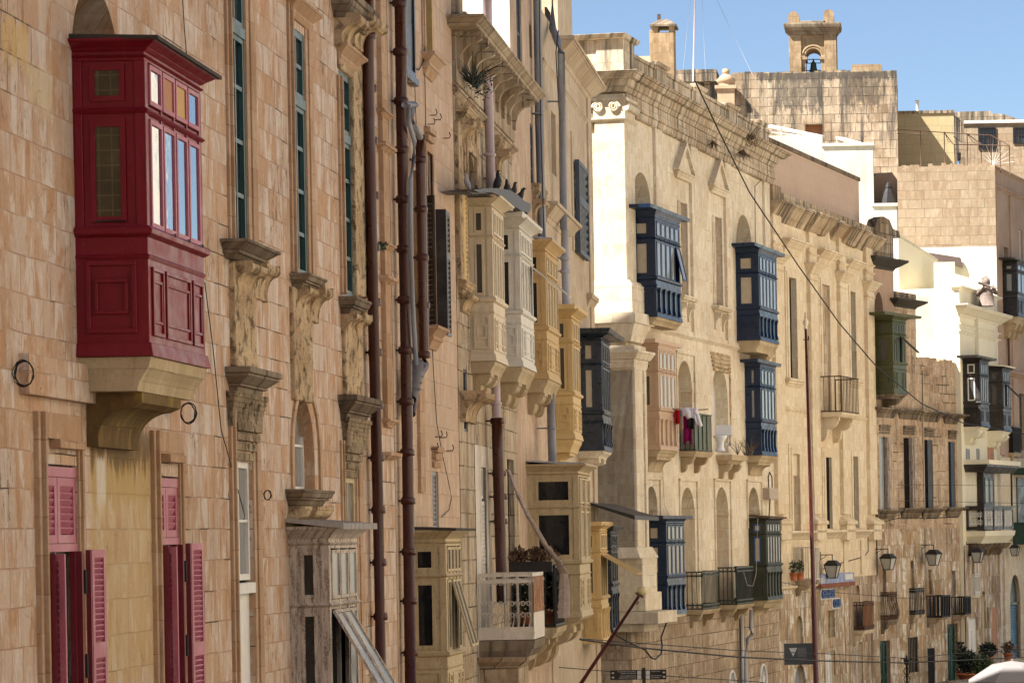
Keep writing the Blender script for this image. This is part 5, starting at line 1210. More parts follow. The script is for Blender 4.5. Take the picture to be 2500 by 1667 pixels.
# mast, solar frames, terrace frame
m = MB(); m.tube([at(1698, -60, 96), at(1692, 200, 96)], .022, 8); single('antenna_mast', 'thin white antenna mast above the roofs', 'mast', m, M['lilacpipe'])
for a, b, lb in (((1712, -40), (1722, 176), 'faint guy wire close right of the antenna mast'), ((1690, -40), (1668, 170), 'faint guy wire falling left of the antenna mast'), ((1745, -10), (1838, 185), 'faint guy wire stretching far right of the antenna mast')):
    m = MB(); m.tube([at(*a, 96), at(*b, 96)], .006, 4); single('guy_wire', lb, 'wire', m, M['greypipe'], 'guy wires of the antenna mast')
def solar(px0, py0, px1, py1, Y, label):
    p0, p1 = at(px0, py0, Y), at(px1, py1, Y); g = thing('solar_panel', label, 'solar panel', WORLD, (p0.x + p1.x) / 2, Y, p1.z - .3, 'roof solar panels')
    m = MB(); q = [p0, p1, p1 + Vector((.3, 1.3, .15)), p0 + Vector((.3, 1.3, .15))]
    m.add(q + [v - Vector((0, 0, .1)) for v in q], [(0, 1, 2, 3), (4, 5, 6, 7), (0, 1, 5, 4), (1, 2, 6, 5), (2, 3, 7, 6), (3, 0, 4, 7)]); m.build('frame', M['whitepipe'], g)
    m = MB(); q2 = [v + Vector((0, 0, -.09)) for v in q]
    for t in (.05, .35, .65, .95): v = p0.lerp(p1, t); m.tube([v, Vector((v.x, v.y, p1.z - .45))], .03, 6)
    m.tube([p0 + Vector((0, 0, -.3)), p1 + Vector((0, 0, -.12))], .03, 6); m.build('leg', M['whitepipe'], g)
solar(1861, 303, 1994, 330, 118.9, 'long white-framed solar panel on the cream house roof'); solar(2040, 334, 2101, 351, 119, 'short white-framed solar panel nearer the stone wall')
Yf = 118.9
def T3(m, pts, r=.022): m.tube([at(x, y, Yf + (p[2] if len(p) > 2 else 0)) for p in pts for x, y in (p[:2],)], r, 5)
m = MB()
for x, y0, y1 in ((2247, 320, 418), (2305, 322, 418), (2361, 326, 418), (2395, 352, 418), (2419, 331, 418), (2441, 345, 422), (2464, 355, 428)): T3(m, [(x, y0), (x + 1.8, y1)])
T3(m, [(2190, 316), (2305, 324), (2419, 331), (2465, 356)]); T3(m, [(2190, 326), (2250, 327)]); T3(m, [(2329, 353), (2465, 356)]); T3(m, [(2305, 324), (2330, 356)]); T3(m, [(2361, 327), (2396, 353)]); T3(m, [(2307, 326), (2315, 346), (2321, 347)], .012); T3(m, [(2363, 330), (2378, 350), (2390, 351)], .012); T3(m, [(2330, 353), (2332, 415)])
for k in range(8): T3(m, [(2190 + 0, 334 + k % 3 * 3), (2360, 345 + k % 3 * 3)], .004) if k < 3 else T3(m, [(2360 + (k - 3) * 9, 360), (2361 + (k - 3) * 9, 412)], .006)
single('terrace_frame', 'rusty iron clothes-line frame standing on the terrace wall', 'metal frame', m, M['rustiron'])
m = MB(); Yf = 130
for k in range(4): T3(m, [(2330 + k * 6, 284 + k * 5), (2330 + k * 6, 336 + k * 3)], .02)
T3(m, [(2328, 282), (2350, 300)]); T3(m, [(2328, 334), (2350, 349)]); single('iron_grille', 'slanting iron window grille beside the yellow wall', 'grille', m, M['iron'])
m = MB(); Yf = 128
for k in range(9): a = math.radians(8 + k * 17); T3(m, [(2425, 402), (2425 + 52 * math.cos(a), 402 - 52 * math.sin(a))], .008)
single('airer', 'fan-shaped wire clothes airer on the terrace', 'airer', m, M['whitepipe'])
# closed parasol, scroll gate on the terrace
p = at(2170, 498, 118.7); q = at(2170, 443, 118.7); h = q.z - p.z
pu = thing('closed_parasol', 'folded black parasol standing on the cream terrace', 'parasol', WORLD, p.x, p.y, p.z)
m = MB(); m.lathe((p.x, p.y, p.z), [(.36, -.1), (.36, .0), (.29, h * .25), (.2, h * .52), (.12, h * .72), (.15, h * .73), (.09, h * .88), (.03, h * .97), (.01, h)], 7); m.sm = [False] * len(m.sm); m.build('canopy', M['tarp'], pu)
m = MB(); m.tube([(p.x, p.y, p.z - .4), (p.x, p.y, p.z + h + .02)], .02, 6); m.build('pole', M['iron'], pu)
m = MB(); Yf = 119.8; T3(m, [(2182, 427), (2183, 500)], .03); T3(m, [(2133, 428), (2182, 425)], .03)
for cx, cy, sg in ((2146, 441, 1), (2160, 438, -1)): T3(m, [(cx + sg * (7 - k * .35) * math.cos(k * .6), cy - (7 - k * .35) * math.sin(k * .6)) for k in range(16)], .012)
T3(m, [(2133, 448), (2140, 436), (2154, 432), (2168, 434), (2180, 446)], .014); single('iron_gate', 'wrought-iron gate frame with scrolls behind the folded parasol', 'gate', m, M['rustiron'])
# statue of a piper
c = at(2407, 690, 114.6); st_ = MB(); st_.ball((c.x, c.y, c.z + .0), .2, 12, (.9, .95, 1.05)); st_.tube([(c.x, c.y, c.z - .95), (c.x, c.y, c.z - .5), (c.x, c.y, c.z - .26), (c.x, c.y, c.z - .12)], [.34, .3, .22, .1], 12)
st_.tube([(c.x - .24, c.y, c.z - .3), (c.x - .34, c.y - .12, c.z - .5), (c.x - .08, c.y - .3, c.z - .2)], [.1, .08, .06], 8); st_.tube([(c.x + .24, c.y, c.z - .3), (c.x + .4, c.y - .1, c.z - .45), (c.x + .26, c.y - .3, c.z - .16)], [.1, .08, .06], 8)
st_.tube([(c.x - .32, c.y - .28, c.z - .02), (c.x + .42, c.y - .3, c.z - .26)], .05, 8); st_.tube([(c.x - .14, c.y, c.z + .12), (c.x, c.y, c.z + .2), (c.x + .15, c.y, c.z + .1)], [.07, .1, .07], 8)
single('statue', 'small brown and white statue of a flute player on the parapet', 'statue', st_, paint('statue_paint', (.16, .12, .1), .9, (.6, .56, .5), .7, .3, .8))
# houses across the street, outside the frame: they bounce the sun and show in the panes
FO = Fac(7.2, 0, .0)
for k, (y0, y1, h, lb) in enumerate(((-12, 22, 17, 'first pale stone house across the street, seen only mirrored in panes'), (22, 44, 17.5, 'second pale stone house across the street, seen only mirrored in panes'), (44, 70, 16.5, 'third pale stone house across the street, seen only mirrored in panes'))):
    g = thing('terraced_house', lb, 'building', WORLD, 7.5, (y0 + y1) / 2, 0, 'houses across the street'); m = MB()
    m.xf = lambda a, b, c: (7.5 + b, a, c); hl = []
    n = int((y1 - y0) / 3.2)
    for i in range(n):
        for j in range(3): a0 = y0 + 1 + i * 3.2; hl.append((a0, a0 + 1.1, 2.2 + j * 4, 4.6 + j * 4, .3))
    m.wall(y0, y1, 0, h, hl); m.quad((y0, 0, 0), (y0, 8, 0), (y0, 8, h), (y0, 0, h)); m.quad((y1, 0, 0), (y1, 8, 0), (y1, 8, h), (y1, 0, h)); m.quad((y0, 0, h), (y1, 0, h), (y1, 8, h), (y0, 8, h)); m.quad((y0, 8, 0), (y1, 8, 0), (y1, 8, h), (y0, 8, h))
    m.ledge(y0, y1, h - .6, [(.2, 0, .2), (.2, .25, .4), (.1, .45, .45)]); m.build('wall', M['opp'], g)
    w = MB(); w.xf = lambda a, b, c: (7.5 + b, a, c)
    for a0, a1, c0, c1, _ in hl: w.box(a0, a1, .26, .3, c0, c1)
    w.build('windows', M['slate'], g)
# tall streetside blocks further off, right of the frame
g = thing('terraced_house', 'last pale stone house across the street, seen only mirrored in panes', 'building', WORLD, 12, 90, 0, 'houses across the street'); m = MB()
m.add([(7.5, 70, 0), (15.5, 112, 0), (24, 110, 0), (16, 68, 0), (7.5, 70, 26), (15.5, 112, 24), (24, 110, 24), (16, 68, 26)], [(0, 1, 5, 4), (1, 2, 6, 5), (2, 3, 7, 6), (3, 0, 4, 7), (4, 5, 6, 7)]); m.build('wall', M['opp'], g)

# unseen blocks added around the camera to cut sky light on camera-facing faces
g = thing('terraced_house', 'unseen stone block added left of the camera to shade camera-facing walls', 'building', WORLD, -8, -10, 0, 'unseen shading blocks added around the camera'); m = MB()
m.box(-17, -7.7, -45, 21.2, 0, 26); m.build('wall', M['stoneB'], g)
g = thing('terraced_house', 'unseen stone block added behind the camera to close off sky light', 'building', WORLD, 0, -46, 0, 'unseen shading blocks added around the camera'); m = MB()
m.box(-7.6, 16, -55, -40, 0, 22); m.build('wall', M['stoneD'], g)
g = thing('terraced_house', 'unseen stone block added right of the camera to shade camera-facing walls', 'building', WORLD, 8, -26, 0, 'unseen shading blocks added around the camera'); m = MB()
m.box(7.5, 16, -39.9, -12.1, 0, 20); m.build('wall', M['opp'], g)
# ------------------------------------------------------------------ closed timber balconies
GA = gallarija
GRP_C = 'timber balconies in a row on the carved front'
g1, d1 = GA(FA, 'glossy dark red timber balcony, the largest and nearest, on a carved stone bracket', 184, 361, 497, 604, (100, 152, 272, 566, 868, 951), 'red', n=4, wide=[0, .25, .5, .75, 1], pane='mirror', side_pane='wired', roof='slate', roof_over=.17, base='corbel',
   corb=[(.12, .8, .78, .5, 1)], sash_mat='pink', side_light=(.14, .82), panemats={('u', 1): 'ply', ('u', 2): 'ply2'})  # pink front sashes: fading and sky sheen both put into the paint
c_ = MB(); corbel(c_, d1['s0'] + .28 * d1['L'], d1['s0'] + .85 * d1['L'], d1['zst'] + .0, d1['o'] * .8, .5, 1); 
for e in g1.children:
    if e.name.startswith('corbel'): e.data.materials[0] = M['corbel_ochre']
hk = MB()
for t in (.3, .55, .8): s_ = d1['s0'] + d1['L'] * t; hk.tube([(s_, -d1['o'] - .04, d1['zs'] + .02), (s_ + .12, -d1['o'] - .07, d1['zs'] + .05), (s_ + .2, -d1['o'] - .04, d1['zs'] + .02)], .008, 5)
hk.tube([(d1['s0'] - .03, -.2, d1['zs'] + .1), (d1['s0'] - .04, -.35, d1['zs'] + .1), (d1['s0'] - .03, -.48, d1['zs'] + .1)], .008, 5); split_build(hk, 'latch', M['iron'], g1)
GA(FA, 'peeling grey wooden balcony with propped-open sashes under a corrugated sheet', 706, 804, 874, 1400, (1280, 1338, 1476, 1752, 1880, None), 'wood', n=3, pane='paleglass', side_pane='glass', roof='zinc', roof_over=.2, side_light=(.2, .82), opens=[(0, 2, .52)], bars=3)
GA(FB, 'straw-yellow timber balcony with one tilted sash, lowest beside the brown pipe', 1000, 1089, 1127, 1408, (1290, 1332, 1405, 1597, 1730, None), 'straw', n=4, pane='greyglass', side_pane='glass', roof='slate', roof_over=.2, side_light=(.0, .8), opens=[(1, 3, .27)])
g4, d4 = GA(FC, 'cream timber balcony draped with black sheeting, left end of its row', 1146, 1203, 1231, 643, (480, 512, 579, 731, 879, 908), 'cream', GRP_C, n=4, pane='creamglass', side_pane='greyglass', roof='board', roof_over=.12, base='corbel', corb=[(.1, .35, .8, .4, 0), (.65, .9, .8, .4, 0)], corn=1.3, side_light=(.05, .74))
g5, d5 = GA(FC, 'off-white timber balcony with a raised sash, second of its row', 1214, 1270, 1301, 675, (533, 566, 624, 761, 893, 930), 'offwhite', GRP_C, n=4, pane='creamglass', side_pane='glass', roof='board', roof_over=.14, base='corbel', corb=[(.1, .35, .8, .42, 0), (.65, .9, .8, .42, 0)], opens=[(3, 4, .9)], corn=1.3, side_light=(.05, .65))
GA(FC, 'peeling tan timber balcony with a grey lead roof', 1279, 1332, 1361, 662, (584, 620, 675, 800, 923, 955), 'tan', GRP_C, n=4, pane='creamglass', side_pane='glass', roof='lead', roof_over=.16, base='corbel', corb=[(.1, .35, .8, .42, 0), (.65, .9, .8, .42, 0)], corn=1.2)
GA(FC, 'bright ochre-yellow timber balcony between the tan and navy ones', 1348, 1396, 1415, 796, (753, 782, 835, 960, 1070, 1102), 'yellow', GRP_C, n=3, pane='creamglass', side_pane='greyglass', roof='board', roof_over=.14, base='yellow', corb=[(.2, .8, .7, .3, 1)], corn=1.2)
GA(FC, 'glossy black-navy timber balcony at the right end of the row', 1406, 1468, 1488, 844, (812, 834, 888, 1006, 1098, 1116), 'navy', GRP_C, n=4, pane='greyglass', side_pane='curtain', roof='board', roof_over=.3, style='baluster', bars=4, base='stoneE', corb=[(.1, .3, .8, .5, 1), (.7, .9, .8, .5, 1)], corn=1.6)
GA(FC, 'large worn straw balcony with fluted corner posts, overhanging the plant-filled railing', 1287, 1412, 1438, 1198, (1130, 1163, 1237, 1372, 1508, 1530), 'straw', n=2, pane='creamglass', side_pane='glass', roof='lead', roof_over=.14, base='corbel', corb=[(.05, .3, .85, .8, 0), (.7, .95, .85, .8, 0)], fluted=True, side_light=(.1, .95), corn=1.3)
GA(FC, 'small ochre balcony with its sash lifted like a flap', 1419, 1466, 1483, 1370, (1278, 1300, 1347, 1460, 1572, None), 'yellow', n=3, pane='paleglass', side_pane='greyglass', roof='board', roof_over=.1, opens=[(0, 3, 1.05)], style='baluster', bars=4)
cv = MB(); s_ = FC.s(1437, 1250); sx = FC.s(1502, 1250); ov = 1.15; zq = FC.z(1437, 1240)
cv.add([(s_ - .5, 0, zq + .15), (sx, 0, zq + .15), (sx, -ov, zq - .2), (s_ - .5, -ov, zq - .2), (s_ - .5, 0, zq + .1), (sx, 0, zq + .1), (sx, -ov, zq - .3), (s_ - .5, -ov, zq - .3)], [(0, 1, 2, 3), (4, 5, 6, 7), (2, 3, 7, 6), (0, 3, 7, 4), (1, 2, 6, 5)])
single('canopy', 'black sheet canopy above the small ochre balcony', 'canopy', cv, M['tarp'], fac=FC)
GA(FC, 'narrow navy balcony half hidden behind the small ochre one', 1452, 1492, 1508, 1370, (1288, 1303, 1340, 1428, 1545, None), 'navy', n=3, pane='greyglass', roof='board', style='baluster', bars=3)
BL = 'timber balconies on the cream palazzo'
GA(FE, 'blue balcony with an opened end sash, upper left on the palazzo', 1545, 1600, 1660, 596, (509, 537, 581, 678, 772, 790), 'blue', BL, n=5, pane='paleglass', side_pane='curtain', roof='board', roof_over=.1, style='baluster', bars=5, base='corbel', opens=[(4, 5, .22)], corn=.5, side_light=(-.05, .78))
GA(FE, 'blue balcony at the upper right of the palazzo, above another blue one', 1796, 1852, 1896, 655, (602, 623, 665, 751, 829, 857), 'blue', BL, n=5, pane='paleglass', side_pane='curtain', roof='board', roof_over=.1, style='baluster', bars=5, base='corbel', corb=[(.7, .9, .8, .45, 0)], corn=.5, side_light=(.05, .84))
GA(FE, 'blue balcony with narrow side panes, directly below the upper right blue one', 1819, 1857, 1893, 972, (882, 899, 943, 1027, 1110, 1127), 'blue', BL, n=4, pane='paleglass', side_pane='paleglass', roof='board', roof_over=.08, style='baluster', bars=5, base='corbel', corb=[(.1, .9, .7, .4, 1)], corn=.5, side_light=(.35, .75))
GA(FE, 'beige painted balcony beside the washing, middle floor of the palazzo', 1570, 1608, 1651, 944, (834, 856, 906, 999, 1097, 1113), 'beige', BL, n=4, pane='creamglass', side_pane='greyglass', roof='board', roof_over=.08, style='baluster', bars=4, base='corbel', corb=[(.1, .9, .7, .4, 1)], corn=.5, side_light=(-.1, .52))
GA(FE, 'blue balcony on the lowest floor, left end of the palazzo above the street sign', 1581, 1627, 1671, 1319, (1262, 1281, 1324, 1408, 1502, None), 'blue', BL, n=4, pane='paleglass', side_pane='curtain', roof='board', roof_over=.1, style='baluster', bars=4, corn=.5, side_light=(-.1, .7))
GA(FE, 'worn dark green balcony with cobalt window frames, lowest right on the palazzo', 1828, 1871, 1907, 1319, (1262, 1276, 1303, 1379, 1465, 1480), 'darkgreen', BL, n=5, pane='paleglass', side_pane='creamglass', side_sash='cobalt', roof='rustiron', roof_over=.16, style='baluster', bars=5, base='corbel', corb=[(.1, .9, .7, .3, 1)], corn=1)
GA(FG, 'olive green balcony with a propped sash on the rose house', 2133, 2180, 2212, 850, (768, 788, 815, 886, 960, 972), 'olive', n=4, pane='greyglass', side_pane='greyglass', roof='board', roof_over=.2, base='trim_dark', corb=[(.55, .75, .9, .45, 0)], opens=[(2, 3, .85)], corn=1.2, side_light=(.2, .8))
DK = 'dark timber balconies on the ivory house'
GA(FH, 'black balcony with white-edged panes, left of the pair on the ivory house', 2351, 2393, 2414, 950, (872, 886, 916, 983, 1040, 1052), 'ebony', DK, n=4, pane='paleglass', side_pane='greyglass', roof='board', roof_over=.15, base='creamH', side_sash='whitepaint', corn=1.2, corb=[(.05, .35, .9, .5, 0), (.65, .95, .9, .5, 0)])
GA(FH, 'brownish black balcony with a lifted sash, right of the pair', 2408, 2448, 2467, 950, (893, 905, 933, 994, 1050, 1062), 'ebony', DK, n=4, pane='paleglass', side_pane='greyglass', roof='creamH', roof_over=.2, base='creamH', opens=[(1, 2, .8)], corn=1.2, corb=[(.05, .35, .9, .5, 0), (.65, .95, .9, .5, 0)])
GA(FI, 'dark green and black balcony high at the right edge of the photo', 2446, 2484, 2520, 720, (634, 645, 662, 716, 772, 788), 'ebony', n=4, pane='paleglass', side_pane='paleglass', side_sash='darkgreen', roof='board', roof_over=.12, base='corbel', corb=[(.1, .25, .8, .6, 0), (.4, .55, .8, .6, 0), (.7, .85, .8, .6, 0)])
# open black gallery on the ivory house
s0 = FH.s(2358, 1240); o_ = FH.out_for(s0, 2402, 1240); s1 = FH.s(2474, 1240, o_); zA, zB, zC2, zD2 = FH.z(2402, 1133, o_), FH.z(2402, 1237, o_), FH.z(2402, 1293, o_), FH.z(2402, 1308, o_)
gg = thing('open_gallery', 'black roofed gallery with white lace-pattern panels on scroll brackets', 'balcony', FH, s0, 0, zD2)
m = MB(); m.ledge(s0, s1, zA - .3, [(.1, .02, .1), (.12, .1, .2), (.08, .22, .22)], 0, o_); m.build('entablature', M['ebony'], gg)
m = MB(); m.box(s0 - .2, s1 + .2, -o_ - .3, 0, zA + .0, zA + .18); m.build('roof', M['creamH'], gg)
m = MB()
for x in (s0 + .05, s1 - .12): m.box(x, x + .07, -o_, -o_ + .07, zB, zA - .3)
m.ring(s0, s1, zC2, zB, .13, -o_, -o_ + .06); m.box(s0, s0 + .06, -o_, 0, zB - .13, zB + .0); m.box(s0, s0 + .06, -o_, 0, zC2, zC2 + .14); m.box(s0, s0 + .06, -.1, 0, zC2, zB); m.ledge(s0, s1, zB, [(.05, .06, .06)], 0, o_)
for t in (.33, .66): x = s0 + (s1 - s0) * t; m.box(x - .08, x + .08, -o_ - .02, -o_ + .06, zC2, zB)
m.build('balustrade', M['ebony'], gg)
m = MB(); random.seed(2)
def lace(fn, w, h):
    for k in range(3):
        for j in range(2):
            cx, cy, r_ = w * (k + .5) / 3, h * (j + .5) / 2, min(w / 6, h / 4)
            m.tube([fn(cx + r_ * math.cos(i * math.pi / 5), cy + r_ * math.sin(i * math.pi / 5)) for i in range(11)], .014, 4); m.tube([fn(cx - r_, cy - r_), fn(cx + r_, cy + r_)], .012, 4); m.tube([fn(cx - r_, cy + r_), fn(cx + r_, cy - r_)], .012, 4)
    for q in (.12, .88): m.tube([fn(0, h * q), fn(w, h * q)], .014, 4); m.tube([fn(w * q, 0), fn(w * q, h)], .014, 4)
hh_ = zB - zC2 - .3
lace(lambda a, b: (s0 + .02, -.12 - a, zC2 + .15 + b), o_ - .2, hh_)
for t in range(3): x = s0 + (s1 - s0) * t / 3 + .1; lace(lambda a, b, x=x: (x + a, -o_ + .02, zC2 + .15 + b), (s1 - s0) / 3 - .25, hh_)
m.build('lace_panel', M['whitepaint'], gg)
m = MB(); m.ledge(s0, s1, zD2 - .3, [(.15, -.2, -.1), (.15, -.1, .02), (.2, .03, .06)], .02, o_); m.build('stone_slab', M['creamH'], gg)
for k in range(7): c = MB(); x = s0 + .1 + (s1 - s0 - .3) * k / 6; corbel(c, x, x + .16, zD2 - .3, o_ * .85, .5, 0); c.build('corbel', M['trim_dark'], gg)
m = MB(); x = FH.s(2385, 1200); m.box(x, x + 1.6, -.3, -.02, zC2, zA - .3); m.ring(x + .06, x + .8, zB + .1, zA - .5, .08, -.33, -.3); m.ring(x + .85, x + 1.55, zB + .1, zA - .5, .08, -.33, -.3); m.build('glazed_screen', M['black'], gg)
m = MB(); m.box(x + .12, x + .74, -.315, -.305, zB + .2, zA - .6); m.box(x + .9, x + 1.5, -.315, -.305, zB + .2, zA - .6); m.build('pane', M['greyglass'], gg)
# green enclosed balcony at the lower right edge
s0 = FI.s(2468, 1240); m = MB(); o_ = 1.0; zA, zB, zC2 = FI.z(2480, 1137, o_), FI.z(2480, 1278, o_), FI.z(2480, 1330, o_)
gg = thing('open_gallery', 'bottle green gallery cut off by the right edge of the photo', 'balcony', FI, s0, 0, zC2)
m.box(s0, s0 + 4, -o_, 0, zC2, zB); m.ledge(s0, s0 + 4, zB, [(.06, .06, .06)], 0, o_); m.ledge(s0, s0 + 4, zA - .3, [(.12, .02, .1), (.16, .12, .2)], 0, o_); m.ring(s0 + .2, s0 + 1.2, zC2 + .1, zB - .1, .06, -o_ - .02, -o_); m.build('balustrade', M['bottle'], gg)
m = MB()
for x in (s0 + .1, s0 + 1.6, s0 + 3.2): m.lathe((x, -o_ + .1, zB), [(.1, 0), (.1, .1), (.06, .2), (.055, zA - zB - .6), (.09, zA - zB - .45), (.1, zA - zB - .3)], 10)
m.build('column', M['bottle'], gg); m = MB(); m.box(s0 + .8, s0 + 2, -.1, -.02, zB - .5, zA - .4); m.build('door', M['black'], gg)

# ------------------------------------------------------------------ open balconies with railings
IR = 'open iron balconies'
gr_, dr = railing(FC, 'white balcony with peeling scrollwork and a rusty sheet front', 1166, 1301, 1328, 1500, 1402, 1560, 'rustwhite', IR, (.3, .5), 8, None, None, 1, .6, 'trim_dark', True, .03)
m = MB(); zM_ = dr['zb'] + (dr['zt'] - dr['zb']) * .42; m.box(dr['s0'] + .05, dr['s1'] - .05, -dr['o'] - .012, -dr['o'] + .0, zM_, dr['zt'] - .04); m.build('railing_sheet', M['rust'], gr_)
m = MB(); m.box(dr['s0'] + .05, dr['s1'] - .05, -dr['o'] - .014, -dr['o'] + .0, dr['zb'], zM_ - .01); m.box(dr['s0'] - .012, dr['s0'], -dr['o'], -.02, dr['zb'], dr['zb'] + .22); m.build('railing_sheet', M['rustwhite'], gr_)
# curly infill on the near side
m = MB(); n = 9
for k in range(n):
    y = -.12 - (dr['o'] - .2) * k / (n - 1)
    for z0, r_ in ((dr['zb'] + .62, .05), (dr['zb'] + .42, .05), (dr['zt'] - .14, .055)):
        m.tube([(dr['s0'] + .01, y + r_ * (1 - i * .06) * math.cos(i * .7), z0 + r_ * (1 - i * .06) * math.sin(i * .7)) for i in range(12)], .009, 4)
    m.tube([(dr['s0'] + .01, y - .045, dr['zb'] + .4), (dr['s0'] + .01, y, dr['zb'] + .18), (dr['s0'] + .01, y + .045, dr['zb'] + .02)], .01, 4)
m.build('scrollwork', M['rustwhite'], gr_)
m = MB(); s_, z_ = dr['s0'], dr['zb'] - .3; m.box(s_ + .0, s_ + 1.4, -dr['o'] * .72, 0, z_ - 1.7, z_ - .12); m.ledge(s_, s_ + 1.2, z_ - .16, [(.08, .0, .1), (.08, .12, .16)], 0, dr['o'] * .75); m.build('stone_block', M['stoneE3'], gr_)
gp, dp = railing(FC, 'black railed balcony crammed with plants, behind the white one', 1245, 1356, 1380, 1450, 1382, 1530, 'iron', IR, (.22, .4), 10, 'tarp', None, 2, .7, 'corbel')
railing(FE, 'olive slatted balcony hung with washing on the palazzo', 1657, 1697, 1739, 1050, 1009, 1100, 'darkgreen', IR, (.16, .4), 4, 'olive', None, 2, .45, 'corbel')
s0, o_, = FE.s(1748, 1110), 0; o_ = FE.out_for(s0, 1786, 1110); s1 = FE.s(1824, 1110, o_); zz = FE.z(1786, 1108, o_); zz_t = zz
g_t = thing('stone_ledge', 'bare stone balcony slab carrying a toilet and dry weeds', 'ledge', FE, s0, 0, zz - .5); m = MB(); m.ledge(s0, s1, zz - .3, [(.12, -.2, -.1), (.16, .0, .03)], .02, o_); m.build('stone_slab', M['corbel'], g_t)
for t in (.15, .75): c = MB(); x = s0 + (s1 - s0) * t; corbel(c, x, x + .2, zz - .3, o_ * .8, .45, 0); c.build('corbel', M['corbel'], g_t)
railing(FE, 'green iron balcony with scroll top, left of the lower pair', 1674, 1715, 1757, 1440, 1396, 1488, 'darkgreen', IR, (.14, .4), 14, None, None, 2, .4, 'corbel', True)
railing(FE, 'moss-green iron balcony with a patched sheet, right of the lower pair', 1752, 1799, 1840, 1430, 1385, 1476, 'darkgreen', IR, (.14, .4), 14, 'darkgreen', None, 2, .4, 'corbel', True)
railing(FF, 'plain black iron balcony on heavy double stone brackets', 1994, 2054, 2097, 960, 918, 1005, 'rustiron', IR, (.16, .4), 12, None, None, 2, .85, 'stoneF')
gw_, dw_ = railing(FF, 'rusty white iron balcony holding potted plants behind the maroon post', 1937, 1983, 2003, 1380, 1336, 1416, 'rustwhite', IR, (.14, .4), 6, 'rustwhite', None, 1, .4, 'stoneF2')
railing(FG, 'rust-brown sheeted balcony left of the row above the street doors', 2081, 2109, 2134, 1510, 1470, 1538, 'rustiron', IR, (.14, .4), 8, 'rust', None, 1, .45, 'stoneF', True) if False else railing(FF, 'rust-brown sheeted balcony left of the row above the street doors', 2081, 2109, 2134, 1510, 1470, 1538, 'rustiron', IR, (.14, .4), 8, 'ply', None, 1, .45, 'stoneF', True)
railing(FG, 'round-bellied rusty iron balcony under a street lantern', 2147, 2168, 2191, 1480, 1446, 1512, 'rustiron', IR, (.2, .4), 9, None, None, 1, .35, 'trim_dark', True, .02, None, .012, .12)
railing(FG, 'black scroll-barred balcony on a yellow patch of wall', 2217, 2233, 2257, 1470, 1437, 1500, 'iron', IR, (.14, .4), 6, None, None, 1, .45, 'stoneF2', True, .03)
railing(FG, 'long black balcony with a solid sheet front, nearer of the two', 2259, 2299, 2321, 1480, 1454, 1507, 'iron', IR, (.08, .4), 5, 'black', None, 1, .3, 'stoneG2', False, .02, None, .025)
railing(FG, 'long black balcony with a solid sheet front, farther of the two', 2319, 2354, 2371, 1480, 1457, 1500, 'iron', IR, (.08, .4), 4, 'black', None, 1, .3, 'stoneG2', False, .02, None, .025)
railing(FH, 'lacy white iron balcony beside the white door', 2369, 2380, 2393, 1430, 1401, 1452, 'whitepaint', IR, (.1, .4), 5, None, None, 0, .3, 'creamH', True, .015)
railing(FI, 'dark iron balcony with a green door at the right edge', 2462, 2474, 2494, 1070, 1042, 1104, 'iron', IR, (.16, .4), 8, 'slateroof', None, 1, .5, 'corbel')

# ------------------------------------------------------------------ pipes
M['wrapgrey'] = paint('wrap_grey', (.13, .12, .12), .7, (.4, .38, .37), .7, .3, .8)
BP = 'brown cast iron drainpipes'
pipe(FA, 'fat brown drainpipe nearest the camera, with socket collars', [(899, -60), (901, 240), (912, 800), (922, 1200), (931, 1700)], .078, 'brownpipe', [(900 + (y - 80) * .0205, y) for y in (-45, 88, 216, 344, 477, 604, 738, 860, 990, 1117, 1244, 1372, 1504, 1640)], BP, .13)
pipe(FA, 'second fat brown drainpipe, joined by a wrapped side branch', [(976, -60), (981, 300), (989, 700), (995, 1100), (1003, 1700)], .085, 'brownpipe', [(975 + y * .0175, y) for y in (8, 127, 247, 366, 487, 608, 732, 855, 980, 1104, 1222, 1346, 1466, 1592)], BP, .14)
pipe(FB, 'shorter brown drainpipe ending in a bent elbow', [(1025, 330), (1027, 400), (1035, 860), (1036, 890), (1018, 925), (1008, 975), (1002, 1010)], .078, 'brownpipe', [(1026, 390), (1028, 511), (1031, 629), (1034, 745), (1035, 866)], BP, .16)
wr = MB(); P = []
for x, y in ((1020, 888), (1012, 915), (1008, 950), (1004, 975)): s_, z_ = FB.hit(x, y, .2); P.append((s_, -.2, z_))
wr.tube(P, [.1, .11, .09, .08], 10)
for k in range(5): v = Vector(P[0]).lerp(Vector(P[2]), k / 4); wr.lathe((v.x, v.y, v.z), [(.1, -.02), (.125, -.01), (.125, .01), (.1, .02)], 12)
single('pipe_wrapping', 'grey taped wrapping where the side branch joins the drainpipe', 'pipe joint', wr, M['wrapgrey'], fac=FB)
pipe(FB, 'thin grey waste pipe bending in front of the brown pipes', [(997, 255), (998, 300), (1012, 345), (1010, 390), (1003, 440), (1003, 640), (1010, 790), (1016, 890)], .035, 'greypipe', [], None, .28, ch=.03)
pipe(FB, 'short dark grey branch pipe curling off the second drainpipe', [(988, 256), (1012, 256), (1006, 270), (1004, 300), (1018, 318), (1026, 335)], .05, 'greypipe', [(1012, 256)], None, .24, ch=.03)
pipe(FC, 'pale lilac drainpipe running down the carved front', [(1189, -60), (1192, 200), (1198, 440), (1200, 620)], .085, 'lilacpipe', [(1193, 185), (1196, 378), (1199, 436)], None, .14, ch=.03)
pipe(FC, 'brown lower drainpipe under a lilac upper length', [(1213, 1020), (1215, 1100), (1221, 1300), (1226, 1470)], .1, 'brownpipe', [(1214, 1027), (1218, 1155), (1221, 1212), (1222, 1272)], BP, .2)
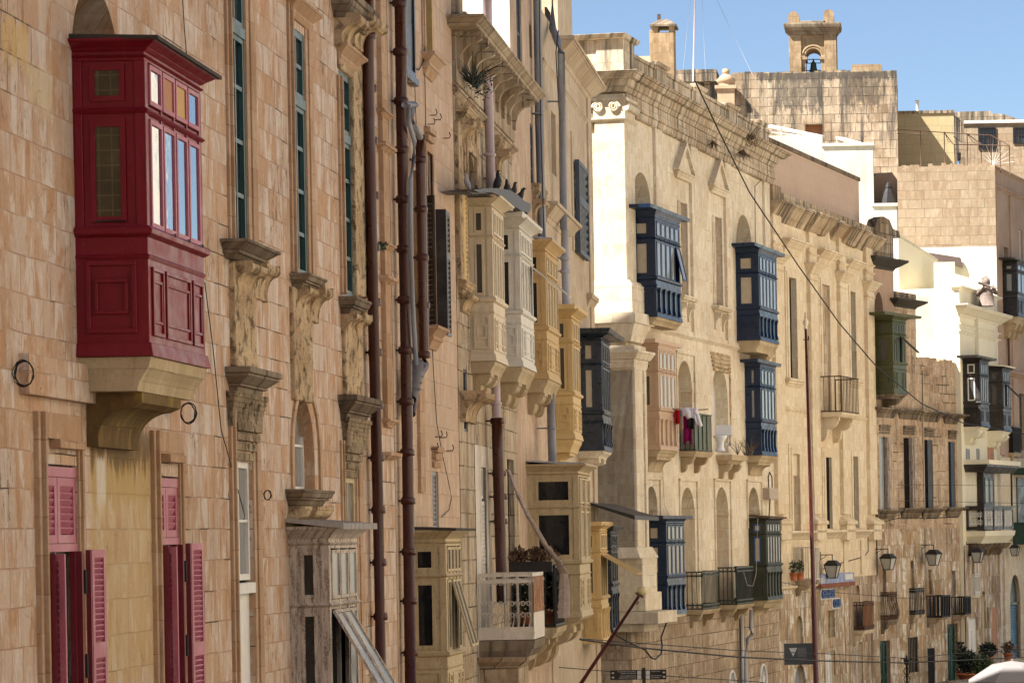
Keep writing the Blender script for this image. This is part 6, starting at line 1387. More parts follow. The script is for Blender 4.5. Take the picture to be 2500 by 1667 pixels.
pipe(FC, 'short lilac pipe length between the cream balconies and the brown pipe', [(1209, 905), (1212, 1018)], .08, 'lilacpipe', [(1211, 985)], None, .2, ch=.03)
pipe(FC, 'grey drainpipe with a black cable beside it', [(1311, -60), (1316, 300), (1322, 520), (1325, 600)], .085, 'greypipe', [(1314, 278)], None, .14, ch=.02)
cable(FC, 'black cable strapped to the grey drainpipe', [(1316, -60, .24), (1320, 300, .24), (1326, 500, .24), (1330, 620, .24)], .012)
pipe(FC, 'grey drainpipe cranked over the corner house cornice', [(1348, -60, .1), (1349, 70, .1), (1362, 105, .3), (1370, 130, .5), (1373, 300, .3), (1376, 560, .2)], .08, 'greypipe', [(1371, 248)], None, .3, ch=.02)
pipe(FC, 'dented grey lower drainpipe behind the tan balcony', [(1379, 560), (1380, 660), (1382, 770)], .085, 'lead', [(1379, 630), (1380, 662)], None, .2, ch=.05)
pipe(FC, 'bluish grey pipe beside the ochre balcony', [(1344, 960), (1347, 1060), (1349, 1125)], .085, 'greypipe', [(1346, 1045)], None, .3, ch=.02)
cable(FC, 'black cable looping down beside the cranked grey pipe', [(1363, 75, .5), (1357, 130, .4), (1362, 220, .3), (1368, 330, .2), (1372, 500, .2)], .012)
pipe(FE, 'white plastic downpipe at the foot of the palazzo', [(1811, 1500), (1813, 1600), (1815, 1700)], .055, 'whitepipe', [], None, .2)
pipe(FE, 'thin dark pipe beside the white plastic downpipe', [(1806, 1490), (1808, 1700)], .02, 'iron', [], None, .14)
pipe(FE, 'grey soil pipe with a white elbow at the foot of the palazzo', [(1834, 1488), (1833, 1535), (1836, 1548), (1825, 1560), (1821, 1600), (1822, 1700)], .06, 'lead', [(1833, 1530)], None, .3, ch=.03)
pipe(FI, 'thin brown pipe below the high right balcony', [(2462, 825), (2465, 920)], .05, 'rustiron', [], None, .1)

# ------------------------------------------------------------------ loose cables and hooks on the fronts
cable(FA, 'thin dark cable drooping past the red balcony', [(500, 690), (506, 740), (520, 850), (540, 1050), (560, 1120), (597, 1255), (596, 1268)], .006)
cable(FA, 'hair-thin cable above the red balcony roof', [(446, 0), (450, 70), (456, 140)], .005)
cable(FB, 'wavering cable down the plain rose front', [(1037, 180), (1040, 330), (1048, 480), (1052, 760), (1058, 900), (1066, 1030), (1080, 1110), (1098, 1190), (1102, 1215), (1096, 1245), (1078, 1262)], .007)
cable(FB, 'straight thin cable right of the drainpipes', [(1012, 190), (1016, 300), (1026, 780), (1030, 950), (1032, 1160)], .006)
cable(FB, 'blue and black cable loop under a dark shutter', [(1036, 120), (1034, 150), (1022, 172), (1012, 165), (1008, 150)], .01)
cable(FE, 'black cable hanging beside the upper right blue balcony', [(1858, 395, .1), (1858, 440, .12), (1843, 455, .1), (1844, 600, .1)], .014)
cable(FE, 'pale cable drooping from the blue balcony to the fanlight', [(1618, 1150), (1622, 1230), (1632, 1258)], .008, 'palecable')
cable(FE, 'pale loop of cable hanging past the dark green balcony', [(1850, 1265, .9), (1846, 1400, .9), (1838, 1430, .8), (1825, 1428, .7), (1815, 1395, .6)], .01, 'palecable')
cable(FF, 'black cable looping along the honey front to the corner', [(2010, 1388), (2060, 1372), (2110, 1358), (2120, 1345), (2119, 1290), (2130, 1272), (2160, 1268)], .014)
cable(FG, 'twisted cable bundle along the weathered houses', [(2131, 1280), (2160, 1272), (2190, 1265), (2230, 1262), (2260, 1265), (2300, 1263), (2350, 1260)], .016)
cable(FG, 'thin pipe-like cable down the low stone house', [(2253, 905), (2255, 1100), (2258, 1270)], .025, 'palecable')
for x, y, lb in ((1049, 282, 'upper'), (1060, 293, 'right'), (1044, 304, 'lower'), (1082, 338, 'farthest')):
    s_, z_ = FB.hit(x, y); m = MB(); m.tube([(s_, 0, z_), (s_, -.1, z_), (s_, -.12, z_ + .04), (s_, -.1, z_ + .1)], .009, 5); single('wall_hook', lb + ' rusty iron hook on the plain rose front', 'hook', m, M['rustiron'], 'rusty hooks high on the rose front', fac=FB)
for x, y, lb in ((1062, 1066, 'first'), (1074, 1068, 'second'), (1052, 1096, 'third'), (1090, 1100, 'fourth')):
    s_, z_ = FB.hit(x, y); m = MB(); m.tube([(s_, 0, z_), (s_, -.1, z_), (s_, -.12, z_ + .04), (s_, -.1, z_ + .1)], .009, 5); single('wall_hook', lb + ' iron hook above the small louvered window, counted from its top left', 'hook', m, M['rustiron'], 'rusty hooks low on the rose front', fac=FB)
def coil(f, x, y, r_, lb, out=.1):
    s_, z_ = f.hit(x, y, out); m = MB(); random.seed(x)
    for q in range(3):
        rr = r_ * random.uniform(.88, 1.06); m.tube([(s_ + .02 * q, -out - rr * .75 * math.cos(k * math.pi / 10) + random.uniform(-.006, .006), z_ + rr * math.sin(k * math.pi / 10)) for k in range(21)], .0045 + .001 * q, 5)
    return single('cable_coil', lb, 'cable coil', m, M['cable'], 'coils of spare cable', fac=f)
coil(FA, 56, 911, .11, 'coil of black and white cable hung on the left wall', .1); coil(FA, 458, 1008, .11, 'coil of cable tied under the red balcony', .2); coil(FA, 652, 1208, .06, 'small cable coil beside the lower tall window')
# ------------------------------------------------------------------ street cables in mid-air
def span(lb, pts, r):
    m = MB(); P = [at(*p) for p in pts]; Q = []
    for i in range(len(P) - 1):
        for k in range(6): Q.append(P[i].lerp(P[i + 1], k / 6))
    Q.append(P[-1]); m.tube(Q, r, 5); return single('overhead_cable', lb, 'cable', m, M['cable'], 'overhead street cables')
span('thick black street cable low across the right half', [(1416, 1560, 60), (1560, 1580, 63), (1800, 1603, 70), (2000, 1612, 78), (2200, 1617, 86), (2500, 1604, 94), (2700, 1590, 98)], .02)
span('thin street cable just above the thick black one', [(1416, 1558, 60), (1800, 1587, 70), (2000, 1594, 78), (2215, 1606, 86), (2330, 1595, 90), (2500, 1585, 94), (2700, 1570, 98)], .011)
span('lowest thin street cable running behind the direction sign', [(1366, 1628, 58), (1490, 1638, 64), (1640, 1650, 66), (1850, 1663, 78), (2000, 1690, 84)], .011)
span('black cable falling from the palazzo parapet across the sky to the right', [(1697, 198, 80), (1755, 320, 81), (1830, 470, 84), (1950, 650, 89), (2050, 790, 94), (2140, 895, 98), (2250, 985, 104), (2350, 1032, 109), (2500, 1060, 115)], .022)
span('fine cable between the lanterns and the blue club letters', [(1905, 1420, 92), (2035, 1445, 96), (2210, 1460, 103), (2280, 1462, 107)], .009)
span('fine upper wire strung across the weathered windows', [(2190, 1183, 106), (2360, 1184, 111.5), (2500, 1186, 116)], .008)
span('fine lower wire strung across the weathered windows', [(2190, 1222, 106), (2360, 1225, 111.5), (2500, 1228, 116)], .008)
lp = MB(); P = [at(*p) for p in ((1504, 1550, 72), (1545, 1572, 73), (1575, 1585, 73.6), (1590, 1605, 74), (1600, 1608, 75), (1614, 1596, 76), (1617, 1575, 76.5), (1614, 1556, 77), (1625, 1525, 77.5), (1632, 1508, 77.6))]; lp.tube(P, .022, 6)
single('cable_loop', 'heavy black cable loop hanging by the palazzo corner', 'cable', lp, M['cable'], 'overhead street cables')
# ------------------------------------------------------------------ lanterns
def lantern(f, xw, yw, xl, yt, yb, label):
    s_ = f.s(xw, yw); o_ = f.out_for(s_, xl, yt); zt, zb = f.z(xl, yt, o_), f.z(xl, yb, o_); za = f.z(xw, yw); h = zt - zb
    g = thing('street_lantern', label, 'lantern', f, s_, -o_, zb, 'street lanterns on wall brackets'); a = h * .38; b = h * .22
    m = MB(); m.box(s_ - .012, s_ + .012, -o_ - .02, 0, za, za + .03); m.box(s_ - .02, s_ + .02, -.02, 0, za - .18, za + .12); m.tube([(s_, -.02, za - .14), (s_, -o_ * .35, za - .06), (s_, -o_ * .5, za)], .012, 5); m.tube([(s_, -o_, za), (s_, -o_, zt)], .016, 6); m.build('bracket', M['iron'], g)
    m = MB(); c = (s_, -o_); zr_ = zb + h * .72
    def fr(q, z): return [(c[0] - q, c[1] - q, z), (c[0] + q, c[1] - q, z), (c[0] + q, c[1] + q, z), (c[0] - q, c[1] + q, z)]
    A_, B_ = fr(b, zb), fr(a, zr_)
    for i in range(4): m.tube([A_[i], B_[i]], .016, 5); m.tube([A_[i], A_[(i + 1) % 4]], .018, 5); m.tube([B_[i], B_[(i + 1) % 4]], .018, 5)
    m.build('cage', M['iron'], g)
    m = MB(); R0, R1, R2 = fr(a * 1.16, zr_), fr(a * .7, zb + h * .93), fr(a * .55, zt)
    for U, V in ((R0, R1), (R1, R2)): m.add(U + V, [(0, 1, 5, 4), (1, 2, 6, 5), (2, 3, 7, 6), (3, 0, 4, 7)])
    m.add(R2, [(0, 1, 2, 3)]); m.add(R0, [(3, 2, 1, 0)]); m.build('roof', M['iron'], g)
    m = MB(); m.add(fr(b * .93, zb + .01) + fr(a * .95, zr_ - .01), [(0, 1, 5, 4), (1, 2, 6, 5), (2, 3, 7, 6), (3, 0, 4, 7), (0, 1, 2, 3)]); m.build('glass', M['lampglass'], g)
M['lampglass'] = glassy('lantern_glass', (.42, .41, .36), .3, .5)
lantern(FF, 2003, 1355, 2032, 1367, 1410, 'black wall lantern hanging above the blue club letters')
lantern(FG, 2136, 1341, 2168, 1351, 1390, 'black wall lantern above the round-bellied balcony'); lantern(FG, 2247, 1331, 2279, 1341, 1379, 'black wall lantern above the scroll-barred black balcony')
lantern(FH, 2359, 1328, 2386, 1337, 1372, 'black wall lantern under the lace-panel gallery'); lantern(FI, 2452, 1320, 2477, 1329, 1356, 'black wall lantern beneath the bottle green gallery')
# ------------------------------------------------------------------ posts and signs
Yp = 80; b0, b1 = at(1993, 1667, Yp), at(1967, 803, Yp); b0 = b0 + (b0 - b1) * (b0.z / (b1.z - b0.z)) * .999
pg = thing('flag_post', 'tall maroon post with a white and gold urn on top', 'post', WORLD, b0.x, b0.y, 0)
m = MB(); m.tube([b0, b0.lerp(b1, .35), b0.lerp(b1, .36), b1], [.085, .078, .066, .036], 12); m.build('shaft', M['post'], pg)
m = MB(); m.lathe((b1.x, b1.y, b1.z), [(.05, 0), (.06, .03), (.03, .06), (.07, .13), (.085, .2), (.05, .27), (.03, .3), (.035, .36), (.015, .4), (.03, .43), (.02, .46), (.0, .47)], 12); m.build('finial', paint('finial_white', (.7, .6, .42), .3, (.4, .25, .08), .4, .5, .4), pg)
m = MB(); m.tube([b1 + Vector((-.08, 0, -.3)), b1 + Vector((.09, 0, -.3))], .012, 5); m.tube([b1 + Vector((.07, 0, -.32)), b1 + Vector((.07, 0, -.2))], .02, 5); m.tube([b1 + Vector((.06, -.02, -.3)), b1.lerp(b0, .4) + Vector((.1, -.03, 0)), b1.lerp(b0, .62) + Vector((.1, -.06, 0))], .006, 4); m.build('halyard', M['iron'], pg)
Ys = 80.3; s0, s1 = at(1914, 1570, Ys), at(1983, 1621, Ys); sg = thing('sign', 'grey square sign with a white downward triangle beside the maroon post', 'sign', WORLD, s1.x, Ys, s1.z)
m = MB(); m.box(s0.x, s1.x + .03, Ys, Ys + .03, s1.z, s0.z); m.build('board', plain('sign_grey', (.085, .095, .105), .5, .3, 0, .04), sg)
t0, t1, t2 = at(1926, 1581, Ys - .01), at(1946, 1581, Ys - .01), at(1936.5, 1602, Ys - .01); m = MB(); m.prism([(t0.x, t0.z), (t1.x, t0.z), (t2.x, t2.z)], Ys - .012, Ys - .001, lambda a, p, q: (p, a, q)); m.build('triangle', plain('sign_white', (.62, .64, .66), .5, .3, 0, .03), sg)
r0, r1 = at(1947, 1580, Ys), at(1969, 1602, Ys); m = MB(); m.box(r0.x, r1.x, Ys - .008, Ys - .001, r1.z, r0.z); r0, r1 = at(1930, 1606, Ys), at(1969, 1608, Ys); m.box(r0.x, r1.x, Ys - .008, Ys - .001, r1.z, r0.z); m.build('panel', plain('sign_light_grey', (.15, .16, .17), .5, .3, 0, .04), sg)
# slanting pole with a ball
Yb = 58; e1 = at(1561, 1452, Yb); e0 = at(1400, 1695, Yb); e0 = e1 + (e0 - e1) * 1.9
pb_ = thing('flagpole', 'slanting maroon flagpole tipped with a cream ball', 'flagpole', WORLD, e0.x, e0.y, e0.z); m = MB(); m.tube([e0, e1], [.05, .03], 10); m.build('shaft', M['post'], pb_)
dv = (e1 - e0).normalized(); m = MB(); m.ball(tuple(e1 + dv * .1), .105, 20); m.build('ball', plain('ball_cream', (.6, .5, .27), .35, .5, 0, .05), pb_)
m = MB(); m.tube([e1 - dv * .02, e1 + dv * .015], [.1, .1], 14); m.tube([e1 - dv * .12 + Vector((.05, 0, -.03)), e1 - dv * .2 + Vector((.05, 0, -.03))], .015, 5); m.build('collar', M['post'], pb_)
def to_mesh(o):
    bpy.context.view_layer.update()
    me = bpy.data.meshes.new_from_object(o.evaluated_get(bpy.context.evaluated_depsgraph_get()))
    n = bpy.data.objects.new('lettering', me); COL.objects.link(n); n.parent = o.parent; n.location = o.location; n.rotation_euler = o.rotation_euler; n.scale = o.scale
    if not me.materials: me.materials.append(o.data.materials[0])
    bpy.data.objects.remove(o); return n
def text(body, loc, size, mat, parent, rotz=0.0, w=None, align='LEFT', ext=.004):
    cu = bpy.data.curves.new('lettering', 'FONT'); cu.body = body; cu.size = size; cu.extrude = ext; cu.align_x = align
    o = bpy.data.objects.new('lettering', cu); COL.objects.link(o); o.rotation_euler = (math.pi / 2, 0, rotz); o.location = loc; cu.materials.append(mat)
    if parent: o.parent = parent; o.location = Vector(loc) - Vector(parent.location)
    return to_mesh(o)
Yd = 64; wt = plain('sign_letter_white', (.62, .62, .62), .6, .2, 0, .02)
pb0 = at(1572, 1650, Yd); sp = thing('direction_sign', 'black street direction sign with white Maltese wording and arrows', 'sign', WORLD, pb0.x, Yd, 0)
m = MB(); pt = at(1572, 1629, Yd); m.box(pb0.x - .037, pb0.x + .037, Yd - .03, Yd + .04, 0, pt.z); m.build('post', M['black'], sp)
for (x0, x1, y0, y1, lines, al) in ((1489.5, 1568, 1635.5, 1657.5, ("Kon-Katidral ta' San Gwann", "St John's Co-Cathedral", "Centru tal-Belt (Turisti)", "Valletta Centre (Tourists)"), 'RIGHT'), (1576, 1627, 1634.5, 1657, ("Victoria Gate", "", "Forti Sant'Iermu", "Fort St Elmo"), 'LEFT')):
    a, b = at(x0, y0, Yd), at(x1, y1, Yd); m = MB(); m.box(a.x, b.x, Yd, Yd + .03, b.z, a.z); m.build('board', M['black'], sp); h = a.z - b.z
    for k, ln in enumerate(lines):
        if not ln: continue
        zz = a.z - h * (.2 + .2 * k + (.06 if k > 1 else 0)); xx = b.x - .14 if al == 'RIGHT' else a.x + .13
        text(ln, (xx, Yd - .004, zz), h * .17, wt, sp, align=al)
    m = MB(); ic = b.x - .065 if al == 'RIGHT' else a.x + .05
    for k in range(2):
        zz = a.z - h * (.28 + .46 * k); m.box(ic - .045, ic + .045, Yd - .005, Yd - .001, zz - .045, zz + .045)
        ax_ = a.x + .06 if al == 'RIGHT' else b.x - .05; sg_ = -1 if al == 'RIGHT' else 1
        m.prism([(ax_ + sg_ * .035, zz), (ax_, zz + .02), (ax_ - sg_ * .03, zz + .012), (ax_ - sg_ * .03, zz - .012), (ax_, zz - .02)], Yd - .005, Yd - .001, lambda q, p, r: (p, q, r))
    m.build('symbols', wt, sp)
# blue club lettering on the honey front
bl = plain('letters_blue', (.035, .08, .22), .5, .4, 0, .2); pw_ = plain('letters_white_board', (.6, .58, .55), .7, .2, 0, .1)
for (x0, x1, yt, yb, body, lb) in ((2007, 2037, 1441, 1461, 'GENESIS', 'upper row of blue block letters on the honey front'), (2035, 2051, 1463, 1483, 'CLUB', 'lower row of blue block letters reading CLUB')):
    a, b = FF.s(x0, (yt + yb) / 2, .12), FF.s(x1, (yt + yb) / 2, .12); z0, z1 = FF.z(x0, yb, .12), FF.z(x0, yt, .12)
    g = thing('wall_lettering', lb, 'sign', FF, a, -.12, z0, 'blue club letters')
    m = MB(); m.box(a - .05, b + .05, -.09, -.0, z0 - .05, z1 + .05); m.build('backing', pw_, g)
    cu = bpy.data.curves.new('lettering', 'FONT'); cu.body = body; cu.size = (z1 - z0) * 1.35; cu.extrude = .03; cu.materials.append(bl); cu.offset = .012
    o = bpy.data.objects.new('lettering', cu); COL.objects.link(o); o.parent = g; o.rotation_euler = (math.pi / 2, 0, 0); o.location = (0, .0, .02)
    bpy.context.view_layer.update(); o.scale.x = (b - a) / max(.01, o.dimensions.x); to_mesh(o)
a, b = FF.s(2003, 1410, .2), FF.s(2084, 1398, .2); m = MB(); z0, z1 = FF.z(2003, 1425, .2), FF.z(2003, 1402, .2); m.box(a, b, -.22, -.0, z0, z1)
fs = thing('fascia_sign', 'faded blue and white painted fascia over the club windows', 'sign', FF, a, 0, z0); m.build('board', paint('fascia_blue', (.2, .25, .42), .9, (.5, .5, .5), .6, .3, .9, (.4, .42, .48)), fs)
m = MB(); m.box(a - .1, b, -.26, -.0, z0 - .14, z0 - .003); m.build('ledge', paint('fascia_rust', (.2, .07, .04), .6, (.35, .25, .18), .8, .2, .6), fs)
m = MB(); m.box(b - 1.3, b - .25, -.24, -.222, z0 + .08, z1 - .05); m.build('panel', pw_, fs)
# ------------------------------------------------------------------ small things
def bird(x, y, z, sc, ang, tilt, label):
    """perched pigeon: loft of rings tail to beak"""
    m = MB(); ca, sa = math.cos(ang), math.sin(ang)
    pr = [(-.19, -.05, .012), (-.13, -.025, .022), (-.07, .01, .05), (0, .045, .066), (.06, .08, .058), (.1, .125, .036), (.125, .165, .03), (.15, .178, .026), (.168, .172, .012), (.19, .162, .004)]
    ct, st2 = math.cos(tilt), math.sin(tilt)
    m.tube([(x + ca * (p * ct - q * st2) * sc, y + sa * (p * ct - q * st2) * sc, z + (.1 + p * st2 + q * ct) * sc) for p, q, r in pr], [r * sc for p, q, r in pr], 10)
    for e in (-.022, .022): m.tube([(x - sa * e * sc, y + ca * e * sc, z + .07 * sc), (x - sa * e * sc, y + ca * e * sc, z - .005)], .007 * sc, 5)
    o = single('pigeon', label, 'pigeon', m, M['birdblack'], 'pigeons on the cream balcony roof'); return o
M['birdblack'] = plain('pigeon_feathers', (.02, .019, .022), .6, .4, 0, .4, 30)
M['birdgrey'] = plain('pigeon_grey', (.4, .37, .38), .7, .3, 0, .4, 30)
def onroof(t, w, d=d4): return FC.w(d['s0'] + d['L'] * t, -d['o'] * w, d['zt'] + .09)
# black sheet draped over the cream balcony roof
random.seed(4); m = MB(); out_ = [(1136, 469), (1160, 464), (1195, 463), (1212, 466), (1228, 470), (1246, 481), (1262, 494), (1277, 503), (1280, 511), (1275, 519), (1272, 528), (1264, 522), (1256, 521), (1247, 513), (1238, 511), (1226, 505), (1212, 492), (1196, 480), (1180, 474), (1150, 475)]
for k, (oa, ob_) in enumerate(((.02, .26), (.2, .44), (.36, .56))):
    P = [FC.hit(x + random.uniform(-2, 2), y + random.uniform(-1, 1) - 2 * k, .42) for x, y in out_]; m.prism(P, -ob_, -oa, lambda a, p, q: (p, a, q))
ob = single('black_sheet', 'torn black sheeting sagging off the cream balcony roof', 'sheet', m, M['tarp'], fac=FC)
for px_, py_, sc, ang, tl, lb in ((1218, 466, 1.15, .2, .75, 'largest black pigeon, perched leftmost on the black sheeting'), (1238, 474, .9, 1.6, .8, 'black pigeon second from the left on the sheeting'), (1254, 485, 1.0, .3, .5, 'black pigeon third from the left on the sheeting'), (1266, 500, 1.1, .2, .2, 'hunched black pigeon at the right end of the sheeting'), (1246, 482, .8, 2.6, .3, 'black pigeon half hidden among the others on the sheeting')):
    s_ = FC.s(px_, py_, .35); z_ = FC.z(px_, py_, .35); P = FC.w(s_, -.35, z_); bird(P.x, P.y, P.z - .04, sc, -.25 - ang * .6, tl, lb)
P = FC.w(*[(FC.s(1139, 460, .12)), -.12, FC.z(1139, 464, .12)]); o = bird(P.x, P.y, P.z, .8, 2.6, .6, 'pale grey pigeon by the dark arched window'); o.data.materials[0] = M['birdgrey']
def leaves(c, rx, ry, rz, n, size, seed, shape=None):
    random.seed(seed); m = MB()
    for k in range(n):
        for _ in range(20):
            p = Vector((random.uniform(-1, 1), random.uniform(-1, 1), random.uniform(-1, 1)))
            if .25 < p.length < 1: break
        p = Vector((c[0] + p.x * rx, c[1] + p.y * ry, c[2] + p.z * rz)); a = Vector((random.gauss(0, 1), random.gauss(0, 1), random.gauss(.3, .8))).normalized(); b = a.cross(Vector((random.gauss(0, 1), random.gauss(0, 1), random.gauss(0, 1)))).normalized(); s_ = size * random.uniform(.6, 1.4)
        m.add([p, p + a * s_ * .5 + b * s_ * .28, p + a * s_, p + a * s_ * .5 - b * s_ * .28], [(0, 1, 2, 3)])
    return m
def stems(m, c, n, h, spread, r_, seed):
    random.seed(seed)
    for k in range(n):
        a = random.uniform(0, 6.28); e = spread * random.uniform(.4, 1); m.tube([c, (c[0] + .4 * e * math.cos(a), c[1] + .4 * e * math.sin(a), c[2] + h * .5 * random.uniform(.7, 1.2)), (c[0] + e * math.cos(a), c[1] + e * math.sin(a), c[2] + h * random.uniform(.6, 1.1))], [r_, r_ * .7, r_ * .3], 4)
def plant(label, c, r_, n, size, mat, seed, pot=None, h=None, cat='plant', name='potted_plant', group=None, stem='dry'):
    g = thing(name, label, cat, WORLD, c[0], c[1], c[2], group); h = h or r_; z = c[2]
    if pot:
        m = MB(); pr_, ph = pot; m.lathe(c, [(pr_ * .7, 0), (pr_ * .95, ph * .85), (pr_ * 1.08, ph * .86), (pr_ * 1.08, ph), (pr_ * .95, ph), (pr_ * .9, ph * .9)], 18); m.build('pot', M['terracotta'], g); z += ph
    m = MB(); stems(m, (c[0], c[1], z), 8, h * 1.5, r_ * .7, .012, seed); m.build('stem', M[stem], g)
    leaves((c[0], c[1], z + h * .9), r_, r_, h, n, size, seed).build('foliage', M[mat], g); return g
# plants on the railed balcony, trained stems and the wrapped bundle
s_ = (dp['s0'] + dp['s1']) / 2
def fw_(f, s, o, z): v = f.w(s, -o, z); return (v.x, v.y, v.z)
tr_ = thing('planter_trough', 'long dark trough of reddish succulents on the railing top', 'planter', FC, dp['s0'], -.1, dp['zt'] - .05)
m = MB(); m.box(dp['s0'] - .1, dp['s0'] + .16, -dp['o'] * .95, -.0, dp['zt'] - .1, dp['zt'] + .1); m.build('trough', M['tarp'], tr_)
lm = MB()
for k in range(5):
    q = leaves((dp['s0'] + .05, -dp['o'] * (.12 + .19 * k), dp['zt'] + .2), .2, .16, .16, 110, .09, 20 + k); lm.add(q.v, q.f)
lm.build('foliage', M['succulent'], tr_)
for k, (t, u) in enumerate(((.3, .3), (.6, .55), (.35, .8))):
    c = fw_(FC, dp['s0'] + (dp['s1'] - dp['s0']) * t, dp['o'] * u, dp['zb']); plant(('tall dark shrub nearest the wall behind the iron railing', 'tall dark shrub in the middle behind the iron railing', 'tall dark shrub at the outer corner of the iron railing')[k], c, .3, 320, .13, 'leafdark', 31 + k, (.16, .28), .5, group='shrubs on the railed balcony')
m = MB(); B1 = [(1240, 1146, .35), (1262, 1200, .5), (1290, 1260, .7), (1325, 1320, .9), (1362, 1368, 1.12), (1376, 1400, 1.16), (1378, 1440, 1.16), (1377, 1480, 1.14), (1375, 1508, 1.12)]
P = []; random.seed(8)
WD = [.07, .08, .085, .09, .11, .15, .2, .21, .19]
for (x, y, oo), w in zip(B1, WD): s2, z2 = FC.hit(x, y, oo); P.append((s2, oo, z2, w))
Q = []
for i in range(len(P) - 1):
    for k in range(5): Q.append([p + (q - p) * k / 5 for p, q in zip(P[i], P[i + 1])])
Q.append(list(P[-1])); vs = []
for s2, oo, z2, w in Q:
    e = w / 2 + random.uniform(-.012, .012); f_ = w / 2 + random.uniform(-.012, .012); dz = random.uniform(-.01, .01)
    vs += [(s2 - .03, -oo - e, z2 + dz), (s2 - .05, -oo, z2), (s2 - .03, -oo + f_, z2 - dz), (s2 + .02, -oo + f_, z2), (s2 + .02, -oo - e, z2)]
n = len(Q); m.add(vs, [(i * 5 + k, i * 5 + (k + 1) % 5, (i + 1) * 5 + (k + 1) % 5, (i + 1) * 5 + k) for i in range(n - 1) for k in range(5)] + [(0, 1, 2, 3, 4), tuple(range(5 * n - 1, 5 * n - 6, -1))])
single('rolled_blind', 'dirty pinkish rolled reed blind slung from the pipe over the railing', 'blind', m, stone('reed_blind', (.55, .47, .43), (.5, .39, .36), (.36, .28, .25), .3, .02, .003, .5, .5, .6, .5, .5), fac=FC)
# washing on the palazzo balcony
a, b = (FE.s(1642, 1040, .9), FE.s(1722, 1036, .9)); pz0, pz1 = FE.z(1642, 1038, .9), FE.z(1722, 1037, .9)
p0, p1 = Vector(FE.w(FE.s(1615, 1038, .45), -.45, FE.z(1615, 1038, .45))), Vector(FE.w(FE.s(1727, 1040, 1.05), -1.05, FE.z(1727, 1000, 1.05)))
p0 = at(1600, 1000, 79.0); p1 = at(1728, 999, 81.5)
m = MB(); m.tube([p0, at(1690, 996, 80.8)], .016, 6); m.tube([at(1690, 1001, 80.6), p1], .018, 6); single('drying_pole', 'thin wooden drying pole sticking out beside the beige balcony', 'pole', m, plain('pole_wood', (.16, .08, .06), .7))
def cloth(x0, x1, y0, y1, Y, mat, label, cat, seed, flare=.0, narrow=1.0):
    random.seed(seed); m = MB(); n, k = 8, 8; vs = []; a0, a1 = at(x0, y0, Y), at(x1, y0, Y); bz_ = at(x0, y1, Y).z
    for i in range(n + 1):
        for j in range(k + 1):
            t, u = i / n, j / k; c = (a0.x + a1.x) / 2; w = (a1.x - a0.x) * (1 + (narrow - 1) * u)
            vs.append((c + (t - .5) * w + flare * u, Y + .04 * math.sin(t * 9 + seed) * (.4 + u) + .02 * math.sin(u * 7), a0.z + (bz_ - a0.z) * u * (1 + .08 * math.sin(t * 6 + seed))))
    m.add(vs, [(i * (k + 1) + j, (i + 1) * (k + 1) + j, (i + 1) * (k + 1) + j + 1, i * (k + 1) + j + 1) for i in range(n) for j in range(k)], True)
    o = single(cat.replace(' ', '_'), label, cat, m, mat, 'washing hung out to dry'); so2 = o.modifiers.new('thick', 'SOLIDIFY'); so2.thickness = .025; return o
C_ = lambda n, c: plain('cloth_' + n, c, .9, .1, 0, .15, 8)
cloth(1635, 1645, 1000, 1023, 80, C_('black', (.015, .015, .018)), 'small black garment at the left end of the washing', 'garment', 1)
cloth(1642, 1649, 1003, 1016, 80.08, C_('sky', (.05, .3, .55)), 'bright blue garment peeking beside the red one', 'garment', 2); cloth(1657, 1664, 1002, 1016, 80.06, C_('sky', (.05, .3, .55)), 'bright blue garment peeking right of the red one', 'garment', 3)
cloth(1646, 1658, 1000, 1033, 79.9, C_('red', (.38, .01, .015)), 'bright red garment hanging on the drying pole', 'garment', 4); cloth(1658, 1667, 1006, 1049, 80.02, C_('nude', (.5, .34, .26)), 'long flesh-coloured garment on the drying pole', 'garment', 5, 0, .5); cloth(1663, 1671, 1003, 1034, 80.1, C_('rosepale', (.6, .45, .44)), 'pale pink garment on the drying pole', 'garment', 6)
cloth(1660, 1692, 995, 1021, 79.8, C_('white', (.72, .7, .78)), 'white sheet bunched over the middle of the pole', 'garment', 7, .1, .5); cloth(1669, 1689, 1015, 1080, 79.95, C_('magenta', (.2, .01, .085)), 'long magenta cloth hanging lowest in the washing', 'garment', 8); cloth(1679, 1694, 1014, 1045, 79.85, C_('brown', (.03, .018, .022)), 'dark brown garment over the magenta cloth', 'garment', 9); cloth(1690, 1702, 1003, 1040, 79.9, C_('white2', (.74, .72, .74)), 'white garment flapping at the right end of the washing', 'garment', 10, .12, 1.1); cloth(1688, 1702, 996, 1010, 79.85, C_('lilac', (.66, .62, .72)), 'small lilac-white cloth on top of the pole end', 'garment', 11)
cloth(2337, 2346, 373, 393, 121, C_('black', (.015, .015, .018)), 'small black top hanging on the roof terrace', 'garment', 12, 0, .8); cloth(2337, 2345, 394, 412, 121, C_('denim', (.08, .17, .32)), 'blue jeans hanging on the roof terrace', 'garment', 13, 0, .8)
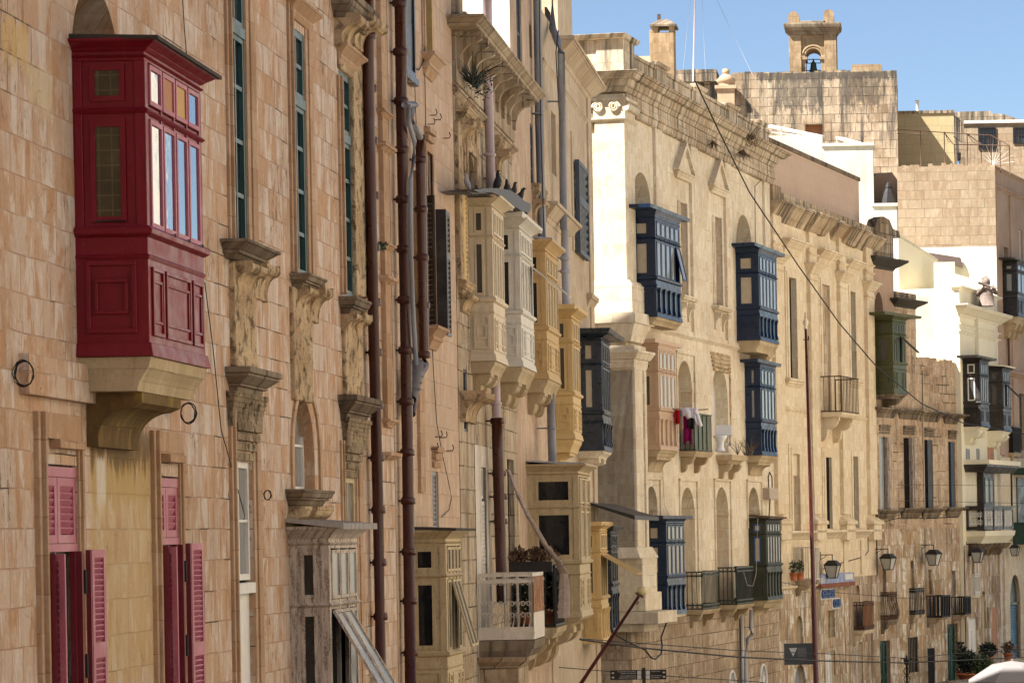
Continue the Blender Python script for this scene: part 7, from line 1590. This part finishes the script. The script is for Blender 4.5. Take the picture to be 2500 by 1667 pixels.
# the toilet on the ledge
ct = at(1759, 1100, 80.4); zf = FE.z(1786, 1108, o_ if False else .4); cb_ = at(1759, 1101, 82.0)
tg = thing('toilet', 'white ceramic toilet with cistern standing out on the bare ledge', 'toilet', WORLD, cb_.x, cb_.y, cb_.z); x, y, z = cb_; q = 82.0 / 6944
def tz(py): return at(1759, py, 82.0).z
m = MB(); m.lathe((x, y, z), [(.15, 0), (.13, .02), (.1, .12), (.11, (tz(1078) - z)), (.17, tz(1072) - z), (.2, tz(1066) - z), (.2, tz(1063) - z), (.17, tz(1063) - z), (.12, tz(1070) - z)], 20); m.build('bowl', M['ceramic'], tg)
m = MB(); m.box(at(1745, 1050, 82).x, at(1787, 1050, 82).x, y + .1, y + .32, tz(1062.5), tz(1037)); m.build('cistern', M['ceramic'], tg, bevel=.02)
m = MB(); m.tube([(x + .16, y + .15, z + .2), (x + .27, y + .15, z + .16), (x + .27, y + .15, tz(1063))], .05, 8); m.build('waste_pipe', M['whitepipe'], tg)
m = MB(); 
for k, (t, u) in enumerate(((.3, .5), (.6, .5), (.75, .6), (.9, .4), (.5, .8))): stems(m, fw_(FE, FE.s(1748, 1110) + 3.0 * t, .9 * u, zz_t), 7, .5, .35, .012, 50 + k)
single('dry_weeds', 'dry brown weeds sprawling on the bare ledge', 'weeds', m, M['dry'])
for k, (f, x, y, oo, h, lb) in enumerate(((FE, 1832, 345, .5, .8, 'large tangle of dry weeds on the palazzo cornice end'), (FE, 1812, 368, .45, .5, 'dark dry weeds hanging under the palazzo cornice'), (FE, 1740, 345, .3, .4, 'small dry tuft under the middle of the palazzo cornice'), (FC, 1168, 215, .3, .8, 'black twiggy bush sprouting from the carved front'), (FA, 934, 606, .15, .15, 'tiny green weed on the nearest drainpipe collar'), (FE, 1488, 1045, -1.2, .35, 'dry weeds on the corner beside the navy balcony'))):
    s_, z_ = f.hit(x, y, oo); m = MB(); P = fw_(f, s_, oo, z_)
    for j in range(4): stems(m, (P[0] + random.uniform(-.1, .1) * h, P[1] + random.uniform(-.6, .6) * h, P[2]), 9, h * .55 * (-1 if k in (1, 2) else 1), h * .75, .014, 70 + k * 7 + j)
    q = leaves((P[0], P[1], P[2]), h * .35, h * .5, h * .3, 160, .07 * max(h, .3), 90 + k); m.add(q.v, q.f); single('dry_weeds', lb, 'weeds', m, M['leaf'] if k == 4 else M['leafdark'] if k == 3 else M['dry'])
for x, lb, s in ((1948, 'spiky green cactus pot left on the rusty white balcony', 3), (1964, 'leafy potted plant right on the rusty white balcony', 5)):
    sx = FF.s(x, 1412, .5); c = fw_(FF, sx, .35, dw_['zb'] + .02); plant(lb, c, .12, 160, .08, 'leaf', s, (.13, .26), .22, group='pots on the rusty white balcony')
# planting, awnings and cars at the foot of the street
def sp(x, y, Y): v = at(x, y, Y); return (v.x, v.y, v.z)
pl_ = plant('big terracotta pot of dark bushy shrub by the green door', sp(2366, 1668, 108), .36, 900, .13, 'leafdark', 101, (.45, .4), .45); plant('small plant in a hanging terracotta pot beside the arched niche', sp(2345, 1584, 113), .22, 200, .12, 'leaf', 102, (.17, .36), .22)
plant('dark oleander bush beside the white door, left of the green shutter', sp(2412, 1618, 112), .36, 700, .12, 'leafdark', 103, (.25, .25), .3); plant('sprawling green bush behind the white market umbrella', sp(2400, 1664, 105), .4, 800, .12, 'leaf', 104, (.25, .25), .4); plant('small red-flowered pot before the green roller shutter', sp(2462, 1612, 116), .28, 220, .12, 'succulent', 105, (.2, .3), .25); plant('thin dark shrub rising above the big terracotta pot', sp(2346, 1650, 109), .2, 350, .14, 'leafdark', 106, (.2, .2), .6)
um = at(2470, 1612, 82); ug = thing('market_umbrella', 'white canvas market umbrella at the lower right corner', 'umbrella', WORLD, um.x, um.y, 0); rr = 1.35
m = MB(); n = 8; vs = [(um.x, um.y, um.z)]; R1_ = [(um.x + rr * math.cos(2 * math.pi * (k + .5) / n), um.y + rr * math.sin(2 * math.pi * (k + .5) / n), um.z - .55) for k in range(n)]; Rm = [(um.x + rr * .45 * math.cos(2 * math.pi * (k + .5) / n), um.y + rr * .45 * math.sin(2 * math.pi * (k + .5) / n), um.z - .1) for k in range(n)]; Rv = [(p[0], p[1], p[2] - .28) for p in R1_]
vs += Rm + R1_ + Rv; m.add(vs, [(0, 1 + k, 1 + (k + 1) % n) for k in range(n)] + [(1 + k, 1 + n + k, 1 + n + (k + 1) % n, 1 + (k + 1) % n) for k in range(n)] + [(1 + n + k, 1 + 2 * n + k, 1 + 2 * n + (k + 1) % n, 1 + n + (k + 1) % n) for k in range(n)]); m.build('canopy', plain('canvas_white_shaded', (.2, .185, .185), .8, .2, 0, .05), ug)  # white canvas greyed, so the shade on it sits in its colour
m = MB(); m.tube([(um.x, um.y, 0), (um.x, um.y, um.z + .05)], .03, 8); m.lathe((um.x, um.y, 0), [(.3, 0), (.3, .06), (.06, .1)], 16); m.build('pole', M['whitepaint'], ug)
def car(px, py, Y, label, col):
    r = at(px, py, Y); zt = r.z; k = zt / 1.5; g = thing('parked_car', label, 'car', WORLD, r.x, Y, 0, 'parked cars at the foot of the street'); L, Wd = 4.1 * k, 1.7 * k
    prof = [(-.5, .16), (-.5, .42), (-.44, .56), (-.3, .62), (-.16, .93), (-.05, 1.0), (.22, 1.0), (.38, .9), (.48, .6), (.5, .4), (.5, .16)]
    m = MB(); nn = len(prof); rows = []
    for e, sx in ((-1, .82), (-.92, .97), (0, 1), (.92, .97), (1, .82)): rows.append([(r.x + e * Wd / 2 * (.86 if z > .65 else 1), Y + y * L * (sx if z > .3 else 1), zt * (z if z < .95 else z - .03 * abs(e))) for y, z in prof])
    vs = [p for row in rows for p in row]; m.add(vs, [(i * nn + j, i * nn + (j + 1) % nn, (i + 1) * nn + (j + 1) % nn, (i + 1) * nn + j) for i in range(4) for j in range(nn)] + [tuple(range(nn)), tuple(range(4 * nn, 5 * nn))], True); m.build('body', plain('car_paint_' + str(px), col, .25, .6, .2, .05), g)
    m = MB(); m.add([(r.x - Wd * .36, Y - .285 * L, zt * .66), (r.x + Wd * .36, Y - .285 * L, zt * .66), (r.x + Wd * .34, Y - .18 * L, zt * .9), (r.x - Wd * .34, Y - .18 * L, zt * .9)], [(0, 1, 2, 3)])
    for e in (-1, 1): m.add([(r.x + e * Wd * .475, Y - .2 * L, zt * .64), (r.x + e * Wd * .475, Y + .34 * L, zt * .64), (r.x + e * Wd * .435, Y + .28 * L, zt * .9), (r.x + e * Wd * .435, Y - .08 * L, zt * .9)], [(0, 1, 2, 3)])
    m.build('window', M['glass'], g)
    for a in (-.31, .31):
        for e in (-1, 1): m = MB(); m.tube([(r.x + e * Wd * .38, Y + a * L, .31 * k), (r.x + e * Wd * .5, Y + a * L, .31 * k)], .31 * k, 18); m.build('wheel', M['tarp'], g)
    m = MB()
    for e in (-1, 1): m.tube([(r.x + e * Wd * .33, Y - .08 * L, zt * 1.0), (r.x + e * Wd * .33, Y + .24 * L, zt * 1.0)], .02, 5)
    m.tube([(r.x + Wd * .1, Y - .02 * L, zt * .98), (r.x + Wd * .1, Y + .0 * L, zt * 1.0 + .35)], .008, 4); m.build('roof_rail', M['iron'], g)
car(2358, 1661, 84, 'dark grey parked car, only its roof showing at the lower edge', (.035, .035, .04)); car(2456, 1657, 90, 'dark parked car roof with aerial under the white umbrella', (.02, .018, .016))
m = MB(); Yf = 99; q = at(2214, 1670, Yf); m.tube([(q.x, Yf, 0), at(2214, 1620, Yf)], .04, 8); m.lathe(tuple(at(2214, 1622, Yf)), [(.06, 0), (.1, .04), (.1, .12), (.13, .14), (.1, .22), (.03, .26), (.04, .3), (0, .36)], 10)
for e in (-1, 1):
    for cy in (1638, 1658): T3(m, [(2214 + e * (8 - k * .25) * (.35 + .65 * math.sin(k * .42)), cy - 8 * math.cos(k * .42)) for k in range(12)], .018)
T3(m, [(2200, 1607), (2214, 1606), (2228, 1608)], .03); single('iron_standard', 'ornate scrolled iron standard low in front of the street doors', 'post', m, M['iron'])
m = MB(); m.box(*[FF.s(x, 1200, .2) for x in (1864, 1880)], -.2, 0, FF.z(1864, 1218, .2), FF.z(1864, 1190, .2)) if False else None
s_, z0 = FE.hit(1862, 1218, .05); s2 = FE.s(1884, 1218, .05); m = MB(); m.box(s_, s2, -.28, .0, z0, FE.z(1862, 1191)); single('meter_box', 'beige electricity box with looping cables on the palazzo', 'box', m, plain('box_beige', (.42, .33, .25), .6), fac=FE)
m = MB(); zz0 = FE.z(1862, 1190); m.tube([(s_ + .25, -.2, zz0), (s_ + .2, -.2, zz0 + .35), (s_ + .4, -.2, zz0 + .5), (s_ + .7, -.2, zz0 + .35), (s_ + .72, -.2, zz0), ], .02, 6); m.tube([(s_ + .6, -.15, z0), (s_ + .6, -.1, z0 - .6)], .02, 6); single('cable', 'black cable loop above the beige electricity box', 'cable', m, M['cable'], 'loose cables', fac=FE)
bpy.context.view_layer.update()
